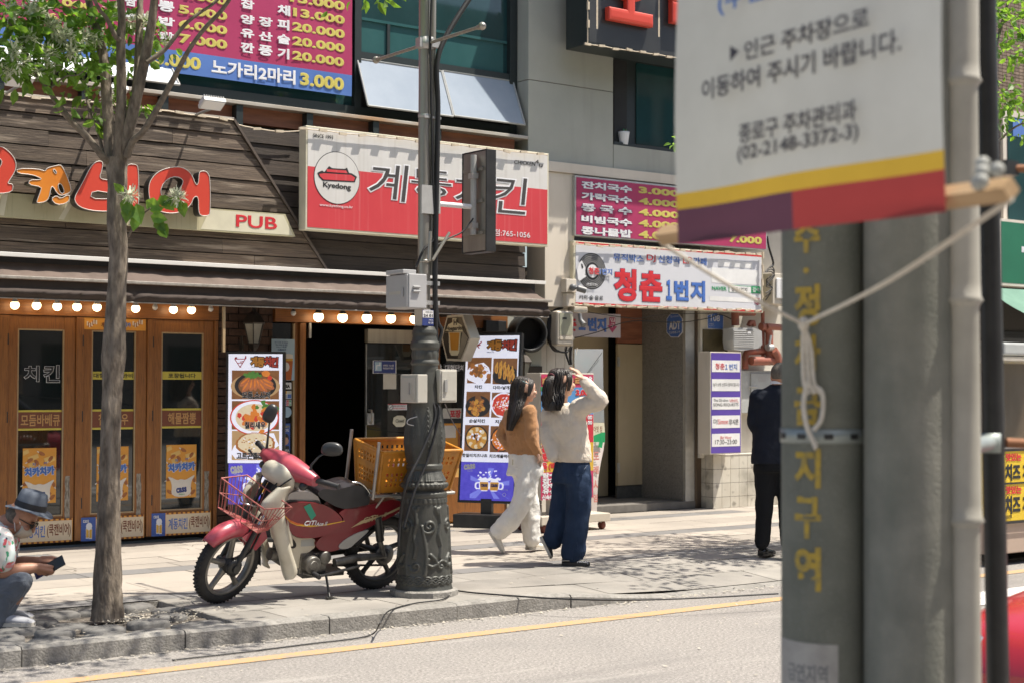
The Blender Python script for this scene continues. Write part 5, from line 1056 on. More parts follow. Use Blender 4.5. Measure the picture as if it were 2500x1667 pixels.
def food(mb, P, u0, v0, u1, v1, kind, seed=1):
 """a printed photograph of a dish filling a rectangle of the plane"""
 FZ[0] = 0; rg = random.Random(seed); W_, H_ = u1-u0, v1-v0; F = lambda x, y: (u0+W_*x, v0+H_*y)
 mb.urect(P, u0, v0, u1, v1, e_br if kind not in ('gor',) else e_wd, .001)
 B = lambda x, y, a, c, m, an=0, n=18, j=.1: blob(mb, P, *F(x,y), W_*a, H_*c, m, an, n, j, seed)
 if kind == 'saus':
  B(.5,.45,.52,.44,e_wd,j=0,n=36); B(.5,.47,.44,.46,e_dk,j=0,n=40); B(.5,.46,.36,.38,e_br,j=0,n=40)
  for i in range(26): B(.42+rg.gauss(0,.09),.82+rg.gauss(0,.05),.04,.05,e_gr,j=.3,n=9)
  B(.72,.88,.09,.11,e_or); B(.8,.74,.05,.08,e_rd)
  for x, y, an in ((.28,.6,.5),(.34,.5,1.0),(.42,.5,1.2),(.5,.52,1.35),(.58,.5,1.8),(.68,.55,2.2),(.76,.6,2.5),(.3,.42,.8),(.66,.4,2.0),(.78,.46,2.5)): B(x,y,.055,.22,e_sk,an-1.57+.2,20,.05); B(x-.012,y+.03,.018,.16,e_or,an-1.57+.2,12,.1)
 elif kind == 'shrimp':
  B(.48,.42,.52,.62,e_rd,j=0,n=40); B(.48,.42,.49,.58,e_w,j=0,n=40); B(.48,.42,.40,.48,e_cr,j=0,n=36)
  for i in range(22): B(.78+rg.gauss(0,.07),.8+rg.gauss(0,.08),.05,.06,e_gr,j=.3,n=9)
  B(.72,.7,.07,.09,e_gd)
  for i in range(46): B(.45+rg.gauss(0,.14),.40+rg.gauss(0,.15),.06,.075,rg.choice([e_or,e_rd,e_or]),rg.random()*3,10,.2)
 elif kind == 'gor':
  B(.5,.5,.5,.42,e_w,j=.15,n=12,an=.3); B(.5,.55,.42,.40,e_fr,j=.04,n=40); B(.5,.57,.37,.34,e_cr,j=.04,n=40)
  for i in range(40): B(.5+rg.gauss(0,.15),.57+rg.gauss(0,.13),.02,.02,rg.choice([e_w,e_fr,e_gd]),0,8,.3)
 else:
  base = {'a':e_fr,'b':e_gd,'c':e_fr,'d':e_rd,'e':e_cr,'f':e_rd}[kind]; 
  if kind in 'ef': B(.5,.5,.48,.48,e_dk,j=0,n=40); B(.5,.5,.43,.43,e_gd if kind == 'e' else e_or,j=.02,n=40)
  elif kind == 'd': B(.5,.5,.52,.5,e_w,j=0,n=40); B(.5,.5,.46,.44,e_rd,j=.03,n=40)
  elif kind == 'c': B(.5,.42,.52,.42,e_dk,j=0,n=36)
  elif kind == 'a': B(.5,.4,.5,.4,e_w,j=.2,n=10)
  else: B(.5,.35,.52,.35,e_dk,.2,20,.05)
  if kind == 'e':
   for i in range(16): B(.5+.33*math.cos(i*.3927),.5+.33*math.sin(i*.3927),.085,.085,e_gd if i % 2 else e_cr,j=.06)
   for i in range(26): B(.5+rg.gauss(0,.1),.52+rg.gauss(0,.1),.05,.05,rg.choice([e_w,e_cr,e_fr,e_dk]),0,9,.3)
  elif kind in 'ac':
   for i in range(34): B(.5+rg.gauss(0,.16),.46+rg.gauss(0,.15),.09,.08,rg.choice([e_fr,e_fr,e_gd,e_br]),rg.random()*3,12,.22)
   for i in range(40): B(.5+rg.gauss(0,.17),.48+rg.gauss(0,.15),.025,.02,rg.choice([e_gd,e_or,e_br]),rg.random()*3,7,.3)
  elif kind == 'b':
   for x, y in ((.15,.6),(.32,.66),(.48,.62),(.62,.52),(.78,.46),(.3,.4),(.5,.36),(.68,.26),(.84,.3)): B(x,y,.075,.2,e_gd,rg.uniform(-.2,.2),14,.1); B(x+.02,y+.2,.03,.06,e_gd,0,9,.1); B(x-.02,y-.04,.03,.1,e_fr,0,9,.2)
  else:
   for i in range(90): B(.5+rg.gauss(0,.17),.5+rg.gauss(0,.16),.05,.02,rg.choice([e_w,e_cr,e_rd,e_or,e_w]),rg.random()*3,8,.2)
def mugs(mb, P, u0, v0, u1, v1):
 FZ[0] = 0; F = lambda x, y: (u0+(u1-u0)*x, v0+(v1-v0)*y)
 for k in range(9):
  a_ = k*.7; shape(mb, P, [F(.45,.45), F(min(1,max(0,.45+.9*math.cos(a_))), min(1,max(0,.45+.9*math.sin(a_)))), F(min(1,max(0,.45+.9*math.cos(a_+.18))), min(1,max(0,.45+.9*math.sin(a_+.18))))], [], e_l, .0013+.0001*k)
 for (x, s_) in ((.36,-.18),(.62,.10)):
  q_ = lambda a, c: F(x+a+s_*c*.3, .42+c)
  shape(mb, P, smooth_loop([q_(-.13,-.18),q_(.13,-.18),q_(.13,.2),q_(-.13,.2)],1), [], e_w, .0026); shape(mb, P, [q_(-.10,-.15),q_(.10,-.15),q_(.11,.12),q_(-.11,.12)], [], e_gd, .0030)
  for i in range(7): blob(mb, P, *q_(-.12+i*.04, .18+.05*random.random()), (u1-u0)*.05, (v1-v0)*.045, e_w, 0, 9, .3)
  h = -1 if s_ < 0 else 1; shape(mb, P, smooth_loop([q_(h*.12,.12),q_(h*.24,.10),q_(h*.24,-.12),q_(h*.12,-.12),q_(h*.12,-.08),q_(h*.2,-.08),q_(h*.2,.06),q_(h*.12,.08)],1), [], e_w, .0034)
  mb.utext(P, 'cass', *q_(-.09,-.04), *q_(.09,.06), m_navy, .0045, .05)
 for i in range(16): blob(mb, P, *F(.48+random.gauss(0,.12), .78+random.gauss(0,.08)), (u1-u0)*.025, (v1-v0)*.025, e_w, 0, 7, .4)
def logo_words(mb, P, f, a, c):
 m_lo = mat('logo orange', (.80,.35,.06), None, 4, .5); m_lr = mat('logo red', (.70,.09,.06), None, 4, .5); x0, y0 = a; x1, y1 = c; w_ = (x1-x0)/4
 for i, (tx, m) in enumerate((('계',m_lo),('동',m_lo),('치',m_lr),('킨',m_lr))): mb.ptext(P, tx, f(x0+w_*i, y0+(y1-y0)*(.06*(i%2))), f(x0+w_*(i+1.02), y1-(y1-y0)*.06*((i+1)%2)), m, .004+.0015*i, .06, (m_ktext,.075), rot=(.05,-.04,.05,-.06)[i])
def bird_logo(mb, P, f, x, y, w_, h_):
 L = lambda *p: [f(x+w_*a, y+h_*c) for a, c in p]
 for (p, q_) in (((.05,.22),(.95,.22)),((.05,.22),(.5,.98)),((.95,.22),(.5,.98)),((.45,.98),(.6,.98)),((.3,.6),(.72,.6)),((.5,.5),(.85,.42))): mb.tube([P.hit(*f(x+w_*p[0],y+h_*p[1]),.003), P.hit(*f(x+w_*q_[0],y+h_*q_[1]),.003)], .0035, m_rtext, 4)
 mb.ppoly(P, L((.02,.22),(.08,.05),(.2,.02),(.28,.12),(.2,.22)), m_rtext, .003)
 for k in range(3): mb.ppoly(P, L((.88,.2),(.95+.03*k,-.1+.1*k),(1.06,.0+.1*k)), m_rtext, .003+.0003*k)
md = thing('menu_display', 'lit menu display of sausages, chilli prawns and pizza behind the scooter', 'menu board', (0,0,0), 0, 'lit menu displays of the pub')
o1 = YP(-.42).hit(*Z4(1395,1420)); PM1 = Plane((o1.x,o1.y,0), (CROT.col[0].x, CROT.col[0].y, 0), (0,0,1)); md.location = (o1.x, o1.y, 0)
a, c = PM1.uv(*Z4(1238,577)), PM1.uv(*Z4(1553,1422)); b = MB(); b.urect(PM1, a[0], c[1], c[0], a[1], m_blk, 0, .07); b.urect(PM1, a[0]+.05, 0.012, c[0]-.05, c[1], m_blk, -.02, .03); b.build('frame', md, bevel=.004)
b = MB(); b.urect(PM1, a[0]-.03, 0.0, c[0]+.03, .03, m_blk, .16, .40); b.build('foot', md, bevel=.004)
b = MB(); b.prect(PM1, Z4(1250,590), Z4(1541,1186), e_w, .0005); b.prect(PM1, Z4(1250,1187), Z4(1541,1412), e_p, .0005)
for k, (y0, y1, kd) in enumerate(((680,837,'saus'),(847,1002,'shrimp'),(1010,1169,'gor'))):
 q0, q1 = PM1.uv(*Z4(1267,y1)), PM1.uv(*Z4(1527,y0)); food(b, PM1, q0[0], q0[1], q1[0], q1[1], kd, k+1)
q0, q1 = PM1.uv(*Z4(1300,1405)), PM1.uv(*Z4(1530,1195)); mugs(b, PM1, q0[0], q0[1], q1[0], q1[1]); b.build('print', md)
b = MB(); wo2 = (m_wtext, .04)
logo_words(b, PM1, Z4, (1370,605), (1520,662)); bird_logo(b, PM1, Z4, 1280, 605, 65, 58); b.ptext(PM1, 'since1993', Z4(1375,656), Z4(1412,664), m_ktext, .003, .01)
for tx, x0, y0, x1, y1 in (('모듬 소시지',1325,796,1475,834),('칠리새우',1338,960,1452,998),('고르곤졸라',1294,1128,1440,1166)): b.ptext(PM1, tx, Z4(x0,y0), Z4(x1,y1), m_ktext, .009, .03, wo2)
b.ptext(PM1, 'cass', Z4(1260,1200), Z4(1328,1242), m_wtext, .004, .05, rot=.12); b.ptext(PM1, 'FRESH', Z4(1280,1243), Z4(1315,1252), m_wtext, .004, .0); b.build('lettering', md)
md2 = thing('menu_display', 'lit menu display with six chicken dishes behind the woman in tan', 'menu board', (0,0,0), 0, 'lit menu displays of the pub')
th2 = R(-55.6); o2 = ground(1190,1287); ux2 = Vector((math.cos(th2), math.sin(th2), 0)); no2 = Vector((math.sin(th2), -math.cos(th2), 0)); be = R(6.5); uz2 = Vector((0,0,1))*math.cos(be)-no2*math.sin(be)
PM2 = Plane(o2+Vector((0,0,.0)), ux2, uz2); md2.location = o2
M2 = lambda x, y: R1(x, y)
(ul, vb), (ur_, vt) = PM2.uv(*R1(243,1165)), PM2.uv(*R1(553,336)); ul2 = PM2.uv(*R1(520,1165))[0]; b = MB(); b.urect(PM2, ul-.012, vb-.012, ul2+.012, vt+.012, m_blk, 0, .08); b.build('frame', md2, bevel=.004)
b = MB(); f0 = [o2+ux2*(ul-.02)-no2*.02, o2+ux2*(ul2+.0)-no2*.02]; b.box(o2+ux2*((ul+ul2)/2)-no2*.05+Vector((0,0,.07)), (ul2-ul+.03,.30,.14), m_blk, Matrix.Rotation(th2, 3, 'Z')); b.box(o2+ux2*((ul+ul2)/2)-no2*.06+Vector((0,0,.2)), (.12,.08,.2), m_blk, Matrix.Rotation(th2, 3, 'Z')); b.build('foot', md2, bevel=.006)
Wm, Hm = ul2-ul, vt-vb; FF = lambda x, y: (ul+Wm*x, vb+Hm*y)
b = MB(); b.urect(PM2, *FF(.02,.235), *FF(.98,.99), e_w, .0005); b.urect(PM2, *FF(.02,.008), *FF(.98,.234), e_p, .0005)
cells = [((.06,.705),(.495,.86),'a'),((.525,.70),(.96,.855),'b'),((.06,.503),(.495,.655),'c'),((.525,.50),(.96,.65),'d'),((.06,.30),(.495,.455),'e'),((.525,.295),(.96,.45),'f')]
for k, (q0, q1, kd) in enumerate(cells): food(b, PM2, *FF(*q0), *FF(*q1), kd, k+11)
mugs(b, PM2, *FF(.2,.02), *FF(.9,.2)); b.build('print', md2)
b = MB(); ff = lambda x, y: (x, y)
m_lo = mat('logo orange', (.80,.35,.06)); m_lr = mat('logo red', (.70,.09,.06))
for i, (tx, m) in enumerate((('계',m_lo),('동',m_lo),('치',m_lr),('킨',m_lr))): b.utext(PM2, tx, *FF(.40+.135*i,.905-.004*(i%2)), *FF(.535+.135*i,.96+.004*(i%2)), m, .004+.0015*i, .06, (m_ktext,.075), rot=(.05,-.04,.05,-.06)[i])
for k in range(3): b.tube([PM2.pt(*FF(.22,.93),.003), PM2.pt(*FF(.30-.02*k,.955-.02*k),.003)], .006, m_rtext, 4)
b.utext(PM2, 'since1993', *FF(.40,.888), *FF(.53,.897), m_navy, .003, .01)
for tx, x0, y0, x1, y1 in (('치킨',.2,.672,.34,.694),('다리+날개치킨',.54,.668,.96,.690),('순살치킨',.13,.468,.42,.490),('치즈해물',.6,.465,.92,.487),('핫칠리치즈나쵸',.03,.262,.49,.284),('치즈해물떡볶이',.52,.260,.97,.282)): b.utext(PM2, tx, *FF(x0,y0), *FF(x1,y1), m_ktext, .004, .04)
b.utext(PM2, 'cass', *FF(.07,.19), *FF(.28,.222), m_wtext, .004, .05, rot=.12); b.utext(PM2, 'FRESH', *FF(.14,.178), *FF(.24,.185), m_wtext, .004); b.ucircle(PM2, *FF(.82,.045), .02, .02, m_wtext, .004, 20, inner=.8); b.utext(PM2, '100% RECYCLED', *FF(.76,.07), *FF(.88,.078), m_wtext, .004); b.build('lettering', md2)
wp = ground(*L8(835,1475)); PV = YP(wp.y+.10); v0, v1 = PV.uv(*L8(358,1205)), PV.uv(*L8(815,118)); 
rb = thing('restaurant_board', 'wheeled red and blue restaurant price board behind the woman in cream', 'sign', (v0[0]+.4, wp.y+.2, 0))
b = MB(); b.bx(v0[0]-.01, v1[0]+.01, PV.o.y+.004, PV.o.y+.24, v0[1]-.01, v1[1]+.01, m_sock); b.build('cabinet', rb, bevel=.006)
z0, z1 = v0[1], v1[1]; q = lambda y: PV.uv(*L8(500,y))[1]
m_rb1 = mat('board magenta', (.55,.05,.13), None, 3, .45); m_rb2 = mat('board blue', (.11,.30,.60), None, 3, .45); m_rb3 = mat('board yellow', (.72,.46,.06), None, 3, .45); m_rb4 = mat('board red', (.62,.045,.07), None, 3, .45)
b = MB()
for ya, yb_, m in ((118,230,m_rb1),(230,470,m_rb2),(470,715,m_rb4),(715,965,m_rb3),(965,1205,m_rb1)): b.urect(PV, v0[0], q(yb_), v1[0], q(ya), m, .001)
b.build('face_panel', rb); b = MB()
for tx, x0, y0, x1, y1, m, bd, ol in (('中',368,140,440,225,m_gold2,.07,m_rtext),('화요리',470,140,730,215,m_gold2,.06,m_rtext),('2층',752,135,805,170,m_wtext,.03,None),('생맥주',370,250,560,320,m_ystrip,.07,m_navy),('3,000',662,250,800,312,m_rtext,.06,m_wtext),('노가리',370,330,560,395,m_ystrip,.07,m_navy),('소주',370,400,500,465,m_ystrip,.06,m_navy),('00',765,475,805,510,m_wtext,.05,None),('00',765,520,805,555,m_wtext,.05,None),('훈제',362,725,520,795,m_rtext,.06,m_wtext),('훈제치킨',362,800,620,870,m_rtext,.06,m_wtext),('육',362,885,415,955,m_rtext,.06,m_wtext),('(배달)',425,885,560,950,m_rtext,.05,None),('탕수육',370,975,560,1012,m_wtext,.05,None),('잡채밥',370,1022,560,1062,m_wtext,.05,None),('양장피',370,1070,560,1105,m_wtext,.05,None),('유산슬',370,1115,560,1150,m_wtext,.05,None),('신속배달 단체환영',368,1166,640,1198,m_wtext,.04,None)):
 b.ptext(PV, tx, L8(x0,y0), L8(x1,y1), m, .003, bd, (ol,.03) if ol else None)
b.build('lettering', rb)
b = MB(); zb0 = .085; b.bx(v0[0]-.05, v1[0]+.17, PV.o.y-.08, PV.o.y+.42, zb0, zb0+.085, m_sock); b.build('base', rb, bevel=.006)
b = MB(); b.bx(v0[0]+.22, v0[0]+.52, PV.o.y+.06, PV.o.y+.2, zb0+.085, z0, m_wwall); b.build('column', rb)
for sx in (v0[0]+.02, v1[0]+.10):
 for sy in (PV.o.y-.02, PV.o.y+.36):
  b = MB(); b.lathe([(.012,-.02),(.042,-.02),(.046,-.012),(.046,.012),(.042,.02),(.012,.02)], (sx, sy, .046), mat('caster rubber', (.20,.06,.04), None, 5, .6), 18, axis=(1,0,0)); b.bx(sx-.03, sx+.03, sy-.02, sy+.02, .07, .085, m_alu); b.build('caster', rb)
b = MB(); b.urect(PV, v0[0]-.001+.0, q(260), v0[0]+.03, q(225), m_gtext, .003); b.build('tape', rb)
vb_ = thing('vinyl_banner', 'tall faded translucent vinyl banner with green tape beside the wheeled board', 'banner', (v1[0]+.2, wp.y+.35, 0)); PVb = YP(wp.y+.42); m_vin = mat('faded vinyl', (.36,.42,.44), (.42,.40,.42), 1.5, .25, alpha=.82); m_vin2 = mat('white vinyl', (.66,.62,.58), (.60,.52,.50), 3, .4)
def vs(rows, m, mb, off=0):
 pts = [[PVb.hit(*R2(x, y), off+.02*math.sin(y*.012)) for x in (xa, (xa+xb_)/2, xb_)] for xa, xb_, y in rows]
 mb.add([p for r in pts for p in r], [(3*i+j, 3*i+j+1, 3*i+j+4, 3*i+j+3) for i in range(len(pts)-1) for j in range(2)], m, True)
b = MB(); vs([(110,255,526),(110,256,650),(112,258,760),(118,262,900)], m_vin, b); b.build('clear_panel', vb_)
b = MB(); vs([(118,262,901),(118,264,935),(125,266,980)], m_cpale, b); vs([(125,266,981),(130,258,1040),(140,243,1110),(150,232,1180),(160,226,1280),(168,224,1375)], m_vin2, b); b.build('printed_panel', vb_)
b = MB(); b.ppoly(PVb, [R2(*p) for p in ((205,968),(250,950),(266,950),(266,1000),(255,1002),(250,1030),(230,1025),(236,1000),(205,998))], m_gtext, .03); b.build('tape', vb_)
b = MB(); b.ptext(PVb, '어맛 참', R2(208,918), R2(252,950), m_brstr, .03, .02)
for i, tx in enumerate(('도','래','ㅅ','임')): b.ptext(PVb, tx, R2(206,1050+i*72), R2(236-i*3,1090+i*72), mat('faded red print', (.55,.22,.19), None, 4, .5), .03, .04)
b.build('lettering', vb_); b = MB(); b.tube([PVb.hit(*R2(108,600)), PVb.hit(*R2(124,520))], .006, m_wwall, 6); b.tube([PVb.hit(*R2(250,545),.03), PVb.hit(*R2(170,655),.03)], .003, m_blk, 5); b.build('cord', vb_)
# ================================================================ LAMP POST
m_iron = mat('painted cast iron', (.078,.079,.070), (.055,.057,.05), 8, .5, metal=.25, bump=.12, bscale=90); overlay(m_iron, (.13,.125,.11), 5, lo=.55, hi=.75, amt=.5)
m_box = mat('grey switch box', (.44,.44,.44), (.40,.40,.40), 3, .5); m_boxb = mat('beige control box', (.50,.48,.42), (.45,.43,.375), 4, .5); overlay(m_boxb, (.34,.30,.23), 10, lo=.58, hi=.7, amt=.4)
LPB = ground(1035, 1450); lx, ly = LPB.x, LPB.y
lpst = thing('lamp_post', 'dark ornate cast iron lamp post with steel upper pole beside the red scooter', 'lamp post', (lx, ly, 0))
zz = lambda py: vert_at((lx, ly, 0), py)
pp = [(.232,K3(0,1515)),(.232,K3(0,1478)),(.212,K3(0,1470)),(.214,K3(0,1440)),(.205,K3(0,1425)),(.199,K3(0,1405)),(.197,K3(0,1390)),(.187,K3(0,1250)),(.178,K3(0,1100)),(.169,K3(0,950)),(.160,K3(0,800)),(.158,K3(0,765)),(.163,K3(0,752)),(.163,K3(0,728)),(.15,K3(0,716)),(.135,K3(0,706)),(.150,K3(0,692)),(.164,K3(0,676)),(.164,K3(0,660)),(.152,K3(0,648)),(.142,K3(0,632)),(.128,K3(0,590)),(.122,K3(0,562)),(.131,K3(0,550)),(.131,K3(0,525)),(.122,K3(0,512)),(.131,K3(0,460)),(.143,K3(0,370)),(.141,K3(0,300)),(.130,K3(0,200)),(.119,K3(0,110)),(.106,L4(0,1330)),(.096,L4(0,1240)),(.095,L4(0,1180)),(.104,L4(0,1165)),(.102,L4(0,1150)),(.094,L4(0,1130)),(.094,L4(0,1050)),(.104,L4(0,1030)),(.106,L4(0,990)),(.096,L4(0,970)),(.09,L4(0,930)),(.094,L4(0,905)),(.09,L4(0,880)),(.078,L4(0,850)),(.06,L4(0,846))]
pf = [(r, zz(p[1])) for r, p in pp]; pf[0] = (pf[0][0], 0.0)
prz = np.array([z for r, z in pf]); prr = np.array([r for r, z in pf])
NT, NZ = 200, 520; zs = np.linspace(0, prz[-1], NZ); rs = np.interp(zs, prz, prr); th = np.linspace(0, 2*np.pi, NT, endpoint=False)
TAN, ZZ = np.meshgrid(th, zs); RR = np.repeat(rs[:,None], NT, 1); relief = np.zeros_like(RR)
def arc_relief(relief, pts, w, h):
 """raise a ribbon along a polyline given in (angle, height)"""
 for i in range(len(pts)-1):
  (a0, z0), (a1, z1) = pts[i], pts[i+1]
  da = (TAN-a0+np.pi) % (2*np.pi)-np.pi; X = da*.18; Y = ZZ-z0; vx = ((a1-a0+np.pi) % (2*np.pi)-np.pi)*.18; vy = z1-z0
  t = np.clip((X*vx+Y*vy)/(vx*vx+vy*vy+1e-9), 0, 1); d = np.hypot(X-t*vx, Y-t*vy)
  np.maximum(relief, h*np.clip(1-(d/w)**2, 0, 1)**.5, out=relief)
def spiral(a, z, r0, turns, sgn, flip=1): return [(a+sgn*flip*(r0*(1-k/26))*math.cos(k/26*turns*2*math.pi)/.18, z+sgn*(r0*(1-k/26))*math.sin(k/26*turns*2*math.pi)) for k in range(25)]
zb1_ = zz(K3(0,1380)[1]); zb2_ = zz(K3(0,800)[1])
for k in range(6):
 a0 = k*math.pi/3+.15; f = 1 if k % 2 else -1
 arc_relief(relief, spiral(a0, .50, .055, 1.7, f), .010, .013)
 tail = [(a0+f*.055/.18, .50)]+[(a0+f*(.30-.18*math.sin(t*2.4)), .50-.34*t) for t in [i/10 for i in range(1,11)]]; arc_relief(relief, tail, .013, .016)
 arc_relief(relief, [(a0-.05*f,.30),(a0-.22*f,.27),(a0-.30*f,.235),(a0-.1*f,.215),(a0+.1*f,.235),(a0+.02*f,.27)], .012, .015); arc_relief(relief, spiral(a0+.5, .22, .045, 1.2, -f), .009, .012)
 arc_relief(relief, [(a0+.45,.62),(a0+.52,.52),(a0+.40,.44),(a0+.52,.36),(a0+.45,.28)], .014, .015); arc_relief(relief, [(a0+.3,.63),(a0+.42,.585),(a0+.56,.63)], .012, .012)
for row in range(2):
 for k in range(20):
  a0 = (k+.5*row)*2*math.pi/20; zc = zb1_-.005+row*.026
  for rr_ in (.030, .016): arc_relief(relief, [(a0+rr_/.18*math.cos(t), zc+rr_*math.sin(t)) for t in np.linspace(0, math.pi, 9)], .0055, .009)
zr0, zr1 = zz(K3(0,692)[1]), zz(K3(0,650)[1]); relief += np.where((ZZ > zr0) & (ZZ < zr1), .009*np.abs(np.sin(TAN*15+(ZZ-zr0)*28))**.6, 0)
zl0_, zl1_ = zz(K3(0,640)[1]), zz(K3(0,565)[1]); tt = np.clip((ZZ-zl0_)/(zl1_-zl0_), 0, 1); relief += np.where((ZZ > zl0_) & (ZZ < zl1_), .016*np.abs(np.cos(TAN*5))**.5*(1-tt)*(.55+.45*np.abs(np.sin(TAN*25))), 0)
zm0, zm1 = zz(K3(0,505)[1]), zz(K3(0,100)[1]); tt = np.clip((ZZ-zm0)/(zm1-zm0), 0, 1); q_ = (TAN*8/(2*np.pi)) % 1-.5; leaf = np.clip(1-(np.abs(q_)/(.46*np.sin(np.pi*np.clip(tt*.95+.03,0,1))+.02))**2, 0, 1); relief += np.where((ZZ > zm0) & (ZZ < zm1), .010*leaf*(.6+.4*np.cos((tt-np.abs(q_)*.8)*70)), 0)
zu0, zu1 = zz(L4(0,1130)[1]), zz(L4(0,1050)[1]); relief += np.where((ZZ > zu0) & (ZZ < zu1), .006*np.abs(np.sin(TAN*6))*np.abs(np.sin((ZZ-zu0)/(zu1-zu0)*np.pi)), 0)
zd0, zd1 = zz(K3(0,800)[1]), zz(K3(0,765)[1]); relief += np.where((ZZ > zd0) & (ZZ < zd1), .006*np.abs(np.sin(TAN*14)), 0)
RR = RR+relief; VX = lx+RR*np.cos(TAN); VY = ly+RR*np.sin(TAN)
b = MB(); vs_ = [Vector((VX[j,i], VY[j,i], ZZ[j,i])) for j in range(NZ) for i in range(NT)]
b.add(vs_, [(j*NT+i, j*NT+(i+1) % NT, (j+1)*NT+(i+1) % NT, (j+1)*NT+i) for j in range(NZ-1) for i in range(NT)], m_iron, True); b.build('cast_base', lpst)
b = MB(); b.lathe([(.245,0),(.245,.035),(.232,.045)], (lx,ly,0.002), m_kerb, 10, smooth=False); b.build('footing', lpst)
ztop = zz(-160); zc0 = prz[-1]-.03
b = MB(); b.tube([(lx-.012,ly,zc0),(lx-.012,ly,ztop)], .0455, m_metal, 24); b.build('steel_pole', lpst)
b = MB(); px_ = lx+.048; b.tube([(px_,ly-.01,zc0+.4),(px_,ly-.01,ztop)], .024, m_metal, 16); b.build('conduit', lpst)
b = MB(); b.lathe([(.05,0),(.051,.0),(.051,.018),(.0465,.022)], (lx-.012,ly,zz(L4(0,295)[1])), m_metal, 24, cap=False); b.lathe([(.0465,0),(.049,.004),(.049,.02),(.0465,.024)], (lx-.012,ly,zz(Z2(0,755)[1])), m_alu, 24, cap=False); b.bx(lx-.05,lx+.095,ly-.055,ly-.045,zz(Z2(0,762)[1]),zz(Z2(0,748)[1]),m_alu); b.build('clamp', lpst)
b = MB(); b.bx(lx-.06, lx-.005, ly-.075, ly+.05, zz(L4(0,840)[1]), zz(L4(0,700)[1]), m_boxb); b.bx(lx-.05,lx+.06,ly-.04,ly+.05,zz(L4(0,845)[1]),zz(L4(0,690)[1]),m_iron); b.build('bracket', lpst)
PQ = YP(ly-.078); ip = thing('id_plate', 'small white and navy number plate on the lamp post', 'plate', PQ.hit(*L4(335,840))); b = MB(); b.prect(PQ, L4(290,702), L4(386,840), m_navy, 0, .003); b.prect(PQ, L4(293,706), L4(384,772), m_paper, .001); b.build('plate', ip)
b = MB(); b.ptext(PQ, '24 01', L4(300,738), L4(380,766), m_ktext, .002, .03); b.ptext(PQ, '가로등 표지', L4(315,715), L4(380,726), m_ktext, .002, .01); b.ptext(PQ, '고장신고', L4(342,784), L4(382,798), m_wtext, .002, .01); b.ptext(PQ, '02-120', L4(342,806), L4(382,822), m_wtext, .002, .01); b.build('lettering', ip)
def sbox(name, label, corner, left, right, top, bot, m, depth_y, handle):
 """box seen corner on: corner, left and right are picture columns, top/bot picture rows at the corner"""
 t = thing(name, label, 'control box', (0,0,0)); Pf = YP(ly-depth_y); u0, v0 = Pf.uv(corner, bot); u1, v1 = Pf.uv(corner, top); xr_ = Pf.uv(right, (top+bot)/2)[0]
 PSd = Plane((u0, 0, 0), (0,1,0)); yb_ = PSd.uv(left, (top+bot)/2)[0]; t.location = (u0, ly-depth_y, v0)
 mb = MB(); mb.bx(u0, xr_, ly-depth_y, yb_, v0, v1, m); mb.build('body', t, bevel=.006)
 return t, u0, xr_, ly-depth_y, yb_, v0, v1
t, x0, x1, y0, y1, z0, z1 = sbox('switch_box', 'large grey switch box strapped high on the lamp post', 998, 945, 1042, 668, 752, m_box, .20, 0)
b = MB(); b.bx(x0-.012, x0-.001, y0+.008, y1-.004, z0+.006, z1-.006, m_box); d = b.build('door', t, bevel=.004); b = MB(); b.tube([(x0-.022,y0+.05,z0+.08),(x0-.022,y0+.05,z1-.10)], .008, m_box, 8); b.build('handle', d); b = MB(); b.bx(x0-.014, x0-.0125, y0+.085, y1-.05, z0+.10, z1-.12, m_boxb); b.build('label', d)
b = MB(); b.bx(x0+.03, x0+.09, y0-.016, y0, z1-.10, z1-.085, m_box); b.bx(x0+.03, x0+.09, y0-.016, y0, z1-.13, z1-.115, m_box); b.build('louvre', t, bevel=.005); b = MB(); b.bx(x0-.03, x0+.08, y0+.03, y1-.03, z1+.001, z1+.03, m_box); b.build('cap', t, bevel=.004)
b = MB()
for z in (z1-.05, z0+.05): b.bx(x1-.005, lx+.085, ly-.062, ly-.052, z-.015, z+.015, m_alu)
b.build('strap', t)
t, x0, x1, y0, y1, z0, z1 = sbox('control_box', 'beige control box with a recessed door panel on the lamp post', 1019, 977, 1044, 913, 983, m_boxb, .19, 0)
b = MB(); b.bx(x0-.006, x0-.0, y0+.025, y1-.03, z0+.02, z1-.02, m_boxb); d = b.build('door', t, bevel=.003); b = MB(); b.bx(x0-.012, x0-.006, y0+.085, y0+.105, z0+.06, z1-.06, m_alu); b.build('latch', d)
t = thing('control_box', 'grey control box with a long latch on the lamp post beside the hexagonal sign', 'control box', (0,0,0)); PQ = YP(ly-.14); a, c = PQ.uv(*L4(442,1215)), PQ.uv(*L4(590,1502)); t.location = (a[0], ly-.14, c[1])
b = MB(); b.bx(a[0], c[0], ly-.14, ly+.12, c[1], a[1], m_boxb); b.build('body', t, bevel=.006); b = MB(); b.bx(a[0]+.012, c[0]-.008, ly-.147, ly-.1405, c[1]+.012, a[1]-.012, m_boxb); d = b.build('door', t, bevel=.003); b = MB(); q0, q1 = PQ.uv(*L4(475,1305)), PQ.uv(*L4(497,1412)); b.bx(q0[0], q1[0], ly-.158, ly-.1475, q1[1], q0[1], m_alu); b.build('latch', d)
b = MB(); b.bx(lx+.02, a[0]-.002, ly-.05, ly+.04, c[1]+.05, c[1]+.09, m_alu); b.build('strap', t)
PXp = Plane((lx, 0, 0), (0,-1,0)); a, c = PXp.hit(*Z2(570,408)), PXp.hit(*Z2(1247,143)); zz_ = (a.z+c.z)/2
t = thing('banner_rod', 'steel cross rod with ball ends clamped high on the lamp post', 'rod', (lx, ly, zz_)); 
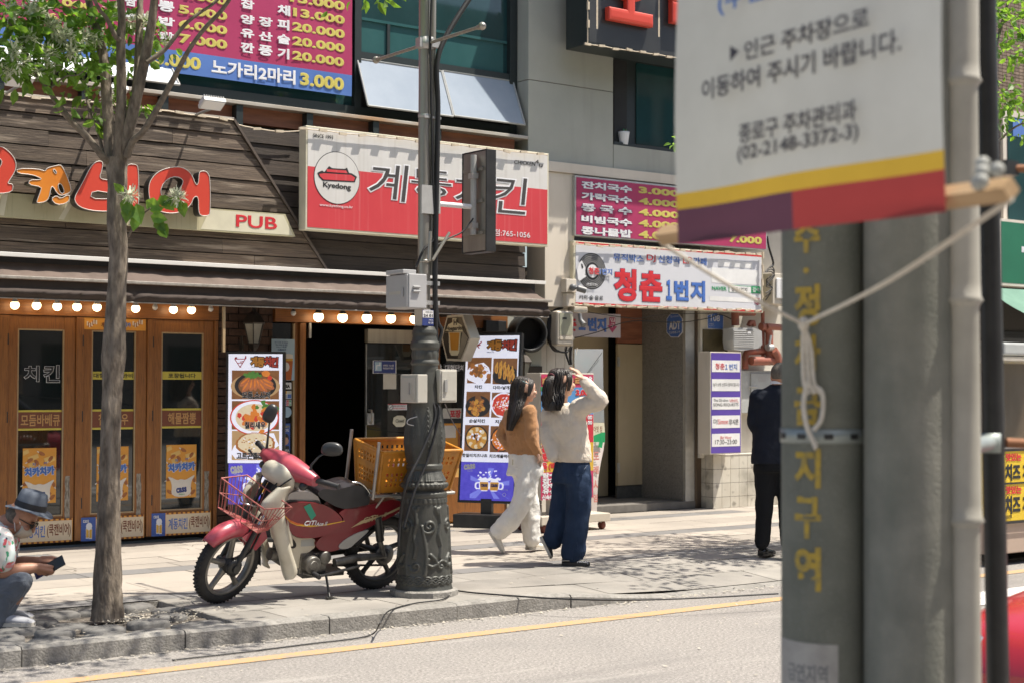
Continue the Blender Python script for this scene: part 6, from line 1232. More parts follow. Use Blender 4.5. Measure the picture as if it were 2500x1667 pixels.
b = MB(); b.tube([(lx, a.y, zz_), (lx, ly+.05, zz_)], .012, m_metal, 12); b.tube([(lx, ly-.05, zz_), (lx, c.y, zz_)], .012, m_metal, 12); b.build('rod', t)
for y_ in (a.y, c.y): b = MB(); b.ball((lx, y_, zz_), .028, m_metal, 18, 12); b.lathe([(.018,-.0),(.018,.03)], (lx, y_+(.02 if y_ < ly else -.05), zz_), m_metal, 12, axis=(0,1,0)); b.build('ball_end', t)
b = MB(); b.lathe([(.05,-.045),(.056,-.045),(.056,.045),(.05,.045)], (lx-.005, ly, zz_), m_alu, 24, cap=False); b.bx(lx-.075,lx-.045,ly-.03,ly+.03,zz_-.035,zz_+.035,m_alu); b.bx(lx+.01,lx+.08,ly-.06,ly-.03,zz_-.03,zz_+.03,m_alu); b.build('clamp', t)
t = thing('tube_bracket', 'two short cut steel tubes in a V on the lamp post', 'bracket', YP(ly-.1).hit(*L4(365,285))); PQ = YP(ly-.11); b = MB(); b.tube([PQ.hit(*L4(345,278)), PQ.hit(*L4(357,20))], .013, m_metal, 12); b.build('tube', t); b = MB(); b.tube([PQ.hit(*L4(378,270)), PQ.hit(*L4(525,30))], .011, m_metal, 12); b.build('tube', t)
ts = thing('traffic_sign', 'metal backed sign with a black rim on an arm of the lamp post', 'sign', (lx+.4, ly, 3)); za = zz(Z2(0,1298)[1])
b = MB(); b.tube([(lx+.03, ly-.02, za), (lx+.40, ly-.02, za)], .019, m_white, 14); b.build('arm', ts); b = MB(); b.bx(lx-.075, lx+.06, ly-.062, ly-.045, zz(Z2(0,1370)[1]), zz(Z2(0,1190)[1]), m_meter); b.bx(lx+.062,lx+.085,ly-.065,ly+.03,zz(Z2(0,1365)[1]), zz(Z2(0,1190)[1]), m_meter); b.build('clamp_plate', ts)
zt0, zt1 = zz(Z2(0,1480)[1]), zz(Z2(0,962)[1]); b = MB(); b.tube([(lx+.40, ly-.03, zt0), (lx+.40, ly-.03, zt1)], .023, m_meter, 16); b.build('upright', ts)
xs_ = lx+.44; PQ = Plane((xs_, 0, 0), (0,-1,0)); ya, yb_ = -PQ.uv(*Z2(1125,1250))[0], -PQ.uv(*Z2(1270,1250))[0]; zs0_, zs1_ = PQ.uv(1160, 614)[1], PQ.uv(*Z2(1200,975))[1]
m_sgb = mat('sign back metal', (.36,.34,.30), (.29,.27,.24), 5, .38, metal=.6, stretch=(3,3,.4))
b = MB(); b.bx(xs_, xs_+.012, ya, yb_, zs0_, zs1_, m_sgb); b.build('back_panel', ts, bevel=.003)
b = MB(); b.bx(xs_-.004, xs_+.085, yb_-.012, yb_, zs0_-.01, zs1_+.01, m_blk); b.bx(xs_-.004, xs_+.085, ya, ya+.012, zs0_-.01, zs1_+.01, m_blk); b.bx(xs_, xs_+.085, yb_, ya, zs1_, zs1_+.012, m_blk); b.bx(xs_, xs_+.085, yb_, ya, zs0_-.012, zs0_, m_blk); b.build('rim', ts, bevel=.004)
b = MB(); b.bx(xs_+.06, xs_+.07, ya-.01, yb_+.01, zs0_+.01, zs1_-.01, m_white); b.build('face_panel', ts)
for f in (.18, .5, .82): b = MB(); zc_ = zs0_+(zs1_-zs0_)*f; b.bx(xs_-.016, xs_-.001, yb_+.02, ya-.02, zc_-.012, zc_+.012, m_sgb); b.build('stiffener', ts)
for f in (.25, .75): b = MB(); zc_ = zs0_+(zs1_-zs0_)*f; b.bx(lx+.37, xs_-.017, ly-.06, ly-.005, zc_-.02, zc_+.02, m_alu); b.build('clamp', ts)
def cable3(label, pts, r, m=None): mb = MB(); mb.tube(catmull(pts, 6), r, m or m_cable, 7); return tag(mb.build('cable'), label, 'cable')
YF = YP(ly-.06)
cable3('thick black cable running up the steel pole of the lamp post', [YF.hit(*L4(400,1230)), YF.hit(*L4(405,900)), YF.hit(*L4(400,420)), YF.hit(*Z2(955,1290)), YF.hit(*Z2(965,700)), YF.hit(*Z2(960,400)), YF.hit(*Z2(1030,210)), YF.hit(*Z2(1200,-60))], .020)
cable3('second black cable bowing out beside the hexagonal sign', [YF.hit(*L4(395,430)), YF.hit(*L4(420,780)), YF.hit(*L4(455,880)), YF.hit(*L4(430,1000)), YF.hit(*L4(400,1150)), YF.hit(*L4(380,1500))], .014)
cable3('thin black cable down the front of the steel pole', [YF.hit(*Z2(925,-40)), YF.hit(*Z2(915,300)), YF.hit(*Z2(925,800)), YF.hit(*Z2(935,1200)), YF.hit(*Z2(945,1500)), YF.hit(*L4(300,180)), YF.hit(*L4(235,330))], .009)
cable3('thin black cable looped from the pole to the traffic sign', [YF.hit(*Z2(1190,1395)), YF.hit(*Z2(1120,1480)), YF.hit(*L4(520,80)), YF.hit(*L4(400,150))], .006)
YF = YP(ly-.17); cable3('black cable slanting down the carved part of the post', [YP(ly-.10).hit(*L4(370,1480)), YP(ly-.135).hit(*K3(400,180)), YP(ly-.155).hit(*K3(300,430)), YP(ly-.17).hit(*K3(190,660)), YP(ly-.10).hit(*K3(145,900)), YP(ly-.1).hit(*K3(128,1120))], .011)
cable3('second black cable crossing the carved part of the post', [YP(ly-.10).hit(*L4(395,1500)), YP(ly-.14).hit(*K3(430,140)), YP(ly-.15).hit(*K3(350,470)), YP(ly-.168).hit(*K3(240,740)), YP(ly-.17).hit(*K3(170,980))], .009)
cable3('thin wire from the control box to the menu display', [YP(ly-.12).hit(*K3(470,70)), YP(-2.2).hit(*K3(530,210)), YP(-.5).hit(*K3(590,310))], .005)
cable3('small loose grey wire loop by the closed sign', [YP(ly-.12).hit(*K3(265,170)), YP(ly-.14).hit(*K3(205,190)), YP(ly-.14).hit(*K3(195,222)), YP(ly-.13).hit(*K3(240,235))], .004, m_meter)
g_ = lambda x, y: ground(x, y, .012)
cable3('thin black cable trailing along the pavement from the lamp post', [g_(1110,1440), g_(1180,1448), g_(1400,1462), g_(1620,1462), g_(1900,1448)], .006); cable3('black cable snaking from the post foot over the kerb', [g_(1105,1445), g_(1080,1462), g_(1010,1472), g_(950,1490), ground(928,1520,.012), ground(912,1545,-.09), ground(870,1557,-.1), ground(760,1570,-.102), ground(600,1590,-.102), ground(420,1610,-.102)], .005)
# ================================================================ SCOOTER
m_mred = mat('scooter red paint', (.19,.010,.018), (.15,.008,.014), 3, .32, coat=.3); overlay(m_mred, (.26,.12,.10), 14, lo=.6, hi=.75, amt=.25); overlay(m_mred, (.12,.09,.075), 3, lo=.6, hi=.8, amt=.3); m_mredf = mat('sun faded red paint', (.47,.085,.115), (.38,.05,.075), 5, .3, coat=.4)
m_crm = mat('cream plastic', (.60,.56,.46), (.52,.48,.38), 5, .42); overlay(m_crm, (.34,.29,.20), 9, lo=.58, hi=.78, amt=.5)
m_tyre = mat('tyre rubber', (.022,.022,.022), (.035,.034,.033), 30, .8, bump=.2, bscale=120); m_rim = mat('cast rim', (.28,.265,.235), (.20,.19,.17), 8, .4, metal=.6); m_rimd = mat('dark rim', (.05,.05,.048), None, 8, .4, metal=.4); m_seat = mat('black vinyl seat', (.018,.02,.024), (.028,.03,.034), 6, .38, bump=.05, bscale=200)
m_eng = mat('dirty alloy', (.23,.22,.20), (.11,.105,.095), 14, .45, metal=.6, bump=.2); m_wire = mat('red coated wire', (.42,.075,.07), (.35,.16,.13), 30, .5); m_grip = mat('rubber grip', (.03,.03,.032), None, 30, .55); m_mir = mat('mirror shell', (.035,.037,.038), None, 10, .35); m_chr = mat('chrome', (.62,.62,.60), None, 5, .12, metal=1)
frc, rrc = ground(*Z5(205,1503)), ground(*Z5(1035,1424)); sf = (frc-rrc).normalized(); LEAN = R(13); WB_ = (frc-rrc).length
s_left = Vector((-sf.y, sf.x, 0)); s_up = Vector((0,0,1))*math.cos(LEAN)+s_left*math.sin(LEAN); s_lat = s_left*math.cos(LEAN)-Vector((0,0,1))*math.sin(LEAN)
sco = thing('scooter', 'red and cream step through scooter with wire basket leaning on its side stand', 'scooter', rrc); MS = Matrix((( sf.x, s_lat.x, s_up.x, rrc.x),(sf.y, s_lat.y, s_up.y, rrc.y),(sf.z, s_lat.z, s_up.z, rrc.z),(0,0,0,1)))
sco.matrix_basis = MS; MSi = MS.inverted()
def Bp(p, y=0):
 """picture position -> scooter coordinates on the plane y to the left of its middle"""
 o = MS @ Vector((0,y,0)); n = s_lat; d = ray(*p); h = CAM+d*((o-CAM).dot(n)/d.dot(n)); return MSi @ h
def side(pts, f, y): return [Bp(f(*p), y) for p in pts]
def shell(name, pts, f, y, m, parent, y2=None, bevel=.02, k=2, seg=4):
 prof = [(q.x, q.z) for q in side(pts, f, y)]; prof = smooth_loop(prof, k); y2 = -y if y2 is None else y2
 mb = MB(); mb.prism([Vector((x, y, z)) for x, z in prof], (0, y2-y, 0), m); mb.sm = [True]*len(mb.sm); return mb.build(name, parent, local=True, bevel=bevel, seg=seg)
RW = .285
def wheel(name, cx, M, dark):
 t = MB(); prof = [];  # tyre cross section swept round
 rt, rr_ = RW-.040, .040
 t.torus((cx,0,RW), rt, rr_, m_tyre, axis=(0,1,0), n=56, k=14, flat=.92)
 for i in range(56):      # tread blocks
  a = 2*math.pi*i/56
  for s_ in (-1, 1): t.box((cx+math.cos(a+.03*s_)*(RW-.005), s_*.015, RW+math.sin(a+.03*s_)*(RW-.005)), (.012,.015,.010), m_tyre, Matrix.Rotation(-a, 3, 'Y'))
 xf(t, M); w_ = t.build('wheel', name, local=True)
 rm = m_rimd if dark else m_rim; t = MB(); ri = RW-.072
 t.lathe([(ri-.012,-.028),(ri+.006,-.030),(ri+.012,-.024),(ri+.012,.024),(ri+.006,.030),(ri-.012,.028),(ri-.018,.012),(ri-.018,-.012),(ri-.012,-.028)], (cx,0,RW), m_rim if not dark else m_rimd, 56, axis=(0,1,0), cap=False)
 for k in range(5):
  a = 2*math.pi*k/5+.35; d = Vector((math.cos(a),0,math.sin(a))); pd = Vector((-math.sin(a),0,math.cos(a))); c0 = Vector((cx,0,RW))
  rings = []
  for r_, w0, t0 in ((.035,.028,.026),(.09,.019,.020),(ri-.04,.017,.018),(ri-.008,.03,.02)):
   p = c0+d*r_; rings.append([p+pd*w0+Vector((0,t0*.3,0)), p+pd*w0*.5+Vector((0,t0,0)), p-pd*w0*.5+Vector((0,t0,0)), p-pd*w0+Vector((0,t0*.3,0)), p-pd*w0-Vector((0,t0*.3,0)), p-pd*w0*.5-Vector((0,t0,0)), p+pd*w0*.5-Vector((0,t0,0)), p+pd*w0-Vector((0,t0*.3,0))])
  t.loft(rings, rm)
 t.lathe([(.012,-.055),(.03,-.055),(.055,-.035),(.058,.035),(.03,.058),(.012,.058)], (cx,0,RW), m_rimd, 24, axis=(0,1,0)); xf(t, M); t.build('rim', w_, local=True)
 return w_
I4 = Matrix.Identity(4); wheel(sco, 0, I4, True)
RAKE = R(26); fx = WB_; ax_s = Vector((-math.sin(RAKE),0,math.cos(RAKE))); head = Vector((fx,0,RW))+ax_s*.30-Vector((.045*math.cos(RAKE),0,.045*math.sin(RAKE)))*1.0
STEER = R(17); MF = rotm(ax_s, STEER, head); wheel(sco, fx, MF, False)
for s_ in (-1, 1):
 b = MB(); b.tube([Vector((fx-.0,s_*.075,RW)), Vector((fx,s_*.075,RW))+ax_s*.28], .020, m_rimd, 14); b.tube([Vector((fx,s_*.075,RW))+ax_s*.1, Vector((fx-.01,s_*.07,RW))+ax_s*.62], .015, m_chr if s_ > 0 else m_rimd, 14); b.lathe([(.03,-.02),(.03,.02)], (fx,s_*.075,RW), m_rimd, 14, axis=(0,1,0)); xf(b, MF); b.build('fork_leg', sco, local=True)
b = MB(); b.lathe([(.04,.05),(.062,.052),(.062,.075),(.03,.08)], (fx,0,RW), m_rimd, 20, axis=(0,1,0)); b.tube([(fx-.01,.06,RW+.02),(fx-.12,.07,RW+.1),(fx-.2,.08,RW+.32)], .007, m_cable, 6); xf(b, MF); b.build('brake_drum', sco, local=True)
b = MB(); rings = []
for k in range(22):
 a = R(50+k*5.2); f = k/21; wd = .062*(.55+.45*math.sin(math.pi*min(1,f*1.25+.12))); rad = RW+.018+.02*(1-f)**2; dp = .045+.075*f
 prof = [(wd,-dp),(wd*1.05,-dp*.45),(wd*.85,-.008),(wd*.4,.012),(0,.016),(-wd*.4,.012),(-wd*.85,-.008),(-wd*1.05,-dp*.45),(-wd,-dp)]
 rings.append([Vector((fx+math.cos(a-R(10))*(rad+h), y, RW+math.sin(a-R(10))*(rad+h))) for y, h in prof])
b.loft(rings, m_mredf, closed=False, cap=False); xf(b, MF); o = b.build('front_fender', sco, local=True); sm_ = o.modifiers.new('t', 'SOLIDIFY'); sm_.thickness = .004
b = MB()
for s_ in (-1,1): b.prism([Vector((fx-.02,s_*.064,RW+.22)), Vector((fx-.17,s_*.070,RW+.10)), Vector((fx-.26,s_*.07,RW+.18)), Vector((fx-.20,s_*.064,RW+.30))], (0,-s_*.005,0), m_mredf)
b.prism([Vector((fx-.22,-.05,RW+.14)), Vector((fx-.22,.05,RW+.14)), Vector((fx-.27,.05,RW-.04)), Vector((fx-.27,-.05,RW-.04))], (-.006,0,0), m_mir); xf(b, MF); b.build('fender_flap', sco, local=True)
hb = Vector((head.x,0,head.z))+ax_s*.0; hbc = MSi @ Vector((0,0,0)); HBC = Bp(K1(665,545), 0.0)
b = MB(); rings = []; N = 18
for k in range(17):
 f = -1+2*k/16; y = .262*f; hh = .044+.046*(1-abs(f)**1.7); dd = .045+.062*(1-abs(f)**1.8); cx_ = -.03*abs(f)**1.3; cz = .012*(1-abs(f))
 rings.append([Vector((HBC.x+cx_+dd*math.cos(t)*(1.0 if math.cos(t) > 0 else .75), y, HBC.z+cz+hh*math.sin(t)*(1 if math.sin(t) > 0 else .85))) for t in [2*math.pi*i/N for i in range(N)]])
b.loft(rings, m_mredf); MH = rotm(ax_s, STEER, Vector((HBC.x,0,HBC.z))); xf(b, MH); cowl = b.build('handlebar_cowl', sco, local=True)
b = MB(); rings = []
for k in range(9):
 f = k/8; r_ = math.sqrt(max(0, 1-f*f)); rings.append([Vector((HBC.x+.062+.085*f, .150*max(.12,r_)*math.copysign(abs(math.cos(t))**.8, math.cos(t))*(1-.25*math.sin(t)), HBC.z-.030+.088*max(.12,r_)*math.copysign(abs(math.sin(t))**.85, math.sin(t)))) for t in [2*math.pi*i/20 for i in range(20)]])
b.loft(rings, m_crm); xf(b, MH); b.build('headlight_fairing', sco, local=True)
for s_ in (-1,1): b = MB(); b.ball((HBC.x+.02, s_*.20, HBC.z-.055), (.035,.03,.03), m_mir, 12, 8); xf(b, MH); b.build('turn_signal', sco, local=True)
for s_ in (-1, 1):
 b = MB(); b.tube([Vector((HBC.x-.03, s_*.24, HBC.z+.0)), Vector((HBC.x-.06, s_*.29, HBC.z+.005)), Vector((HBC.x-.095, s_*.40, HBC.z+.012))], [.019,.0185,.0175], m_grip, 16); b.lathe([(.021,0),(.021,.012)], Vector((HBC.x-.095, s_*.40, HBC.z+.012)), m_grip, 16, axis=(-.3,s_,.05)); xf(b, MH); b.build('grip', sco, local=True)
b = MB(); b.tube([Vector((HBC.x+.02,-.20,HBC.z-.01)), Vector((HBC.x+.075,-.25,HBC.z-.01)), Vector((HBC.x+.03,-.35,HBC.z-.005))], [.008,.007,.007], m_mir, 8); b.ball(Vector((HBC.x+.03,-.35,HBC.z-.005)), .012, m_mir); xf(b, MH); b.build('brake_lever', sco, local=True)
def mirror(pb, pm, yb, ym, w_, h_, tilt):
 b0 = Bp(pb, yb); m0 = Bp(pm, ym); t = MB(); t.tube([b0-Vector((0,0,.05)), b0, b0.lerp(m0, .35)+Vector((0,0,.02)), m0], [.012,.009,.0065,.0065], m_mir, 8); o = t.build('mirror', sco, local=True)
 t = MB(); vd = (MSi.to_3x3() @ (-fwd)).normalized(); a = vd.cross(Vector((0,0,1))).normalized(); u = a.cross(vd).normalized(); a2 = a*math.cos(tilt)+u*math.sin(tilt); u2 = u*math.cos(tilt)-a*math.sin(tilt)
 rings = []
 for f, k in ((-.03,.3),(-.028,.75),(-.015,.96),(0,1),(.012,.97),(.014,.90)):
  rings.append([m0+a2*w_*k*math.copysign(abs(math.cos(t_))**.8, math.cos(t_))*(1-.12*math.sin(t_))+u2*h_*k*math.copysign(abs(math.sin(t_))**.8, math.sin(t_))-vd*f for t_ in [2*math.pi*i/24 for i in range(24)]])
 t.loft(rings, m_mir); t.build('mirror_head', o, local=True)
mirror(K1(520,370), K1(543,145), -.22, -.27, .045, .070, .3); mirror(K1(845,525), K1(997,408), .19, .24, .075, .048, -.12)
for k, (y0, y1, dz_) in enumerate(((.16,.05,.10),(.10,.03,.06),(-.16,-.06,.08))):
 b = MB(); b.tube(catmull([Vector((HBC.x+.05,y0,HBC.z-.03)), Vector((HBC.x+.13,y0*.7,HBC.z-.10-dz_*.2)), Vector((HBC.x+.14,y1,HBC.z-.24)), Vector((fx-.10,.075,RW+.24))], 6), .0055, m_cable, 6); b.build('control_cable', sco, local=True)
b = MB()
def lshield(s_):
 Lp = side([(600,690),(470,830),(535,930),(562,1030),(602,1170),(640,1325),(662,1364)], K1, .12); Rp = side([(690,680),(648,770),(642,860),(655,970),(692,1140),(738,1300),(712,1358)], K1, .185); vs_, n = [], 6; Lp, Rp = catmull(Lp, 4), catmull(Rp, 4)
 for l_, r_ in zip(Lp, Rp):
  for k in range(n+1):
   f = k/n; p = l_.lerp(r_, f); p = p+Vector((.035*math.sin(math.pi*f),.022*math.sin(math.pi*f),0)); vs_.append(Vector((p.x, s_*p.y, p.z)))
 return vs_, [(j*(n+1)+i, j*(n+1)+i+1, (j+1)*(n+1)+i+1, (j+1)*(n+1)+i) for j in range(len(Lp)-1) for i in range(n)]
for s_ in (1, -1):
 b = MB(); v_, f_ = lshield(s_); b.add(v_, f_, m_crm, True); o = b.build('leg_shield', sco, local=True); md_ = o.modifiers.new('t', 'SOLIDIFY'); md_.thickness = .016; md_.offset = 0
b = MB(); c0, c1 = Bp(K1(640,660), .03), Bp(K1(600,880), .05); rings = []
for p, w_, d_ in ((Vector((HBC.x-.02,0,HBC.z-.09)), .06, .05), (Vector((c0.x-.02,0,c0.z-.05)), .085, .065), (Vector((c1.x-.03,0,c1.z)), .125, .07), (Vector((c1.x-.09,0,c1.z-.22)), .13, .05)):
 rings.append([p+Vector((d_*math.cos(t), w_*math.sin(t), 0)) for t in [2*math.pi*i/20 for i in range(20)]])
b.loft(rings, m_crm); b.build('steering_column_cover', sco, local=True)
b = MB(); fc = Bp(K1(460,720), 0); b.box(Vector((c1.x+.05,0,c1.z+.10)), (.05,.16,.22), m_mir, Matrix.Rotation(R(-22), 3, 'Y')); b.box(Vector((c1.x+.075,0,c1.z+.02)), (.06,.13,.06), m_rimd); b.build('horn_cover', sco, local=True, bevel=.015)
b = MB(); q_ = Bp(K1(738,668), .05); b.lathe([(.01,-.03),(.03,-.03),(.034,0),(.03,.01),(.015,.012)], q_, m_eng, 18, axis=(.3,1,0)); b.build('ignition_switch', sco, local=True)
tank = shell('tank_cover', [(648,830),(700,800),(860,800),(985,832),(1090,930),(1040,985),(960,1040),(860,1066),(740,1062),(690,1020),(655,940)], K1, .125, m_mred, sco, bevel=.045, seg=5)
shell('tank_lid', [(668,760),(700,722),(800,718),(880,740),(912,790),(900,806),(680,800)], K1, .095, mat('silver lid', (.30,.30,.31), None, 6, .3, metal=.7), sco, bevel=.03); shell('lid_gasket', [(660,790),(700,785),(900,788),(920,800),(905,814),(680,812)], K1, .108, m_mir, sco, bevel=.008)
shell('under_cover', [(650,960),(700,1040),(760,1070),(875,1058),(876,1130),(845,1150),(790,1200),(770,1270),(735,1295),(705,1200)], K1, .085, m_crm, sco, bevel=.012); shell('frame_opening', [(668,1052),(705,1058),(738,1108),(728,1136),(695,1142),(676,1090)], K1, .0865, m_void, sco, y2=.02, bevel=.004)
b = MB(); PB_ = lambda f, x, y, yy: Bp(f(x, y), yy)
b.add([PB_(K1,x,y,.0875) for x, y in ((770,1078),(860,1070),(866,1120),(768,1125))], [(0,1,2,3)], m_cab); b.build('sticker', sco, local=True)
body = shell('rear_body', [(235,1045),(330,975),(470,885),(400,800),(640,760),(905,700),(912,800),(840,850),(640,940),(520,1020),(430,1110),(330,1135),(240,1108)], K2, .115, m_mred, sco, bevel=.03, k=1)
shell('rear_accent', [(412,1080),(470,1030),(560,980),(660,950),(640,980),(560,1050),(500,1105),(425,1110)], K2, .122, mat('silver plastic', (.40,.395,.37), None, 6, .4), sco, y2=.06, bevel=.008, k=1)
def decal(pts, f, y, m, name, parent): mb = MB(); mb.add([Bp(f(*p), y) for p in pts], [tuple(range(len(pts)))], m); return mb.build(name, parent, local=True)
m_dy = mat('yellow decal', (.70,.40,.03), None, 6, .4); m_dg = mat('gold decal', (.50,.40,.22), None, 6, .4); m_do = mat('orange decal', (.62,.13,.02), None, 6, .4)
b = MB()
for pts, f, y, m in (([(648,890),(690,935),(780,965),(900,970),(1090,935),(1092,940),(960,968),(840,982),(740,972),(690,950),(655,912)], K1, .1272, m_dy), ([(648,893),(690,930),(740,952),(800,962),(740,966),(690,945)], K1, .1278, m_do), ([(510,940),(600,880),(760,840),(912,765),(912,785),(780,845),(640,890)], K2, .1172, m_dg)):
 b.add([Bp(f(*p), y) for p in pts], [tuple(range(len(pts)))], m)
b.build('stripe_decal', sco, local=True)
def btext(t, f, a, c, y, m, bd=.02, skew=.25, rot=0):
 pa, pc = Bp(f(*a), y), Bp(f(*c), y); vs_, fs_ = glyphs(t, bd); xs_ = [v[0] for v in vs_]; ys_ = [v[1] for v in vs_]; x0, x1, y0, y1 = min(xs_), max(xs_), min(ys_), max(ys_); zm = max(v[2] for v in vs_)+1e-6; W_ = pa.x-pc.x; H_ = pa.z-pc.z
 out = []
 for v in vs_:
  s_, r_ = (v[0]-x0)/(x1-x0), (v[1]-y0)/(y1-y0); xx, zz2 = s_*W_+skew*H_*r_, r_*H_
  xx, zz2 = xx*math.cos(rot)-zz2*math.sin(rot), xx*math.sin(rot)+zz2*math.cos(rot); out.append(Vector((pa.x-xx, y+.001*v[2]/zm, pc.z+zz2)))
 return out, fs_
b = MB()
for t_, f, a, c, y, m, r_ in (('CiTi',K1,(792,938),(876,968),.128,m_wtext,0),('Ace II',K1,(880,948),(955,970),.128,m_wtext,0),('CiTi',K2,(612,862),(710,900),.1175,m_dg,.2),('Ace II',K2,(712,838),(790,868),.1175,m_dg,.2)):
 v_, f_ = btext(t_, f, a, c, y, m, .02, .25, r_); b.add(v_, f_, m)
b.build('lettering', sco, local=True)
decal([(788,832),(835,808),(880,895),(845,932)], K1, .1285, mat('green tape', (.02,.26,.17), None, 4, .4), 'green_tape', sco)
shell('seat', [(240,655),(300,625),(390,640),(470,618),(540,598),(600,605),(650,640),(668,690),(655,760),(600,785),(480,792),(400,775),(330,735),(270,700)], K2, .115, m_seat, sco, bevel=.05, seg=5)
b = MB(); sr = Bp(K2(610,600), 0)
b.tube(catmull([Bp(K2(520,575), .10), Bp(K2(590,585), .115), Bp(K2(650,640), .12), Bp(K2(672,690), .12)]), .008, m_chr, 8); b.build('grab_rail', sco, local=True)
rk0, rk1 = Bp(K2(705,690), .16), Bp(K2(940,652), .16); zr_ = rk0.z; xr0, xr1 = rk0.x+.02, rk0.x-.70; m_rack = mat('galvanised tube', (.42,.41,.39), (.33,.31,.28), 10, .45, metal=.6)
b = MB()
for y in (.16,-.20): b.tube([(xr0,y,zr_),(xr1,y,zr_-.0)], .011, m_rack, 8)
for k in range(6): x = xr0-(xr0-xr1)*k/5; b.tube([(x,.16,zr_),(x,-.20,zr_)], .009, m_rack, 8)
for y in (.14,-.14): b.tube([(xr0-.12,y,zr_),(xr0-.06,y*.7,zr_-.13)], .009, m_rack, 8); b.tube([(xr0-.5,y,zr_),(xr0-.25,y*.7,zr_-.16)], .009, m_rack, 8)
for y in (.165,-.205): b.tube([(xr0,y,zr_-.02),(xr0+.01,y,zr_+.40)], .0125, m_rack, 10)
b.build('rear_rack', sco, local=True)
ec = Bp(K2(205,1235), .13); b = MB(); b.lathe([(.02,.02),(.058,.02),(.064,.008),(.066,-.02),(.085,-.05),(.085,-.12)], Vector((ec.x,.13,ec.z)), m_eng, 28, axis=(0,1,0)); b.lathe([(.03,.024),(.036,.024),(.036,.018)], Vector((ec.x,.13,ec.z)), m_eng, 20, axis=(0,1,0)); e2 = Bp(K2(310,1180), .12); b.lathe([(.01,.02),(.045,.016),(.05,0),(.052,-.16)], Vector((e2.x,.11,e2.z)), m_eng, 20, axis=(0,1,0)); b.box(Vector((ec.x-.03,0,ec.z-.0)), (.22,.19,.15), m_eng); b.build('engine', sco, local=True, bevel=.008)
b = MB(); cy = Vector((ec.x+.12,0,ec.z+.03))
for k in range(6): b.box(cy+Vector((.02*k,0,.005*k)), (.008,.13,.13), m_rimd)
b.tube([cy-Vector((.04,0,0)), cy+Vector((.16,0,.03))], .045, m_eng, 14); b.build('cylinder', sco, local=True)
b = MB(); s0, s1 = Bp(K2(380,1215), .10), Bp(K2(735,1140), .10); b.tube([s0, s0.lerp(s1,.5), Vector((0,.095,RW))], [.030,.028,.022], m_eng, 12); b.tube([Vector((s0.x,-.095,s0.z)), Vector((0,-.095,RW))], .022, m_rimd, 10); b.build('swing_arm', sco, local=True)
b = MB(); b.lathe([(.02,.075),(.078,.078),(.078,.082),(.02,.085)], (0,0,RW), m_eng, 32, axis=(0,1,0)); b.lathe([(.02,.09),(.05,.092),(.045,.10),(.015,.104)], (0,0,RW), m_rimd, 20, axis=(0,1,0)); b.tube([Vector((.0,.078,RW-.078)), Vector((s0.x-.0,.078,s0.z-.03))], .008, m_rimd, 6); b.build('sprocket', sco, local=True)
for s_ in (1,-1):
 a0, a1 = Vector((.02,s_*.105,RW+.0)), Bp(K2(715,915), .105); a1 = Vector((a1.x,s_*.105,a1.z)); b = MB(); b.tube([a0, a0.lerp(a1,.6)], .018, m_eng, 12); b.tube([a0.lerp(a1,.5), a1+Vector((0,0,.06))], .030, m_rimd, 14); b.build('shock_absorber', sco, local=True)
b = MB(); f0 = Bp(K2(270,1300), .1)
b.tube([Vector((f0.x+.1,.22,f0.z+.02)), Vector((f0.x+.08,-.22,f0.z+.02))], .010, m_rimd, 8); b.tube([Vector((f0.x+.09,.15,f0.z+.02)), Vector((f0.x+.09,.23,f0.z+.02))], .018, m_grip, 10); b.tube([Vector((f0.x+.16,.12,f0.z+.02)), Vector((f0.x+.05,.14,f0.z-.01)), Vector((f0.x-.3,.13,f0.z+.04))], .011, m_eng, 8); b.box(Vector((f0.x-.02,.02,f0.z-.01)), (.34,.18,.03), m_rimd); b.build('foot_peg', sco, local=True)
st = MSi @ (MS @ Vector((f0.x-.02,.14,f0.z))); fo = MSi @ Vector(((MS @ Vector((f0.x+.02,.30,0))).x, (MS @ Vector((f0.x+.02,.30,0))).y, 0.004)); b = MB(); b.tube([st, fo+Vector((0,0,.012))], .009, m_rimd, 8); b.box(fo+Vector((0,0,.008)), (.05,.03,.012), m_rimd); b.build('side_stand', sco, local=True)
b = MB(); b.tube([Vector((.25,.05,RW+.08)), Vector((.05,.03,RW+.22))], .02, m_rimd, 8); rg_ = []
for k in range(12):
 a = R(40+k*9); rg_.append([Vector((math.cos(a)*(RW+.03+h), y, RW+math.sin(a)*(RW+.03+h))) for y, h in ((.055,-.03),(.05,0),(0,.012),(-.05,0),(-.055,-.03))])
b.loft(rg_, m_rimd, closed=False, cap=False); b.build('rear_fender', sco, local=True)
b = MB(); tl = Bp(K2(905,730), 0); b.box(Vector((tl.x-.22,0,tl.z-.03)), (.10,.13,.08), mat('tail lamp red', (.5,.02,.02), None, 5, .2)); b.build('tail_light', sco, local=True, bevel=.02)
b = MB()
cor_t = [Bp(K1(182,622),-.16), Bp(K1(372,600),-.20), Bp(K1(702,838),.30), Bp(K1(500,852),.27)]
cor_b = [Bp(K1(158,838),-.12), Bp(K1(330,905),-.15), Bp(K1(525,1003),.24), Bp(K1(448,1026),.22)]
b.tube(cor_t+cor_t[:1], .0055, m_wire, 6); b.tube(cor_b+cor_b[:1], .005, m_wire, 6)
mid = [t_.lerp(b_, .5) for t_, b_ in zip(cor_t, cor_b)]; b.tube(mid+mid[:1], .004, m_wire, 6)
for i in range(4):
 for k in range(7): f = k/7; b.tube([cor_t[i].lerp(cor_t[(i+1)%4], f), cor_b[i].lerp(cor_b[(i+1)%4], f)], .0032, m_wire, 5)
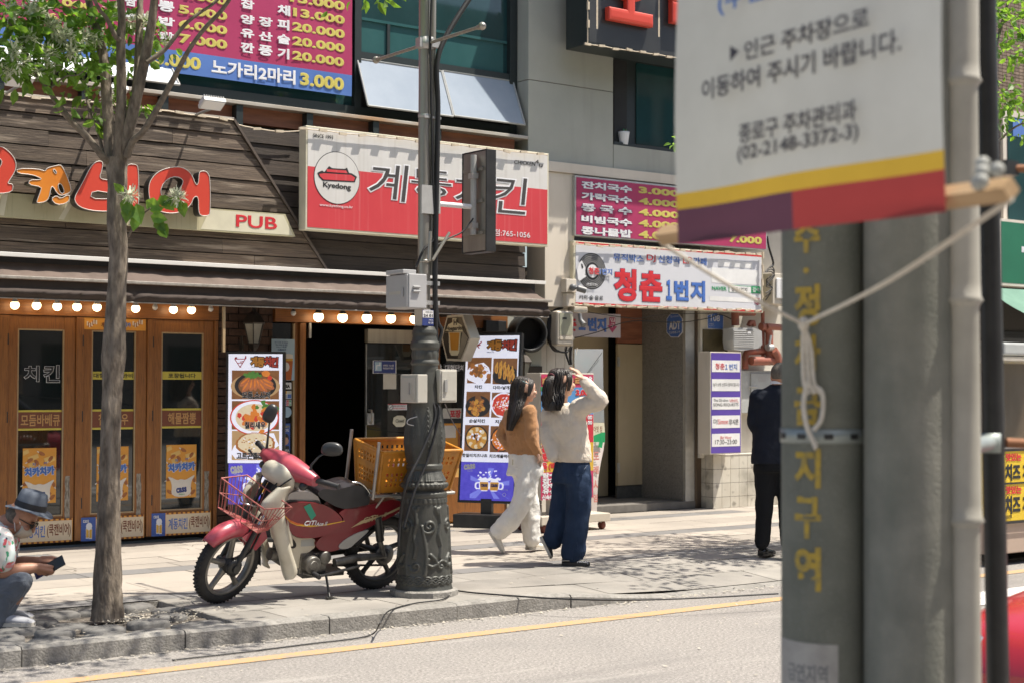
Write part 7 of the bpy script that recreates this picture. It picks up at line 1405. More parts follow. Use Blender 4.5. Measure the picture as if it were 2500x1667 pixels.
for k in range(1, 9): f = k/9; b.tube([cor_b[0].lerp(cor_b[1], f), cor_b[3].lerp(cor_b[2], f)], .0032, m_wire, 5); b.tube([cor_b[0].lerp(cor_b[3], f), cor_b[1].lerp(cor_b[2], f)], .0032, m_wire, 5)
b.tube([mid[1].lerp(mid[2],.5), Vector((c1.x+.05,0,c1.z+.12))], .007, m_chr, 8); b.tube(catmull([mid[0].lerp(mid[1],.8), mid[0].lerp(mid[2],.4), mid[2].lerp(mid[1],.5)]), .006, m_chr, 8); b.build('wire_basket', sco, local=True)
m_crate = mat('yellow crate plastic', (.56,.24,.022), (.48,.19,.018), 4, .42); overlay(m_crate, (.20,.095,.03), 7, lo=.56, hi=.75, amt=.6)
cr = thing('crate', 'yellow plastic crate strapped on the rack of the scooter', 'crate', MS @ Vector((xr0-.35,0,zr_+.012))); CM = MS @ Matrix.Translation(Vector((xr0-.03,-.02,zr_+.014)))
Lc, Wc, Hc, tp_ = .70, .33, .31, .035
def cpt(s_, w_, h_): return CM @ Vector((-(Lc*s_) - tp_*(1-2*s_)*(0), w_, h_))
def wallgrid(mb, A, Bq, C, D, nu, nv, solid):
 """wall with a grid of openings between bottom edge A-B and top edge D-C"""
 n = (Bq-A).cross(D-A).normalized()*.004
 P_ = lambda u, v: A.lerp(Bq, u).lerp(D.lerp(C, u), v)
 for j in range(nv):
  for i in range(nu):
   u0, u1, v0, v1 = i/nu, (i+1)/nu, j/nv, (j+1)/nv
   if solid(i, j): q = [P_(u0,v0), P_(u1,v0), P_(u1,v1), P_(u0,v1)]; mb.add([p+n for p in q]+[p-n for p in q], [(0,1,2,3),(7,6,5,4)], m_crate)
   else:
    a_, c_ = (u1-u0)*.26, (v1-v0)*.18; o_ = [P_(u0,v0), P_(u1,v0), P_(u1,v1), P_(u0,v1)]; i_ = [P_(u0+a_,v0+c_), P_(u1-a_,v0+c_), P_(u1-a_,v1-c_), P_(u0+a_,v1-c_)]
    mb.add([p+n for p in o_+i_]+[p-n for p in o_+i_], [(0,1,5,4),(1,2,6,5),(2,3,7,6),(3,0,4,7),(9,8,12,13),(10,9,13,14),(11,10,14,15),(8,11,15,12),(4,5,13,12),(5,6,14,13),(6,7,15,14),(7,4,12,15)], m_crate)
t_ = tp_; bt = [CM @ Vector(p) for p in ((-t_,Wc/2-t_*.6,0),(-Lc+t_,Wc/2-t_*.6,0),(-Lc+t_,-Wc/2+t_*.6,0),(-t_,-Wc/2+t_*.6,0))]; tp4 = [CM @ Vector(p) for p in ((0,Wc/2+.02,Hc),(-Lc,Wc/2+.02,Hc),(-Lc,-Wc/2-.02,Hc),(0,-Wc/2-.02,Hc))]
b = MB(); sol = lambda nu: (lambda i, j: i == 0 or i == nu-1 or j in (0,) or j >= 7 or (j == 4))
for i, nu in ((0,16),(1,9),(2,16),(3,9)): wallgrid(b, bt[i], bt[(i+1)%4], tp4[(i+1)%4], tp4[i], nu, 8, sol(nu))
nb = (bt[1]-bt[0]).cross(bt[3]-bt[0]).normalized()*.004; b.add([p+nb for p in bt]+[p-nb for p in bt], [(0,1,2,3),(7,6,5,4)], m_crate); b.build('crate_body', cr)
b = MB(); n4 = [p for p in tp4]
for i in range(4): b.tube([n4[i], n4[(i+1)%4]], .013, m_crate, 8)
for i in range(4): b.tube([bt[i], tp4[i]], .014, m_crate, 8)
b.build('rim', cr)
b = MB(); 
m_rag = mat('white and red bag', (.65,.60,.58), (.60,.10,.10), 9, .6, lo=.45, hi=.55)
b.ball(CM @ Vector((-.30,.03,.10)), (.13,.11,.09), m_rag, 14, 10); b.ball(CM @ Vector((-.48,-.03,.07)), (.11,.1,.06), m_rag, 12, 8); o = b.build('shopping_bag'); tag(o, 'crumpled white and red bag inside the yellow crate', 'bag')
# ================================================================ TREES
def leafmat(name, c, c2, tr=.35):
 m = mat(name, c, c2, 20, .45, spec=.4); n = m.node_tree.nodes; l = m.node_tree.links; island(m, .35, .8); b_ = n['Principled BSDF']; t = n.new('ShaderNodeBsdfTranslucent'); src = b_.inputs['Base Color'].links[0].from_socket
 h = n.new('ShaderNodeHueSaturation'); h.inputs['Hue'].default_value = .475; h.inputs['Saturation'].default_value = 1.15; h.inputs['Value'].default_value = 1.7; l.new(src, h.inputs['Color']); l.new(h.outputs[0], t.inputs[0])
 x = n.new('ShaderNodeMixShader'); x.inputs[0].default_value = tr; l.new(b_.outputs[0], x.inputs[1]); l.new(t.outputs[0], x.inputs[2]); l.new(x.outputs[0], n['Material Output'].inputs[0]); return m
m_leaf = leafmat('tree leaf', (.18,.33,.07), (.105,.225,.042), .5); m_blos = leafmat('white blossom', (.66,.68,.56), (.56,.60,.46), .3)
m_bark = mat('tree bark', (.26,.215,.165), (.10,.08,.062), 20, .95, bump=1.0, stretch=(1.6,1.6,.45), lo=.34, hi=.66, bscale=34); overlay(m_bark, (.38,.33,.27), 9, (1.5,1.5,.5), .55, .75, .6); overlay(m_bark, (.075,.062,.05), 6, (1.2,1.2,.7), .56, .68, .75)
m_twig = mat('young bark', (.20,.165,.125), (.11,.09,.07), 30, .85, bump=.5)
def leaf(mb, p, d, L, w, m, rng):
 d = d.normalized(); a, u = frame_from(d); r_ = rng.uniform(0, 6.28); a2 = a*math.cos(r_)+u*math.sin(r_); n = d.cross(a2)
 c = .18*w
 v = [p, p+d*L*.3+a2*w*.42+n*c, p+d*L*.62+a2*w*.40+n*c, p+d*L-n*L*.12, p+d*L*.62-a2*w*.40+n*c, p+d*L*.3-a2*w*.42+n*c, p+d*L*.3, p+d*L*.62]
 mb.add(v, [(0,1,6),(0,6,5),(1,2,7,6),(6,7,4,5),(2,3,7),(7,3,4)], m)
def cluster(mb, c, r, n, rng, L=.085, m=None, flat=.75):
 """a sprig: leaves spread round a centre and drooping outward"""
 for i in range(n):
  q_ = Vector((rng.gauss(0,1), rng.gauss(0,1), rng.gauss(0,flat))); p = c+q_*r*.5; d = (q_*.6+Vector((rng.gauss(0,.4), rng.gauss(0,.4), -.45+rng.gauss(0,.35))))
  s_ = rng.uniform(.6, 1.2); leaf(mb, p, d, L*s_, L*.58*s_, m or m_leaf, rng)
def blossom(mb, c, r, n, rng):
 for i in range(n):
  d = Vector((rng.gauss(0,1), rng.gauss(0,1), rng.gauss(-.1,.8))).normalized(); p = c+d*r*rng.uniform(.1,.9); e = p+(d+Vector((rng.gauss(0,.5),rng.gauss(0,.5),rng.gauss(0,.5)))*.8).normalized()*rng.uniform(.025,.045)
  a, u = frame_from((e-p)); w_ = a*.0065; mb.add([p-w_, p+w_, e+w_*.6, e-w_*.6], [(0,1,2,3)], m_blos)
tb = ground(260, 1508); TRt = Vector((CROT.col[0].x, CROT.col[0].y, 0)).normalized(); PT1 = Plane((tb.x,tb.y,0), TRt, (0,0,1))
t1 = thing('street_tree', 'young street tree with several upright stems and white blossom beside the kerb', 'tree', tb)
H1 = lambda f, x, y, o=0: PT1.hit(*f(x, y), o)
I_ = lambda x, y: (x, y)
b = MB(); tp = [H1(I_,261,1512),H1(I_,262,1470),H1(I_,263,1400),H1(I_,266,1270),H1(I_,268,1150),H1(I_,271,1046),H1(I_,274,950),H1(I_,278,868),H1(I_,283,734),H1(I_,290,620),H1(I_,285,546),H1(I_,286,460),H1(I_,284,386)]
tr_ = [.106,.093,.084,.074,.065,.060,.058,.074,.058,.057,.060,.060,.070]; tpc = catmull(tp, 5); trc = [float(np.interp(i/5, range(len(tr_)), tr_)) for i in range(len(tpc))]
def bark_tube(mb, path, rad, m, n=18, amp=.10, seed=0):
 vs = []; pa = None
 for i, p in enumerate(path):
  d = (path[min(i+1,len(path)-1)]-path[max(i-1,0)]).normalized()
  if pa is None: a, u = frame_from(d, Vector((0,1,0)))
  else: a = (pa-d*pa.dot(d)).normalized(); u = a.cross(d).normalized()
  pa = a
  for j in range(n):
   t = 2*math.pi*j/n; from_n = 1+amp*(fbm(i*.55+j*1.7+seed*13, 4)-.5)*2*.6+amp*.5*math.sin(j*2.1+i*.35); vs.append(p+(a*math.cos(t)+u*math.sin(t))*rad[i]*from_n)
 mb.add(vs, [(i*n+j, i*n+(j+1) % n, (i+1)*n+(j+1) % n, (i+1)*n+j) for i in range(len(path)-1) for j in range(n)], m, True); mb.add(vs[-n:], [tuple(range(n))], m)
bark_tube(b, tpc, trc, m_bark, 26, .16)
top = tp[-1]; ends = []
def limb(pts, r0, r1, o0=0, o1=0, f=Z1, m=m_bark, up=0):
 P_ = [H1(f, x, y, o0+(o1-o0)*k/(len(pts)-1)) for k, (x, y) in enumerate(pts)]
 if up:  # carry on beyond the top of the picture
  d = (P_[-1]-P_[-2]).normalized(); P_ += [P_[-1]+d*up*.5+Vector((random.uniform(-.1,.1),random.uniform(-.1,.1),.1*up)), P_[-1]+d*up+Vector((random.uniform(-.2,.2),random.uniform(-.2,.2),.2*up))]
  r1 = r0*.35
 c = catmull(P_, 5); rad = [r0+(r1-r0)*(i/(len(c)-1)) for i in range(len(c))]; bark_tube(b, c, rad, m, 12, .10, len(ends)); ends.append(c); return c
limb([(735,1080),(705,960),(685,700),(665,400),(620,200),(565,0)], .045, .026, 0, -.15, up=1.8)
limb([(755,1060),(765,850),(775,600),(770,250),(770,0)], .042, .026, .02, .12, up=2.0)
limb([(765,1050),(800,850),(870,550),(888,200),(895,0)], .036, .022, -.03, -.25, up=1.7)
limb([(770,1040),(815,860),(900,500),(955,220),(985,0)], .044, .026, 0, .18, up=1.9)
limb([(810,1000),(850,900),(910,845),(1000,700),(1110,500),(1200,330),(1300,190),(1450,20)], .024, .012, .04, .45, m=m_twig, up=.7)
limb([(935,400),(1050,320),(1180,160),(1280,80),(1390,0)], .016, .010, .15, .0, m=m_twig, up=.8)
limb([(690,1030),(650,995),(560,880),(450,770),(350,640),(300,560),(230,470)], .026, .012, .03, .35, m=m_twig)
limb([(690,1010),(655,960),(620,820),(560,660),(530,480)], .014, .008, -.02, -.2, m=m_twig)
limb([(760,250),(740,240),(680,120),(610,20)], .018, .010, .1, .3, m=m_twig, up=.8)
limb([(820,1510),(850,1455),(900,1380),(960,1330)], .008, .004, .06, .15, m=m_twig)
limb([(300,560),(250,500),(180,430),(60,330)], .008, .004, .35, .5, m=m_twig); limb([(320,590),(340,500),(380,400),(400,260)], .008, .004, .3, .1, m=m_twig); limb([(330,560),(420,490),(500,480),(560,430)], .006, .003, .3, .3, m=m_twig); limb([(230,470),(150,300),(60,150),(-60,60)], .010, .005, .35, .6, m=m_twig); limb([(400,260),(480,150),(560,100)], .006, .003, .1, .0, m=m_twig)
b.build('trunk', t1)
b = MB(); bb = MB(); rg = random.Random(21)
for (x, y, r_, n, o) in ((60,60,.13,40,.4),(200,60,.10,26,.3),(430,40,.12,30,.1),(560,60,.10,18,0),(230,130,.12,30,.3),(30,200,.12,34,.5),(220,190,.11,28,.2),(330,170,.11,24,.2),(430,160,.10,24,.1),(520,190,.10,22,.0),(330,330,.14,44,.25),(440,400,.11,30,.2),(90,440,.12,34,.45),(160,490,.08,16,.4),(20,350,.11,30,.5),(400,330,.12,34,.15),(540,340,.11,26,-.1),(600,470,.07,12,.1),(560,400,.10,24,.0),(250,400,.12,30,.3),(600,160,.10,20,-.1),(680,60,.08,14,-.2),(740,120,.11,24,-.35),(860,190,.10,22,-.35),(830,330,.10,22,-.4),(760,430,.10,18,-.4),(640,600,.08,16,-.2),(600,640,.07,12,-.2),(700,560,.08,14,-.25),(900,650,.05,8,-.2),(905,700,.05,6,-.2),(820,610,.06,8,-.3),(1040,290,.07,12,-.2),(1000,230,.06,10,-.2),(950,150,.09,14,-.3),(410,600,.05,8,.3),(440,680,.04,5,.3),(600,780,.04,6,.0),(640,760,.04,5,0),(130,150,.12,26,.5),(480,260,.11,26,.05),(580,260,.1,20,-.1),(300,60,.1,16,.2),(660,350,.09,14,-.3),(100,300,.13,34,.5),(180,330,.12,28,.4),(-120,200,.2,60,.6),(-150,420,.2,50,.5),(690,170,.09,16,-.3)):
 cluster(b, H1(Z1, x, y, o), r_*1.35, int(n*.95), rg, .095)
for (x, y, r_, n, o) in ((320,170,.07,150,.35),(400,235,.08,190,.3),(510,250,.06,110,.2),(300,345,.07,150,.4),(120,405,.08,140,.55),(250,60,.06,100,.4),(730,75,.06,90,-.2),(850,140,.06,90,-.25),(930,130,.05,60,-.2),(340,420,.05,60,.3),(40,450,.06,80,.5),(1060,250,.03,30,-.15),(680,610,.04,40,-.1),(60,60,.07,100,.55),(200,60,.06,90,.45),(180,250,.07,120,.5),(460,330,.06,90,.3),(560,230,.05,80,.1),(90,320,.06,90,.6),(240,450,.05,70,.45),(620,250,.05,60,.0)): blossom(bb, H1(Z1, x, y, o), r_, n, rg)
for (x, y, dx_, dy, L) in ((800,1260,.2,-1,.13),(830,1290,-.1,-1,.15),(870,1300,.3,-1,.15),(930,1280,.8,-.5,.14),(880,1370,-.2,-1,.12),(960,1380,.8,-.2,.13),(1000,1290,.9,.1,.12),(1040,1270,.6,-.6,.12),(1090,1260,.8,-.8,.12),(1160,1280,.2,-1,.12),(985,1400,.7,-.7,.12),(1030,1420,.5,-1,.11),(960,1350,.9,.2,.1),(790,1230,-.3,.3,.09),(1010,1450,.6,-.7,.1)):
 p = H1(Z1, x, y, .12); d = TRt*dx_+Vector((0,0,dy))-Vector((fwd.x,fwd.y,0))*.25; L_ = L
 a = d.normalized(); s_ = a.cross(fwd).normalized(); n_ = a.cross(s_)*.3
 w_ = L_*.30; b.add([p, p+a*L_*.3+s_*w_+n_*w_, p+a*L_*.6+s_*w_*.9+n_*w_, p+a*L_, p+a*L_*.6-s_*w_*.9+n_*w_, p+a*L_*.3-s_*w_+n_*w_, p+a*L_*.3, p+a*L_*.6], [(0,1,6),(0,6,5),(1,2,7,6),(6,7,4,5),(2,3,7),(7,3,4)], m_leaf)
blossom(bb, H1(Z1,825,1245,.15), .055, 120, rg); blossom(bb, H1(Z1,1130,1262,.15), .06, 140, rg)
for c in ends[:6]:
 for k in range(11):
  p = c[-1-min(len(c)-1, int(rg.random()*9))]+Vector((rg.gauss(0,.45), rg.gauss(0,.45), rg.gauss(.15,.4)))
  if p.z > 4.15: cluster(b, p, .26, 46, rg, .10)
for k in range(46):
 p = top+Vector((rg.gauss(-.35,.75), rg.gauss(-.1,.65), rg.uniform(1.5,3.2)))
 if p.z > 4.25: cluster(b, p, .3, 52, rg, .10)
for k in range(44):
 p = Vector((rg.uniform(3.2,6.4), rg.uniform(-6.9,-4.9), rg.uniform(4.7,6.2))); cluster(b, p, .3, 44, rg, .10)
b.build('crown', t1); bb.build('blossom', t1)
m_pit = mat('pit soil', (.10,.085,.07), (.16,.14,.115), 30, .95, bump=.7); m_cob = mat('grey pit stone', (.17,.165,.155), (.11,.105,.10), 9, .8, bump=.5, bscale=40); island(m_cob, .2)
b = MB(); n = 24
gridmesh(b, lambda s_, t_: Vector((TREEPIT[0]+(TREEPIT[1]-TREEPIT[0])*s_, y_in+.002+(TREEPIT[3]-y_in-.002)*t_, -.055+.03*fbm(s_*9+t_*31, 2))), 40, 24, m_pit); b.bx(TREEPIT[0]-.004, TREEPIT[1]+.004, TREEPIT[3]-.005, TREEPIT[3]+.004, -.12, -.002, m_kerb); b.bx(TREEPIT[1]-.003, TREEPIT[1]+.006, y_in, TREEPIT[3]-.006, -.12, -.002, m_kerb); tag(b.build('tree_pit_soil'), kind='structure')
rg = random.Random(6)
for i in range(9):
 for j in range(5):
  x = TREEPIT[0]+.12+i*.31+(.12 if j % 2 else 0)+rg.uniform(-.04,.04); y = y_in+.12+j*.24+rg.uniform(-.03,.03)
  if math.hypot(x-tb.x, y-tb.y) < .24 or x > TREEPIT[1]-.08 or y > TREEPIT[3]-.07: continue
  sx, sy, h_ = rg.uniform(.115,.17), rg.uniform(.085,.125), rg.uniform(.015,.035); z0 = -.03+rg.uniform(-.015,.012); an = rg.uniform(-.35,.35)
  ring = lambda k, z: [Vector((x+(sx*k*math.copysign(abs(math.cos(t))**.6, math.cos(t))*math.cos(an)-sy*k*math.copysign(abs(math.sin(t))**.6, math.sin(t))*math.sin(an))*(1+rg.uniform(-.05,.05)), y+(sx*k*math.copysign(abs(math.cos(t))**.6, math.cos(t))*math.sin(an)+sy*k*math.copysign(abs(math.sin(t))**.6, math.sin(t))*math.cos(an))*(1+rg.uniform(-.05,.05)), z+rg.uniform(-.006,.006))) for t in [2*math.pi*q_/14 for q_ in range(14)]]
  b = MB(); b.loft([ring(1, -.1), ring(1, z0+h_*.5), ring(.9, z0+h_), ring(.6, z0+h_+.006), ring(.1, z0+h_+.008)], m_cob); tag(b.build('paving_stone'), 'rough flat grey stone laid in the tree pit round the trunk foot', 'stone', 'rough stones in the tree pit')
m_fluff = mat('fallen blossom', (.42,.385,.32), None, 30, .9); b = MB()
for i in range(2600):
 if i < 700: x, y = rg.gauss(tb.x+.25,.22), rg.gauss(tb.y-.05,.1); z = .0 if rg.random() < .4 else -.03
 elif i < 1900: x = rg.uniform(-1, 14); y = KY-abs(rg.gauss(0,.06))-.01; z = ROADZ+.006
 else: x = rg.uniform(0, 15); y = rg.uniform(-9.5,-.3); z = (ROADZ+.006) if y < KY else walk_z(x,y)+.004
 if KY <= y < y_in+.02: z = kerb_drop(x)+.008
 s_ = rg.uniform(.004,.013); a = rg.uniform(0,6.28); dx_, dy = Vector((math.cos(a),math.sin(a),rg.uniform(-.3,.3)))*s_, Vector((-math.sin(a),math.cos(a),rg.uniform(0,.4)))*s_*.5
 p = Vector((x,y,z+.002)); b.add([p-dx_-dy, p+dx_-dy, p+dx_+dy, p-dx_+dy], [(0,1,2,3)], m_fluff)
tag(b.build('fallen_petals'), kind='stuff')
tb2 = Vector((11.5, -4.55, walk_z(11.5,-4.55))); t2 = thing('street_tree', 'leafy street tree behind the concrete poles, its green branches showing by the black pole', 'tree', tb2)
b = MB(); c = catmull([tb2, tb2+Vector((.02,0,1)), tb2+Vector((.05,.03,2.1)), tb2+Vector((0,.05,2.9))], 5); bark_tube(b, c, [.10-.035*i/(len(c)-1) for i in range(len(c))], m_bark); rg = random.Random(4); e2_ = []
for k in range(7):
 a = k*.9+.3; d = Vector((math.cos(a)*.6, math.sin(a)*.6, 1)); p0 = c[-1]; pth = catmull([p0-Vector((0,0,.3)), p0+d*.5, p0+d*1.2+Vector((0,0,.25)), p0+d*1.7+Vector((0,0,.7))], 5); bark_tube(b, pth, [.045-.035*i/(len(pth)-1) for i in range(len(pth))], m_twig, 10); e2_.append(pth)
PT2 = Plane(tb2, TRt, (0,0,1)); q = [PT2.hit(2350,400), PT2.hit(2420,360), PT2.hit(2480,310), PT2.hit(2560,280)]; bark_tube(b, catmull([c[-1]]+q, 5), [.02-.014*i/20 for i in range(21)], m_twig, 8)
q2 = [PT2.hit(2380,300), PT2.hit(2250,350), PT2.hit(1900,380), PT2.hit(1660,352)]; bark_tube(b, catmull([c[-1]]+q2[1:], 5), [.018-.014*i/15 for i in range(16)], m_twig, 8); b.build('trunk', t2)
b = MB()
for pth in e2_:
 for k in range(9): cluster(b, pth[-1-int(rg.random()*12)]+Vector((rg.gauss(0,.3), rg.gauss(0,.3), rg.gauss(.1,.3))), .25, 34, rg, .10)
for k in range(26): cluster(b, tb2+Vector((rg.uniform(-2.1,-.3), rg.gauss(-.35,.5), rg.uniform(3.6,5.2))), .28, 34, rg, .10)
for (x, y, r_, n) in ((2420,40,.2,30),(2470,60,.2,34),(2490,130,.16,26),(2440,120,.14,20),(2430,230,.14,22),(2470,250,.14,26),(2445,300,.12,18),(2490,330,.10,12),(2430,440,.06,7),(2450,20,.2,30),(2520,90,.2,30),(2530,250,.2,26),(1650,352,.06,9),(1668,345,.06,8)): cluster(b, PT2.hit(x, y, rg.uniform(-.2,.2)), r_, n, rg, .10)
b.build('crown', t2)
# ================================================================ FOREGROUND: concrete poles, hanging banner
m_conc = mat('utility pole concrete', (.185,.19,.155), (.13,.137,.112), 7, .9, bump=.35, bscale=110, lo=.3, hi=.7); overlay(m_conc, (.09,.11,.085), 3, (3,3,.5), .5, .78, .55); overlay(m_conc, (.27,.265,.24), 150, lo=.6, hi=.68, amt=.5)
m_con2 = mat('paler pole concrete', (.255,.25,.212), (.165,.166,.14), 6, .9, bump=.35, bscale=110, lo=.3, hi=.7); overlay(m_con2, (.11,.13,.105), 2.4, (3,3,.5), .5, .78, .6)
m_pvc = mat('weathered conduit', (.42,.40,.345), (.33,.315,.27), 4, .6)
def at_px(x, Z):  # ground position under a picture column at a camera depth
 d = ray(x, 943); k = Z/d.dot(Vector((fwd.x,fwd.y,0)).normalized()); return Vector((CAM.x+d.x*k, CAM.y+d.y*k, ROADZ))
c1, c2_, c3_, c4_ = at_px(2012,4.55), at_px(2225,4.42), at_px(2352,4.34), at_px(2416,4.75)
r1_, r2_ = 102/3750*4.55, 113/3750*4.42
cp1 = thing('concrete_pole', 'grey concrete pole with a yellow no parking strip and a metal band', 'utility pole', c1, 0, 'pair of grey concrete poles by the road')
b = MB(); b.lathe([(r1_*1.03,0),(r1_*1.02,1),(r1_,2.0),(r1_*.97,9)], c1, m_conc, 48); b.build('shaft', cp1)
cp2 = thing('concrete_pole', 'second grey concrete pole with a pale conduit on its sunlit side', 'utility pole', c2_, 0, 'pair of grey concrete poles by the road')
b = MB(); b.lathe([(r2_*1.04,0),(r2_*1.02,1),(r2_,2.0),(r2_*.95,9)], c2_, m_con2, 48); b.build('shaft', cp2)
rc_ = 40/3750*4.34; prof = [(rc_,0)]; 
for yy in (1270, 735, 200):
 z = vert_at((c3_.x,c3_.y,0), yy)-ROADZ; prof += [(rc_*.95,z-.02),(rc_*1.0,z-.012),(rc_*1.22,z),(rc_*1.08,z+.012),(rc_*1.04,z+.05)]
prof += [(rc_*.96,8)]; b = MB(); b.lathe(prof, c3_, m_pvc, 32); b.build('conduit', cp2)
bp_ = thing('black_pole', 'slim black steel pole clamped beside the concrete poles', 'pole', c4_); tilt = R(.65)
b = MB(); b.tube([c4_+Vector((TRt.x*.03,TRt.y*.03,0)), c4_+Vector((TRt.x*-.05,TRt.y*-.05,6))], 27/3750*4.75, m_blk, 24); b.build('shaft', bp_)
zbnd = vert_at((c1.x,c1.y,0), 1062); b = MB(); b.lathe([(r1_*1.02,-.021),(r1_*1.035,-.021),(r1_*1.035,.021),(r1_*1.02,.021)], (c1.x,c1.y,zbnd), m_alu if False else mat('galvanised band', (.34,.38,.36), (.27,.30,.29), 8, .5, metal=.4), 48, cap=False)
for k in range(10):
 a = k*2*math.pi/10+.2; b.box((c1.x+math.cos(a)*r1_*1.036, c1.y+math.sin(a)*r1_*1.036, zbnd), (.004,.026,.016), m_blk, Matrix.Rotation(a, 3, 'Z'))
b.build('band', cp1)
zb2 = vert_at((c4_.x,c4_.y,0), 1080); b = MB(); dirr = (c4_-c3_); b.tube([Vector((c3_.x,c3_.y,zb2)), Vector((c4_.x,c4_.y,zb2))], .025, MATS['galvanised band'], 10); b.lathe([(.038,-.03),(.040,-.03),(.040,.03),(.038,.03)], (c4_.x,c4_.y,zb2), MATS['galvanised band'], 20, cap=False); e_ = Vector((c4_.x,c4_.y,zb2))+TRt*.05; b.tube([e_, e_+TRt*.09-Vector((0,0,.004))], .016, mat('rusty bolt', (.30,.13,.06), None, 20, .8), 10); b.build('clamp', bp_)
zb3 = vert_at((c4_.x,c4_.y,0), 412); b = MB(); e_ = Vector((c4_.x,c4_.y,zb3)); b.box(e_+TRt*.055, (.06,.05,.045), m_mir); b.tube([e_+TRt*.06, e_+TRt*.115], .012, MATS['rusty bolt'], 8); b.build('bolt', bp_)
m_ysten = mat('worn yellow stencil', (.46,.32,.045), (.33,.25,.07), 40, .7, lo=.45, hi=.6)
def wrap(mb, t, px_c, py0, py1, wpx, m, bold=.04, c=None, r=None):
 c = c or c1; r = r or r1_; vc = (CAM-Vector((c.x,c.y,CAM.z))); a0 = math.atan2(vc.y, vc.x); off = (px_c-2012)/102.0; ang = a0+math.asin(max(-.95,min(.95,off)))  # towards the right of the picture is a larger angle
 z0, z1 = vert_at((c.x,c.y,0), py1), vert_at((c.x,c.y,0), py0); W_ = wpx/3750*4.45; vs, fs = glyphs(t, bold); xs = [v[0] for v in vs]; ys = [v[1] for v in vs]; x0, x1, y0, y1 = min(xs), max(xs), min(ys), max(ys)
 out = []
 for v in vs:
  s_ = ((v[0]-x0)/(x1-x0)-.5)*W_/math.cos(ang-a0); z = z0+(z1-z0)*(v[1]-y0)/(y1-y0); a = ang+s_/r; rr = r*1.022+.0015+.0005*(v[2] > 0); out.append(Vector((c.x+math.cos(a)*rr, c.y+math.sin(a)*rr, z)))
 mb.add(out, fs, m)
for t_, y0, y1 in (('주',545,625),('·',660,675),('정',700,800),('차',820,905),('금',945,1035),('지',1090,1185),('구',1205,1305),('역',1325,1430)): b = MB(); wrap(b, t_, 1972, y0, y1, 14 if t_ == '·' else 62, m_ysten); b.build('stencil_letter', cp1)
b = MB(); vs = []; vc = (CAM-Vector((c1.x,c1.y,CAM.z))); a0 = math.atan2(vc.y, vc.x); z0, z1 = vert_at((c1.x,c1.y,0), 1700), vert_at((c1.x,c1.y,0), 1552)
for k in range(15):
 a = a0-1.45+1.75*k/14; 
 for z in (z0, z1-.004*k/14): vs.append(Vector((c1.x+math.cos(a)*(r1_*1.025+.001), c1.y+math.sin(a)*(r1_*1.025+.001), z)))
b.add(vs, [(2*k,2*k+2,2*k+3,2*k+1) for k in range(14)], mat('grey pole sticker', (.38,.37,.34), (.30,.29,.27), 20, .7), True)
wrap(b, '금연지역', 1968, 1605, 1650, 95, m_cam, .02); b.build('sticker', cp1)
ub_ = Vector((-.088,-.996,0)); rb_ = None
Zr = 3.1; er = at_px(2400, Zr); er.z = 0
pr_ = CAM+ray(2405,478)*(Zr/ray(2405,478).dot(fwd)); PBa = Plane(pr_, (-ub_.x*-1, ub_.y, 0), (0,0,1)); PBa = Plane(pr_, ub_, (0,0,1))
if PBa.n.dot(CAM-pr_) < 0: PBa.n = -PBa.n
m_wood = mat('raw wood stick', (.46,.31,.17), (.38,.25,.13), 9, .7, stretch=(6,.5,6))
def transl(name, c, tr=.45):
 m = mat(name, c, None, 6, .65); n = m.node_tree.nodes; l = m.node_tree.links; b_ = n['Principled BSDF']; t = n.new('ShaderNodeBsdfTranslucent'); t.inputs[0].default_value = (*c, 1); x = n.new('ShaderNodeMixShader'); x.inputs[0].default_value = tr; l.new(b_.outputs[0], x.inputs[1]); l.new(t.outputs[0], x.inputs[2]); l.new(x.outputs[0], n['Material Output'].inputs[0]); return m
m_bw, m_by, m_bp, m_br = transl('banner white cloth', (.50,.505,.465), .3), transl('banner yellow cloth', (.58,.38,.04), .3), transl('banner purple cloth', (.11,.042,.07), .3), transl('banner red cloth', (.36,.048,.045), .3)
hb_ = thing('hanging_banner', 'large white cloth banner with grey lettering above a yellow, purple and red hem', 'banner', pr_)
uL = PBa.uv(1652,560)[0]; uR = PBa.uv(2300,430)[0]; vT = PBa.uv(1652,-150)[1]+.3; vy1, vy0 = PBa.uv(1655,478)[1], PBa.uv(1655,520)[1]; vB = PBa.uv(1640,598)[1]
vy1r = PBa.uv(2290,362)[1]; vy0r = PBa.uv(2290,405)[1]; vBr = PBa.uv(2285,520)[1]; vy1, vy0, vB = (vy1+vy1r)/2, (vy0+vy0r)/2, (vB+vBr)/2
usp = PBa.uv(1945,480)[0]
def cloth(u0, u1, v0, v1, m, nu=20, nv=10):
 mb = MB(); gridmesh(mb, lambda s_, t_: PBa.pt(u0+(u1-u0)*s_, v0+(v1-v0)*t_, .012*math.sin((u0+(u1-u0)*s_)*9)+.010*math.sin((v0+(v1-v0)*t_)*5)), nu, nv, m); return mb
cloth(uL, uR, vy1, vT, m_bw).build('white_field', hb_); cloth(uL, uR, vy0, vy1, m_by, 20, 2).build('yellow_band', hb_); cloth(uL, usp, vB, vy0, m_bp, 10, 3).build('purple_band', hb_); cloth(usp, uR, vB, vy0, m_br, 10, 3).build('red_band', hb_)
m_gt = mat('banner grey print', (.055,.05,.06), None, 5, .6); m_bt = mat('banner blue print', (.10,.22,.55), None, 5, .6)
b = MB()
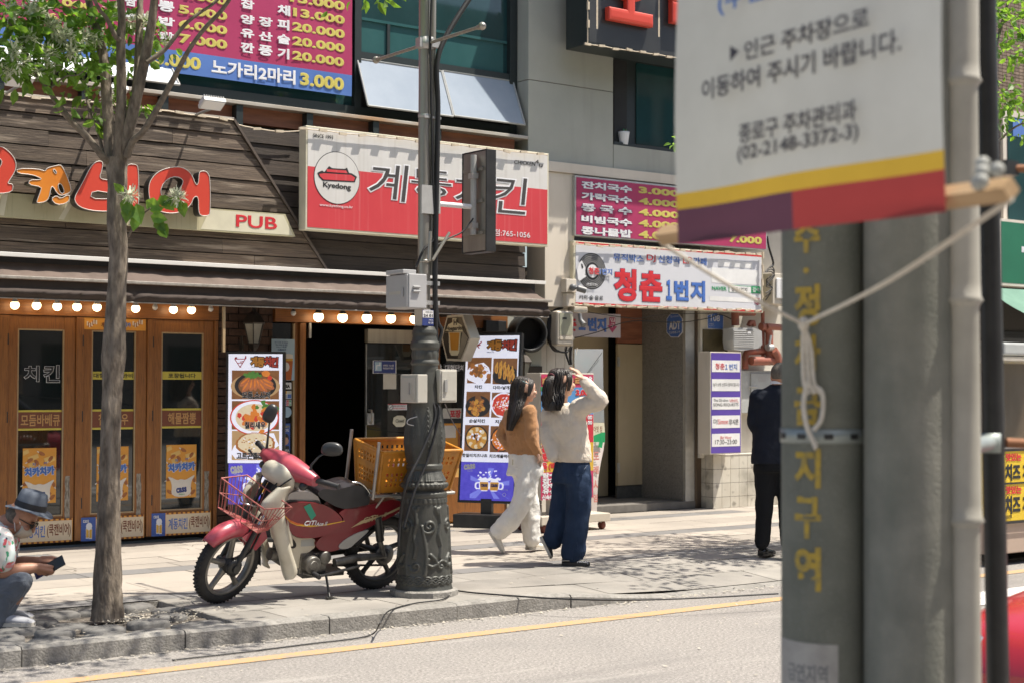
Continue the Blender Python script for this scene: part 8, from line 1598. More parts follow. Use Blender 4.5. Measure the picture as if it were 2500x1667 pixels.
def btx(t_, xl, yl0, yl1, xr_, m):
 """text whose left edge spans picture rows yl0..yl1 at column xl and which ends at column xr_"""
 u0, v1 = PBa.uv(*R3(xl, yl0), .026); _, v0 = PBa.uv(*R3(xl, yl1), .026); u1 = PBa.uv(*R3(xr_, yl0-.2*(xr_-xl)), .026)[0]; b.utext(PBa, t_, u0, v0, u1, v1, m, .026, .022)
btx('▶',318,196,264,356,m_gt); btx('인근 주차장으로',378,178,262,908,m_gt); btx('이동하여 주시기 바랍니다.',198,342,432,1045,m_gt); btx('종로구 주차관리과',355,530,615,855,m_gt); btx('(02-2148-3372-3)',348,625,702,864,m_gt); btx('(주말, 공휴일)',265,-35,75,880,m_bt)
b.build('lettering', hb_)
sk_ = thing('banner_stick', 'pale wooden stick through the hem of the hanging banner', 'stick', PBa.pt(uL, vB)); vs_ = vB+.035
uLe, uRe = PBa.uv(1582,585)[0], PBa.uv(2432,478)[0]; b = MB(); pa_, pb2 = PBa.pt(uLe, vs_+.0, -.045), PBa.pt(uRe, vs_+.0, -.045); b.tube([pa_, pb2], .026, m_wood, 4, smooth=False); b.build('stick', sk_)
b = MB(); k_ = PBa.pt(uRe-.02, vs_+.03, .0); 
for i in range(5): b.ball(k_+Vector((random.uniform(-.02,.02),random.uniform(-.03,.05),random.uniform(-.02,.03))), .016, m_bw, 10, 8)
b.build('knot', sk_)
m_rope = mat('white nylon rope', (.62,.58,.50), (.52,.48,.41), 60, .8)
kn = c1+(CAM-c1).normalized()*(r1_*1.1); kn = CAM+ray(1962,792)*((Vector((c1.x,c1.y,CAM.z))-CAM).length-r1_*1.25)
b = MB(); b.tube(catmull([pb2-Vector((0,0,.02)), (pb2+kn)/2+Vector((0,0,-.03)), kn], 8), .006, m_rope, 8); b.tube(catmull([pa_-Vector((0,0,.02)), (pa_+kn)/2+Vector((0,0,-.02)), kn], 8), .006, m_rope, 8)
b.ball(kn, (.017,.017,.022), m_rope, 12, 8); dn = lambda px_, py, k=0: CAM+ray(px_, py)*((Vector((c1.x,c1.y,CAM.z))-CAM).length-r1_*1.2)
for dx_ in (-10, 0, 10): b.tube(catmull([kn, dn(1970+dx_,850), dn(1975+dx_*1.2,930), dn(1990+dx_*1.4,960)], 6), .0065, m_rope, 8)
b.tube(catmull([dn(1975,925), dn(1962,980), dn(1970,1040), dn(1990,1085), dn(1985,1092)], 6), .0075, m_rope, 8); b.tube(catmull([dn(1985,940), dn(2008,960), dn(2006,1020), dn(1985,1050)], 6), .007, m_rope, 8); tag(b.build('rope'), 'white rope tied from the banner stick to a knot on the concrete pole', 'rope')
# ================================================================ RIGHT EDGE: food cart, green shop front, red car
fp = ground(2470,1378,ROADZ+.01); PFc = YP(fp.y); m_cart = mat('cart pale panel', (.46,.36,.29), (.40,.31,.25), 3, .5); m_cy = mat('cart yellow sign', (.72,.50,.03), None, 3, .45)
fc = thing('food_cart', 'street food cart with yellow lettered panels and steamy glass beyond the black pole', 'food cart', (fp.x+.9, fp.y+.5, ROADZ)); u0 = PFc.uv(2428,1300)[0]; vz = lambda y: PFc.uv(2480,y)[1]; u1 = u0+2.2
b = MB(); b.bx(u0, u1, fp.y+.03, fp.y+1.2, vz(1350), vz(1272), m_cart); b.build('base_panel', fc, bevel=.01)
b = MB(); b.bx(u0+.03, u1, fp.y, fp.y+1.2, vz(1270), vz(1095), m_cy); b.build('sign_panel', fc, bevel=.004)
b = MB()
for y0, y1 in ((1270,1276),(1176,1180),(1094,1100)): b.bx(u0+.05, u1, fp.y-.008, fp.y-.001, vz(y1), vz(y0), m_blk)
b.bx(u0+.10, u0+.12, fp.y-.009, fp.y-.0005, vz(1262), vz(1100), m_blk); b.build('trim', fc)
b = MB()
for t_, a, c, m in (('맛있는',(2456,1106),(2494,1124),m_rtext),('치즈 계란빵',(2454,1132),(2552,1168),m_ktext),('맛있는',(2456,1186),(2494,1204),m_rtext),('치즈 계란빵',(2454,1210),(2552,1248),m_ktext)): b.ptext(PFc, t_, a, c, m, .004, .05)
b.ptext(PFc, '개당 소량판매', (2443,1258), (2470,1264), m_ktext, .004, .01); b.build('lettering', fc)
b = MB(); m_steam = mat('steamy glass', (.20,.20,.17), (.32,.31,.27), 5, .2, alpha=.16); b.bx(u0+.14, u1-.05, fp.y+.05, fp.y+.06, vz(1088), vz(885), m_steam); b.build('glass', fc)
b = MB()
for x in (u0+.06, u0+.14, u1-.06): b.bx(x, x+.03, fp.y+.02, fp.y+.07, vz(1094), vz(870), m_brown)
b.bx(u0+.03, u1, fp.y+.0, fp.y+.1, vz(1094), vz(1082), m_alu); b.build('frame', fc)
b = MB(); b.bx(u0-.05, u1+.1, fp.y-.15, fp.y+1.3, vz(868), vz(838), m_cab); b.bx(u0-.02, u1+.1, fp.y-.05, fp.y+1.2, vz(880), vz(869), m_rail); b.build('canopy', fc, bevel=.02)
b = MB(); b.bx(u0+.03, u1, fp.y+1.2, fp.y+1.22, vz(1094), vz(880), m_brown); b.bx(u0+.1, u1-.1, fp.y+.08, fp.y+1.15, ROADZ+.16, vz(1352), m_blk); b.build('frame', fc)
for x in (u0+.3, u1-.4): b = MB(); b.lathe([(.03,-.05),(.13,-.05),(.14,0),(.13,.05),(.03,.05)], (x, fp.y+.3, ROADZ+.14), m_tyre, 20, axis=(0,1,0)); b.build('wheel', fc)
gs_ = thing('green_shop_sign', 'green shop sign with white letters above the faded green awning', 'sign', (17.8,-.3,3)); PGs = YP(-.32); a, c = PGs.uv(2440,540), PGs.uv(2440,690); u0 = PGs.uv(2444,600)[0]; m_gsg = mat('green sign face', (.02,.16,.085), (.018,.14,.075), 2, .4)
b = MB(); b.bx(u0-.35, u0+3, -.318, -.12, c[1]-.04, a[1]+.04, m_beige); b.build('cabinet', gs_); b = MB(); b.urect(PGs, u0, c[1], u0+2.95, a[1], m_gsg, .001); b.build('face_panel', gs_); b = MB(); b.ptext(PGs, '구이', (2494,560), (2640,665), m_wtext, .004, .04); b.build('lettering', gs_)
ga = thing('green_awning', 'faded green awning below the green shop sign with white letters', 'awning', (17.8,-.5,2.5)); m_gaw = mat('faded green fabric', (.12,.24,.18), (.095,.20,.15), 4, .8); PGa = YP(-1.1); vt, vb2, vv = PGs.uv(2470,706)[1], PGa.uv(2470,772)[1], PGa.uv(2470,805)[1]; b = MB(); gridmesh(b, lambda s_, t_: Vector((u0-.4+3.2*s_, -.32-.78*t_, vt+(vb2-vt)*t_-.03*math.sin(math.pi*t_))), 12, 6, m_gaw); b.build('canopy', ga)
b = MB(); gridmesh(b, lambda s_, t_: Vector((u0-.4+3.2*s_, -1.105, vb2-(vb2-vv)*t_*(.8+.3*abs(math.sin(s_*38))))), 120, 3, m_gsg); b.build('valance', ga)
b = MB(); b.bx(17.4, 40, -.12, .1, ROADZ, 2.3, m_void); b.bx(u0-.5,u0-.2,-.14,-.12,0,2.3,m_brown); b.build('shop_front', Cb)
m_car = mat('red car paint', (.45,.018,.03), (.42,.016,.026), 2, .25, coat=.7); cx_, cy_ = at_px(2452,6.2).x-.2, at_px(2452,6.2).y+.36
car = thing('parked_car', 'red parked car with only a rounded bonnet corner showing past the black pole', 'car', (cx_+2, cy_-.85, ROADZ)); rings = []
def crow(x, zlo, zhi, hw): return [Vector((x, cy_-.85+hw*math.copysign(abs(math.cos(t))**.45, math.cos(t)), (zlo+zhi)/2+(zhi-zlo)/2*math.copysign(abs(math.sin(t))**.5, math.sin(t)))) for t in [2*math.pi*i/28 for i in range(28)]]
for x, zl, zh, hw in ((0,.30,.50,.55),(.04,.22,.60,.70),(.15,.19,.68,.79),(.5,.18,.76,.83),(1.0,.17,.84,.85),(1.15,.17,.90,.85),(3.2,.17,.92,.85),(3.6,.2,.88,.82),(3.75,.3,.8,.75)): rings.append(crow(cx_+x, ROADZ+zl, ROADZ+zh, hw))
b = MB(); b.loft(rings, m_car); b.build('body', car); rings = [crow(cx_+x, ROADZ+.85, ROADZ+zh, hw) for x, zh, hw in ((1.05,.92,.74),(1.75,1.42,.62),(2.0,1.46,.6),(3.0,1.45,.6),(3.55,.95,.70))]
b = MB(); b.loft(rings, m_pane); b.build('cabin_glass', car)
for x in (.75, 3.05):
 for y in (cy_-.02, cy_-1.68): b = MB(); b.lathe([(.1,-.1),(.28,-.1),(.31,-.06),(.31,.06),(.28,.1),(.1,.1)], (cx_+x, y, ROADZ+.31), m_tyre, 28, axis=(0,1,0)); b.build('wheel', car)
for y in (cy_-.25, cy_-1.45): b = MB(); b.ball((cx_+.09, y, ROADZ+.55), (.07,.17,.08), m_chr, 16, 10); b.build('headlight', car)
# ================================================================ PEOPLE
m_skin = mat('skin', (.58,.36,.26), (.52,.30,.21), 9, .5, lo=.3, hi=.7); m_skin2 = mat('tanned skin', (.42,.22,.14), (.34,.165,.105), 9, .5)
m_hair = mat('black hair', (.012,.010,.009), (.035,.027,.022), 26, .38, stretch=(5,5,.35), bump=.5, lo=.4, hi=.62); m_grayhair = mat('short grey hair', (.07,.06,.05), (.14,.12,.10), 60, .8)
def cloth_mat(name, c, c2, bump=.5, sc=3, st=(1,1,1), rough=.85, fine=None):
 m = mat(name, c, c2, 6, rough, sheen=.15 if c[0] > .1 else 0, spec=.25); n = m.node_tree.nodes; l = m.node_tree.links; b_ = n['Principled BSDF']; tc = n.new('ShaderNodeTexCoord'); mp = n.new('ShaderNodeMapping'); mp.inputs['Scale'].default_value = st; l.new(tc.outputs['Object'], mp.inputs[0])
 n1 = n.new('ShaderNodeTexNoise'); n1.inputs['Scale'].default_value = sc; n1.inputs['Detail'].default_value = 3; n1.inputs['Distortion'].default_value = 1.6; l.new(mp.outputs[0], n1.inputs['Vector'])
 n2 = n.new('ShaderNodeTexNoise'); n2.inputs['Scale'].default_value = fine or 260; l.new(tc.outputs['Object'], n2.inputs['Vector']); ad = n.new('ShaderNodeMath'); ad.operation = 'MULTIPLY_ADD'; ad.inputs[1].default_value = .06; l.new(n2.outputs['Fac'], ad.inputs[0]); l.new(n1.outputs['Fac'], ad.inputs[2])
 bp = n.new('ShaderNodeBump'); bp.inputs['Strength'].default_value = bump; bp.inputs['Distance'].default_value = .05; l.new(ad.outputs[0], bp.inputs['Height']); l.new(bp.outputs[0], b_.inputs['Normal']); return m
m_tan = cloth_mat('tan knit', (.43,.225,.105), (.37,.19,.085), .55, 7, (1,1,.6)); m_wpant = cloth_mat('white cotton', (.78,.765,.72), (.72,.70,.655), .6, 6, (1,1,.5)); m_crmk = cloth_mat('cream sweatshirt', (.66,.59,.50), (.60,.53,.44), .6, 6, (1,1,.7)); m_denim = cloth_mat('dark denim', (.012,.026,.06), (.018,.036,.078), .55, 6, (1,1,.4), fine=420); overlay(m_denim, (.05,.08,.14), 3, lo=.55, hi=.8, amt=.35)
m_suit = cloth_mat('navy suit', (.006,.009,.018), (.010,.013,.022), .35, 5); m_strs = cloth_mat('black trousers', (.007,.008,.010), None, .4, 5, (1,1,.4)); m_gpant = cloth_mat('grey trousers', (.15,.17,.20), (.12,.14,.17), .6, 7); m_shoe = mat('black clog', (.02,.021,.024), None, 12, .5); m_wshoe = mat('white sneaker', (.72,.68,.60), (.62,.57,.48), 12, .5); m_sole = mat('pale sole', (.55,.52,.46), None, 20, .7); m_lshoe = mat('black leather', (.012,.012,.013), None, 12, .25)
m_eye = mat('dark eye', (.015,.012,.01), None, 8, .2); m_lip = mat('lips', (.40,.10,.09), None, 8, .4)
HOLD = []
def remesh(mb, name, parent, vox=.012, sm=6, disp=0, dsc=.12, dec=None):
 o = mb.build(name, parent); r_ = o.modifiers.new('r', 'REMESH'); r_.mode = 'VOXEL'; r_.voxel_size = vox; r_.use_smooth_shade = True
 if sm: s_ = o.modifiers.new('s', 'SMOOTH'); s_.factor = .5; s_.iterations = sm
 if disp:
  key = 'folds %.3f' % dsc; tx = bpy.data.textures.get(key)
  if tx is None: tx = bpy.data.textures.new(key, 'CLOUDS'); tx.noise_scale = dsc; tx.noise_depth = 2
  d = o.modifiers.new('d', 'DISPLACE'); d.texture = tx; d.strength = disp; d.mid_level = .5; d.texture_coords = 'LOCAL'
 return o
class Fig:
 """a person laid out on the upright plane through where they stand; off = towards the viewer"""
 def __init__(s, name_label, gp, f, facing, cat='person', group=None):
  s.f = f; s.gp = Vector(gp); s.P = Plane((gp[0],gp[1],0), TRt, (0,0,1)); s.t = thing('person', name_label, cat, gp, 0, group)
  s.fa = Vector((math.cos(facing), math.sin(facing), 0)); s.la = Vector((-s.fa.y, s.fa.x, 0))    # facing; la = the person's left
 def J(s, x, y, o=0): return s.P.hit(*s.f(x, y), o)
 def cap(s, mb, pts, rad, m, n=14, flat=1.0):
  """a closed limb through points with a radius at each, rounded at both ends"""
  pts = [Vector(p) for p in pts]; c = catmull(pts, 5); k = len(c); rr = [float(np.interp(i/5, range(len(rad)), rad)) for i in range(k)]
  d0 = (c[1]-c[0]).normalized(); d1 = (c[-1]-c[-2]).normalized(); P_, R_ = [], []
  for q_ in (80, 55, 30): P_.append(c[0]-d0*rr[0]*math.sin(R(q_))); R_.append(rr[0]*math.cos(R(q_)))
  P_ += c; R_ += rr
  for q_ in (30, 55, 80): P_.append(c[-1]+d1*rr[-1]*math.sin(R(q_))); R_.append(rr[-1]*math.cos(R(q_)))
  mb.tube(P_, R_, m, n, flat=flat)
 def rings(s, mb, rows, m, n=24, tilt=None):
  """closed torso or garment: rows of (centre, half width across, half depth front to back)"""
  out = []
  for row in rows:
   c, a, d = row[:3]; la, fa = (row[3], row[4]) if len(row) > 3 else (s.la, s.fa)
   out.append([c+la*a*math.copysign(abs(math.cos(t))**.85, math.cos(t))+fa*d*math.copysign(abs(math.sin(t))**.9, math.sin(t)) for t in [2*math.pi*i/n for i in range(n)]])
  mb.loft(out, m)
 def head(s, mb, c, r, fwd_, up, m):
  """skull, jaw, nose, ears; r is half the head's height"""
  f_ = fwd_.normalized(); u = (up-f_*up.dot(f_)).normalized(); l = u.cross(f_).normalized(); q = lambda a, b_, d: c+l*a*r+u*b_*r+f_*d*r; rot = Matrix((l, f_, u)).transposed()
  mb.ball(q(0,.18,-.10), (r*.66,r*.80,r*.80), m, 20, 14, rot); mb.ball(q(0,-.25,.12), (r*.55,r*.60,r*.70), m, 18, 12, rot); mb.ball(q(0,-.72,.40), (r*.26,r*.24,r*.22), m, 12, 8, rot)
  mb.tube([q(0,.12,.70), q(0,-.05,.82), q(0,-.23,.86), q(0,-.28,.76)], [r*.08,r*.09,r*.11,r*.10], m, 8); mb.ball(q(0,-.48,.68), (r*.22,r*.14,r*.10), m, 10, 6, rot)
  for k in (-1,1): mb.ball(q(.62*k,-.05,-.08), (r*.08,r*.18,r*.27), m, 10, 8, rot); mb.ball(q(.34*k,-.20,.52), (r*.22,r*.2,r*.2), m, 10, 8, rot)
  return q, rot
 def face(s, q, rot, r):
  for k in (-1, 1):
   mb = MB(); mb.ball(q(.28*k,.04,.665), (r*.13,r*.06,r*.055), m_eye, 12, 8, rot); mb.build('eye', s.t)
   mb = MB(); mb.tube([q(.44*k,.20,.62), q(.28*k,.26,.70), q(.12*k,.22,.74)], r*.03, m_hair, 6); mb.build('eyebrow', s.t)
  mb = MB(); mb.tube([q(-.2,-.50,.74), q(0,-.485,.80), q(.2,-.50,.74)], [r*.03,r*.055,r*.03], m_lip, 8); mb.build('mouth', s.t)
 def hand(s, mb, wr, d, palm_n, m, L=.17, curl=.5, thumb=1):
  """palm and five fingers; d along the hand, palm_n out of the palm"""
  d = d.normalized(); n = (palm_n-d*palm_n.dot(d)).normalized(); x = d.cross(n); pl = L*.50
  pts = [wr, wr+d*pl*.5, wr+d*pl]; s.cap(mb, pts, [L*.15,L*.20,L*.20], m, 12, flat=.55)
  for k in range(5): s.cap(mb, [wr+d*L*.08+x*L*(-.12+.06*k), wr+d*pl+x*L*(-.165+.0825*k)], [L*.10,L*.085], m, 8)
  for k, (off, ln) in enumerate(((-.165,.44),(-.055,.50),(.055,.47),(.165,.37))):
   b0 = wr+d*pl*.98+x*L*off; a = curl*(.75+.12*k); p1 = b0+(d*math.cos(a*.5)+n*math.sin(a*.5))*L*ln*.42; p2 = p1+(d*math.cos(a*1.2)+n*math.sin(a*1.2))*L*ln*.32; p3 = p2+(d*math.cos(a*1.8)+n*math.sin(a*1.8))*L*ln*.24
   s.cap(mb, [b0, p1, p2, p3], [L*.052,L*.048,L*.044,L*.036], m, 8)
  t0 = wr+d*L*.12+x*L*.15*thumb*-1; td = (d*.72-x*thumb*.62+n*.28).normalized(); s.cap(mb, [t0, t0+td*L*.2, t0+td*L*.2+(d*.9-x*thumb*.25+n*.3).normalized()*L*.2], [L*.075,L*.06,L*.045], m, 8)
V3 = Vector; UP = Vector((0,0,1))
def shoe(fig, heel, toe, up, m, ms, w=.045, h=.085, L=None, clog=False):
 """shoe from heel to toe with its own sole; up is the direction out of the top"""
 d = (toe-heel); L = L or d.length; d.normalize(); u = (up-d*up.dot(d)).normalized(); x = d.cross(u); rows, sole = [], []
 for f, ww, hh in ((0,.55,.55),(.03,.78,.80),(.12,.92,.98),(.28,.92,.92),(.42,.95,.74),(.6,1.05,.62),(.78,1.08,.52),(.9,.95,.42),(.97,.7,.32),(1,.4,.2)):
  c = heel+d*L*f; rows.append([c+x*w*ww*math.cos(t)+u*(h*hh*.5+h*hh*.5*math.sin(t)) for t in [2*math.pi*i/18 for i in range(18)]]); sole.append([c+x*(w*ww*1.06)*sx+u*hz for sx, hz in ((-1,-.004),(1,-.004),(1,.020),(-1,.020))])
 mb = MB(); mb.loft(rows, m); o = mb.build('shoe', fig.t); mb = MB(); mb.loft(sole, ms, smooth=False); mb.build('sole', o)
 return o
def fringe(mb, q, rot, r, seed=2):
 """hair swept from the parting down over both temples"""
 rg = random.Random(seed)
 for k in (-1, 1):
  for i in range(30):
   f = i/29; j = lambda a: rg.gauss(0, .02)
   pts = [q(.06*k+j(0), .93-.05*f, -.05+.24*f), q((.36+.08*f)*k, .80-.10*f+j(0), -.06+.36*f), q((.66-.04*f)*k, .38+j(0), -.14+.36*f), q(.70*k, -.05+j(0), -.20+.30*f), q(.66*k, -.50+j(0), -.26+.20*f)]
   pts = catmull(pts, 4); n = len(pts); mb.tube(pts, [.0075*(1-.6*(z/(n-1))**2) for z in range(n)], m_hair, 5)
def strands(fig, rows, name='hair', n=150, r=.007, seed=3, curl=0, m=None):
 """locks of hair running through loops of points: rows are (centre, across, depth)"""
 m = m or m_hair; rg = random.Random(seed); mb = MB()
 for i in range(n):
  a = rg.uniform(math.pi-.30, 2*math.pi+.30); k = rg.uniform(.72, 1.04); pts = []; ph = rg.uniform(0, 6)
  for j, (c, w_, d_, la, fa) in enumerate(rows):
   aa = a+rg.gauss(0,.06); t_ = j/(len(rows)-1); cw = curl*t_; pts.append(c+la*(w_*k*math.cos(aa)+cw*math.sin(j*2.1+ph))+fa*(d_*k*math.sin(aa)+cw*math.cos(j*2.1+ph)))
  cut = len(pts) if rg.random() < .6 else max(3, len(pts)-rg.randint(1,2)); pts = catmull(pts[:cut], 4); q_ = len(pts); mb.tube(pts, [r*rg.uniform(.7,1.2)*(1-.75*(z/(q_-1))**2) for z in range(q_)], m, 5)
 return mb
g1 = ground(1255,1349); A1 = Fig('woman in a tan jumper and white trousers walking, long black hair down her back', g1, R1, R(8)); J = A1.J; t = A1.t
lean = lambda p: p
nk = J(558,688,.0); hc = J(582,612,.02); hf = (TRt*.86+Vector((fwd.x,fwd.y,0))*.42+UP*-.08)
b = MB(); q, rot = A1.head(b, hc, .112, hf, UP, m_skin); A1.cap(b, [J(560,705,0), J(566,680,0), J(574,640,.01)], [.052,.047,.050], m_skin)
A1.rings(b, [(J(556,720),.10,.06),(J(552,790),.13,.08),(J(560,900),.12,.08),(J(572,950),.13,.09)], m_skin)
shR, shL = J(596,722,.12), J(502,738,-.13); elR, elL = J(606,850,.16), J(458,838,-.16); wrR, wrL = J(640,930,.13), J(490,892,-.05)
for a_ in ([shR, elR, wrR], [shL, elL, wrL]): A1.cap(b, a_, [.042,.034,.027], m_skin)
A1.hand(b, J(638,925,.14), (J(652,965,.10)-J(638,925,.14)), TRt*-1, m_skin, .16, .5)
hipR, hipL = J(600,985,.06), J(548,985,-.07); knR, knF = J(556,1165,.08), J(606,1180,-.08); anR, anF = J(432,1345,.05), J(612,1372,-.10)
A1.cap(b, [hipR, knR, anR], [.075,.05,.036], m_skin); A1.cap(b, [hipL, knF, anF], [.075,.05,.036], m_skin); remesh(b, 'body', t, .0055, 4)
A1.face(q, rot, .112)
b = MB(); A1.rings(b, [(J(560,694),.058,.055),(J(558,706),.085,.062),(J(553,722),.150,.080),(J(550,750),.178,.105),(J(556,800),.172,.122),(J(562,850),.160,.118),(J(568,900),.158,.112),(J(571,934),.162,.114)], m_tan)
A1.cap(b, [shR, (shR+elR)/2+TRt*.004, elR, (elR+wrR)/2, wrR], [.068,.060,.052,.044,.036], m_tan); A1.cap(b, [shL, (shL+elL)/2, elL, (elL+wrL)/2, wrL], [.066,.060,.052,.046,.040], m_tan)
remesh(b, 'jumper', t, .011, 3, .022, .07)
b = MB(); A1.rings(b, [(J(572,925),.158,.110),(J(574,950),.160,.115),(J(576,1000),.176,.132),(J(572,1040),.180,.135)], m_wpant)
A1.cap(b, [J(592,1010,.06), J(580,1090,.08), J(553,1180,.09), J(500,1262,.08), J(446,1312,.05)], [.105,.104,.094,.090,.084], m_wpant, 18); A1.cap(b, [J(555,1010,-.07), J(580,1100,-.09), J(597,1190,-.10), J(602,1290,-.10), J(606,1350,-.10)], [.100,.098,.088,.084,.080], m_wpant, 18)
remesh(b, 'trousers', t, .012, 4, .026, .09)
b = MB(); b.tube([J(520,1000,.155), J(545,1002,.165)], .004, m_wpant, 6); b.tube([J(512,958,.14), J(512,985,.15)], .006, m_cpale, 4); b.build('pocket_seam', t)
shoe(A1, J(392,1318,.05), J(462,1428,.05), (J(480,1330,.05)-J(420,1370,.05)), m_wshoe, m_sole, .042, .09); shoe(A1, J(585,1404,-.10)-UP*.004, J(585,1404,-.10)-UP*.004+A1.fa*.235, UP, m_wshoe, m_sole, .042, .085)
hl, hfa = A1.la, A1.fa; hr = [(J(566,548,0),.028,.03),(J(566,560,0),.072,.075),(J(560,595,.0),.098,.098),(J(546,650,.0),.098,.078),(J(530,700,.05),.095,.060),(J(518,745,.09),.082,.046),(J(508,785,.11),.058,.032),(J(500,815,.12),.03,.02)]
lx_ = (TRt*.75+Vector((-fwd.x,-fwd.y,0))*.5).normalized(); fx2 = (TRt*-.5+Vector((-fwd.x,-fwd.y,0))*.85).normalized()
hb = MB(); hp = [(c, w_, d_, (rot @ V3((1,0,0))), (rot @ V3((0,1,0)))) for c, w_, d_ in hr]; A1.rings(hb, [(hp[0][0],.02,.02,hp[0][3],hp[0][4])]+[(c, w_*.93, d_*.93, a_, f_) for c, w_, d_, a_, f_ in hp[1:3]]+[(c-f_*.02, w_*.8, d_*.75, a_, f_) for c, w_, d_, a_, f_ in hp[3:]], m_hair)
st_ = strands(A1, hp, n=190, r=.0075, seed=5, curl=.006); hb.add(st_.v, st_.f, m_hair, True)
cut = q(0,.1,.55); nrm = (rot @ V3((0,1,0)))
for i, p in enumerate(hb.v):
 dd = (p-q(0,-.1,.40)).dot(nrm)
 if dd > 0 and p.z > J(575,690)[2]: hb.v[i] = p-nrm*dd*(.92 if p.z < q(0,.45,0).z else .92*max(0,1-(p.z-q(0,.45,0).z)/.025))
fringe(hb, q, rot, .112); hb.build('hair', t); b = MB(); b.tube([q(.66,.52,.0)+(rot @ V3((0,0,0))), q(.60,.42,.35)], .006, mat('teal hair clip', (.08,.16,.17), None, 5, .4), 6); b.tube([J(560,568,.125), J(590,584,.12)], .005, MATS['teal hair clip'], 6); b.build('hair_clip', t)
g2 = ground(1385,1377); A2 = Fig('woman in a cream sweatshirt and dark jeans shading her eyes with one hand', g2, R1, R(12)); J = A2.J; t = A2.t
hc = J(768,580,.02); hf = (TRt*.80+Vector((fwd.x,fwd.y,0))*.60+UP*.02); b = MB(); q, rot = A2.head(b, hc, .116, hf, UP, m_skin); A2.cap(b, [J(752,690,0), J(756,660,0), J(762,615,.01)], [.056,.050,.052], m_skin)
A2.rings(b, [(J(760,720),.12,.06),(J(770,800),.14,.08),(J(795,900),.13,.09),(J(808,960),.14,.10)], m_skin)
shR, shL = J(842,706,.10), J(700,730,-.06); elR = J(952,668,.20); wrR = J(868,568,.20); elL, wrL = J(684,840,.0), J(712,945,.08)
A2.cap(b, [shR, elR, wrR], [.045,.036,.027], m_skin); A2.cap(b, [shL, elL, wrL], [.045,.036,.027], m_skin)
A2.hand(b, J(868,566,.20), (J(812,500,.17)-J(868,566,.20)), (TRt*-1+Vector((fwd.x,fwd.y,0))*.3-UP*.5), m_skin, .175, .35, thumb=-1)
hR, hL = J(835,1010,.06), J(775,1010,-.07); A2.cap(b, [hR, J(838,1200,.06), J(812,1430,.05)], [.08,.052,.038], m_skin); A2.cap(b, [hL, J(745,1205,-.05), J(700,1375,-.05)], [.08,.052,.038], m_skin); remesh(b, 'body', t, .0055, 4); A2.face(q, rot, .116)
b = MB(); A2.rings(b, [(J(754,676),.062,.060),(J(758,690),.100,.068),(J(764,706),.170,.088),(J(770,735),.198,.115),(J(778,790),.196,.132),(J(788,850),.190,.132),(J(800,910),.178,.132),(J(808,945),.172,.128),(J(811,962),.163,.122)], m_crmk)
A2.cap(b, [shR, (shR*.5+elR*.5)+UP*.005, elR, elR.lerp(wrR,.55), wrR], [.088,.078,.066,.055,.044], m_crmk, 18); A2.cap(b, [shL, (shL+elL)/2, elL, (elL+wrL)/2, wrL], [.080,.070,.062,.055,.048], m_crmk, 16)
remesh(b, 'sweatshirt', t, .012, 3, .028, .085); b = MB(); A2.rings(b, [(J(811,952),.170,.127),(J(812,966),.168,.126),(J(812,970),.160,.12)], m_crmk); b.build('hem_band', t)
b = MB(); A2.rings(b, [(J(810,952),.155,.112),(J(810,985),.166,.122),(J(806,1040),.180,.138),(J(802,1075),.182,.140)], m_denim)
A2.cap(b, [J(838,1050,.06), J(842,1130,.07), J(838,1220,.07), J(826,1330,.06), J(810,1420,.05)], [.112,.108,.100,.100,.104], m_denim, 18); A2.cap(b, [J(775,1050,-.07), J(762,1130,-.07), J(750,1210,-.06), J(732,1290,-.05), J(712,1355,-.05)], [.105,.100,.09,.088,.088], m_denim, 18); remesh(b, 'jeans', t, .012, 4, .024, .10)
b = MB(); m_fray = mat('frayed denim', (.30,.34,.40), (.06,.09,.16), 60, .9, lo=.45, hi=.55); b.tube([J(868,1008,.175), J(884,985,.17)], .010, m_fray, 6, flat=.3); b.tube([J(790,975,.14), J(794,1030,.155), J(840,1040,.165), J(870,1020,.165), J(872,972,.15)], .0028, MATS['dark denim'], 5); b.build('back_pocket', t)
sh = shoe(A2, J(648,1345,-.05), J(700,1450,-.05), (J(720,1350,-.05)-J(670,1392,-.05)), m_shoe, m_sole, .048, .085); s2 = shoe(A2, J(756,1480,.06), J(756,1480,.06)+(TRt*.93+Vector((fwd.x,fwd.y,0))*-.05)*.255, UP, m_shoe, m_shoe, .05, .07)
PSh = Plane(J(756,1480,.115), TRt, (0,0,1)); b = MB(); b.ptext(PSh, 'crocs', R1(832,1464), R1(888,1479), m_wtext, .004, .02); b.tube([J(757,1462,.118), J(905,1458,.10)], .003, m_sole, 5); b.build('lettering', s2)
la2, fa2 = (rot @ V3((1,0,0))), (rot @ V3((0,1,0))); hr = [(J(752,508,0),.03,.03),(J(752,520,0),.078,.085),(J(745,560,0),.106,.104),(J(728,610,.02),.105,.085),(J(716,655,.05),.115,.075),(J(714,690,.08),.112,.060),(J(714,715,.09),.08,.04)]
hp = [(c, w_, d_, la2, fa2) for c, w_, d_ in hr]; hb = MB(); A2.rings(hb, [(hp[0][0],.02,.02,la2,fa2)]+[(c, w_*.95, d_*.95, la2, fa2) for c, w_, d_, *_ in hp[1:3]]+[(c-fa2*.03, w_*.75, d_*.7, la2, fa2) for c, w_, d_, *_ in hp[3:]], m_hair)
st_ = strands(A2, hp, n=210, r=.0085, seed=9, curl=.014); hb.add(st_.v, st_.f, m_hair, True)
for i, p in enumerate(hb.v):
 dd = (p-q(0,-.1,.38)).dot(fa2)
 if dd > 0: hb.v[i] = p-fa2*dd*(.92 if p.z < q(0,.45,0).z else .92*max(0,1-(p.z-q(0,.45,0).z)/.025))
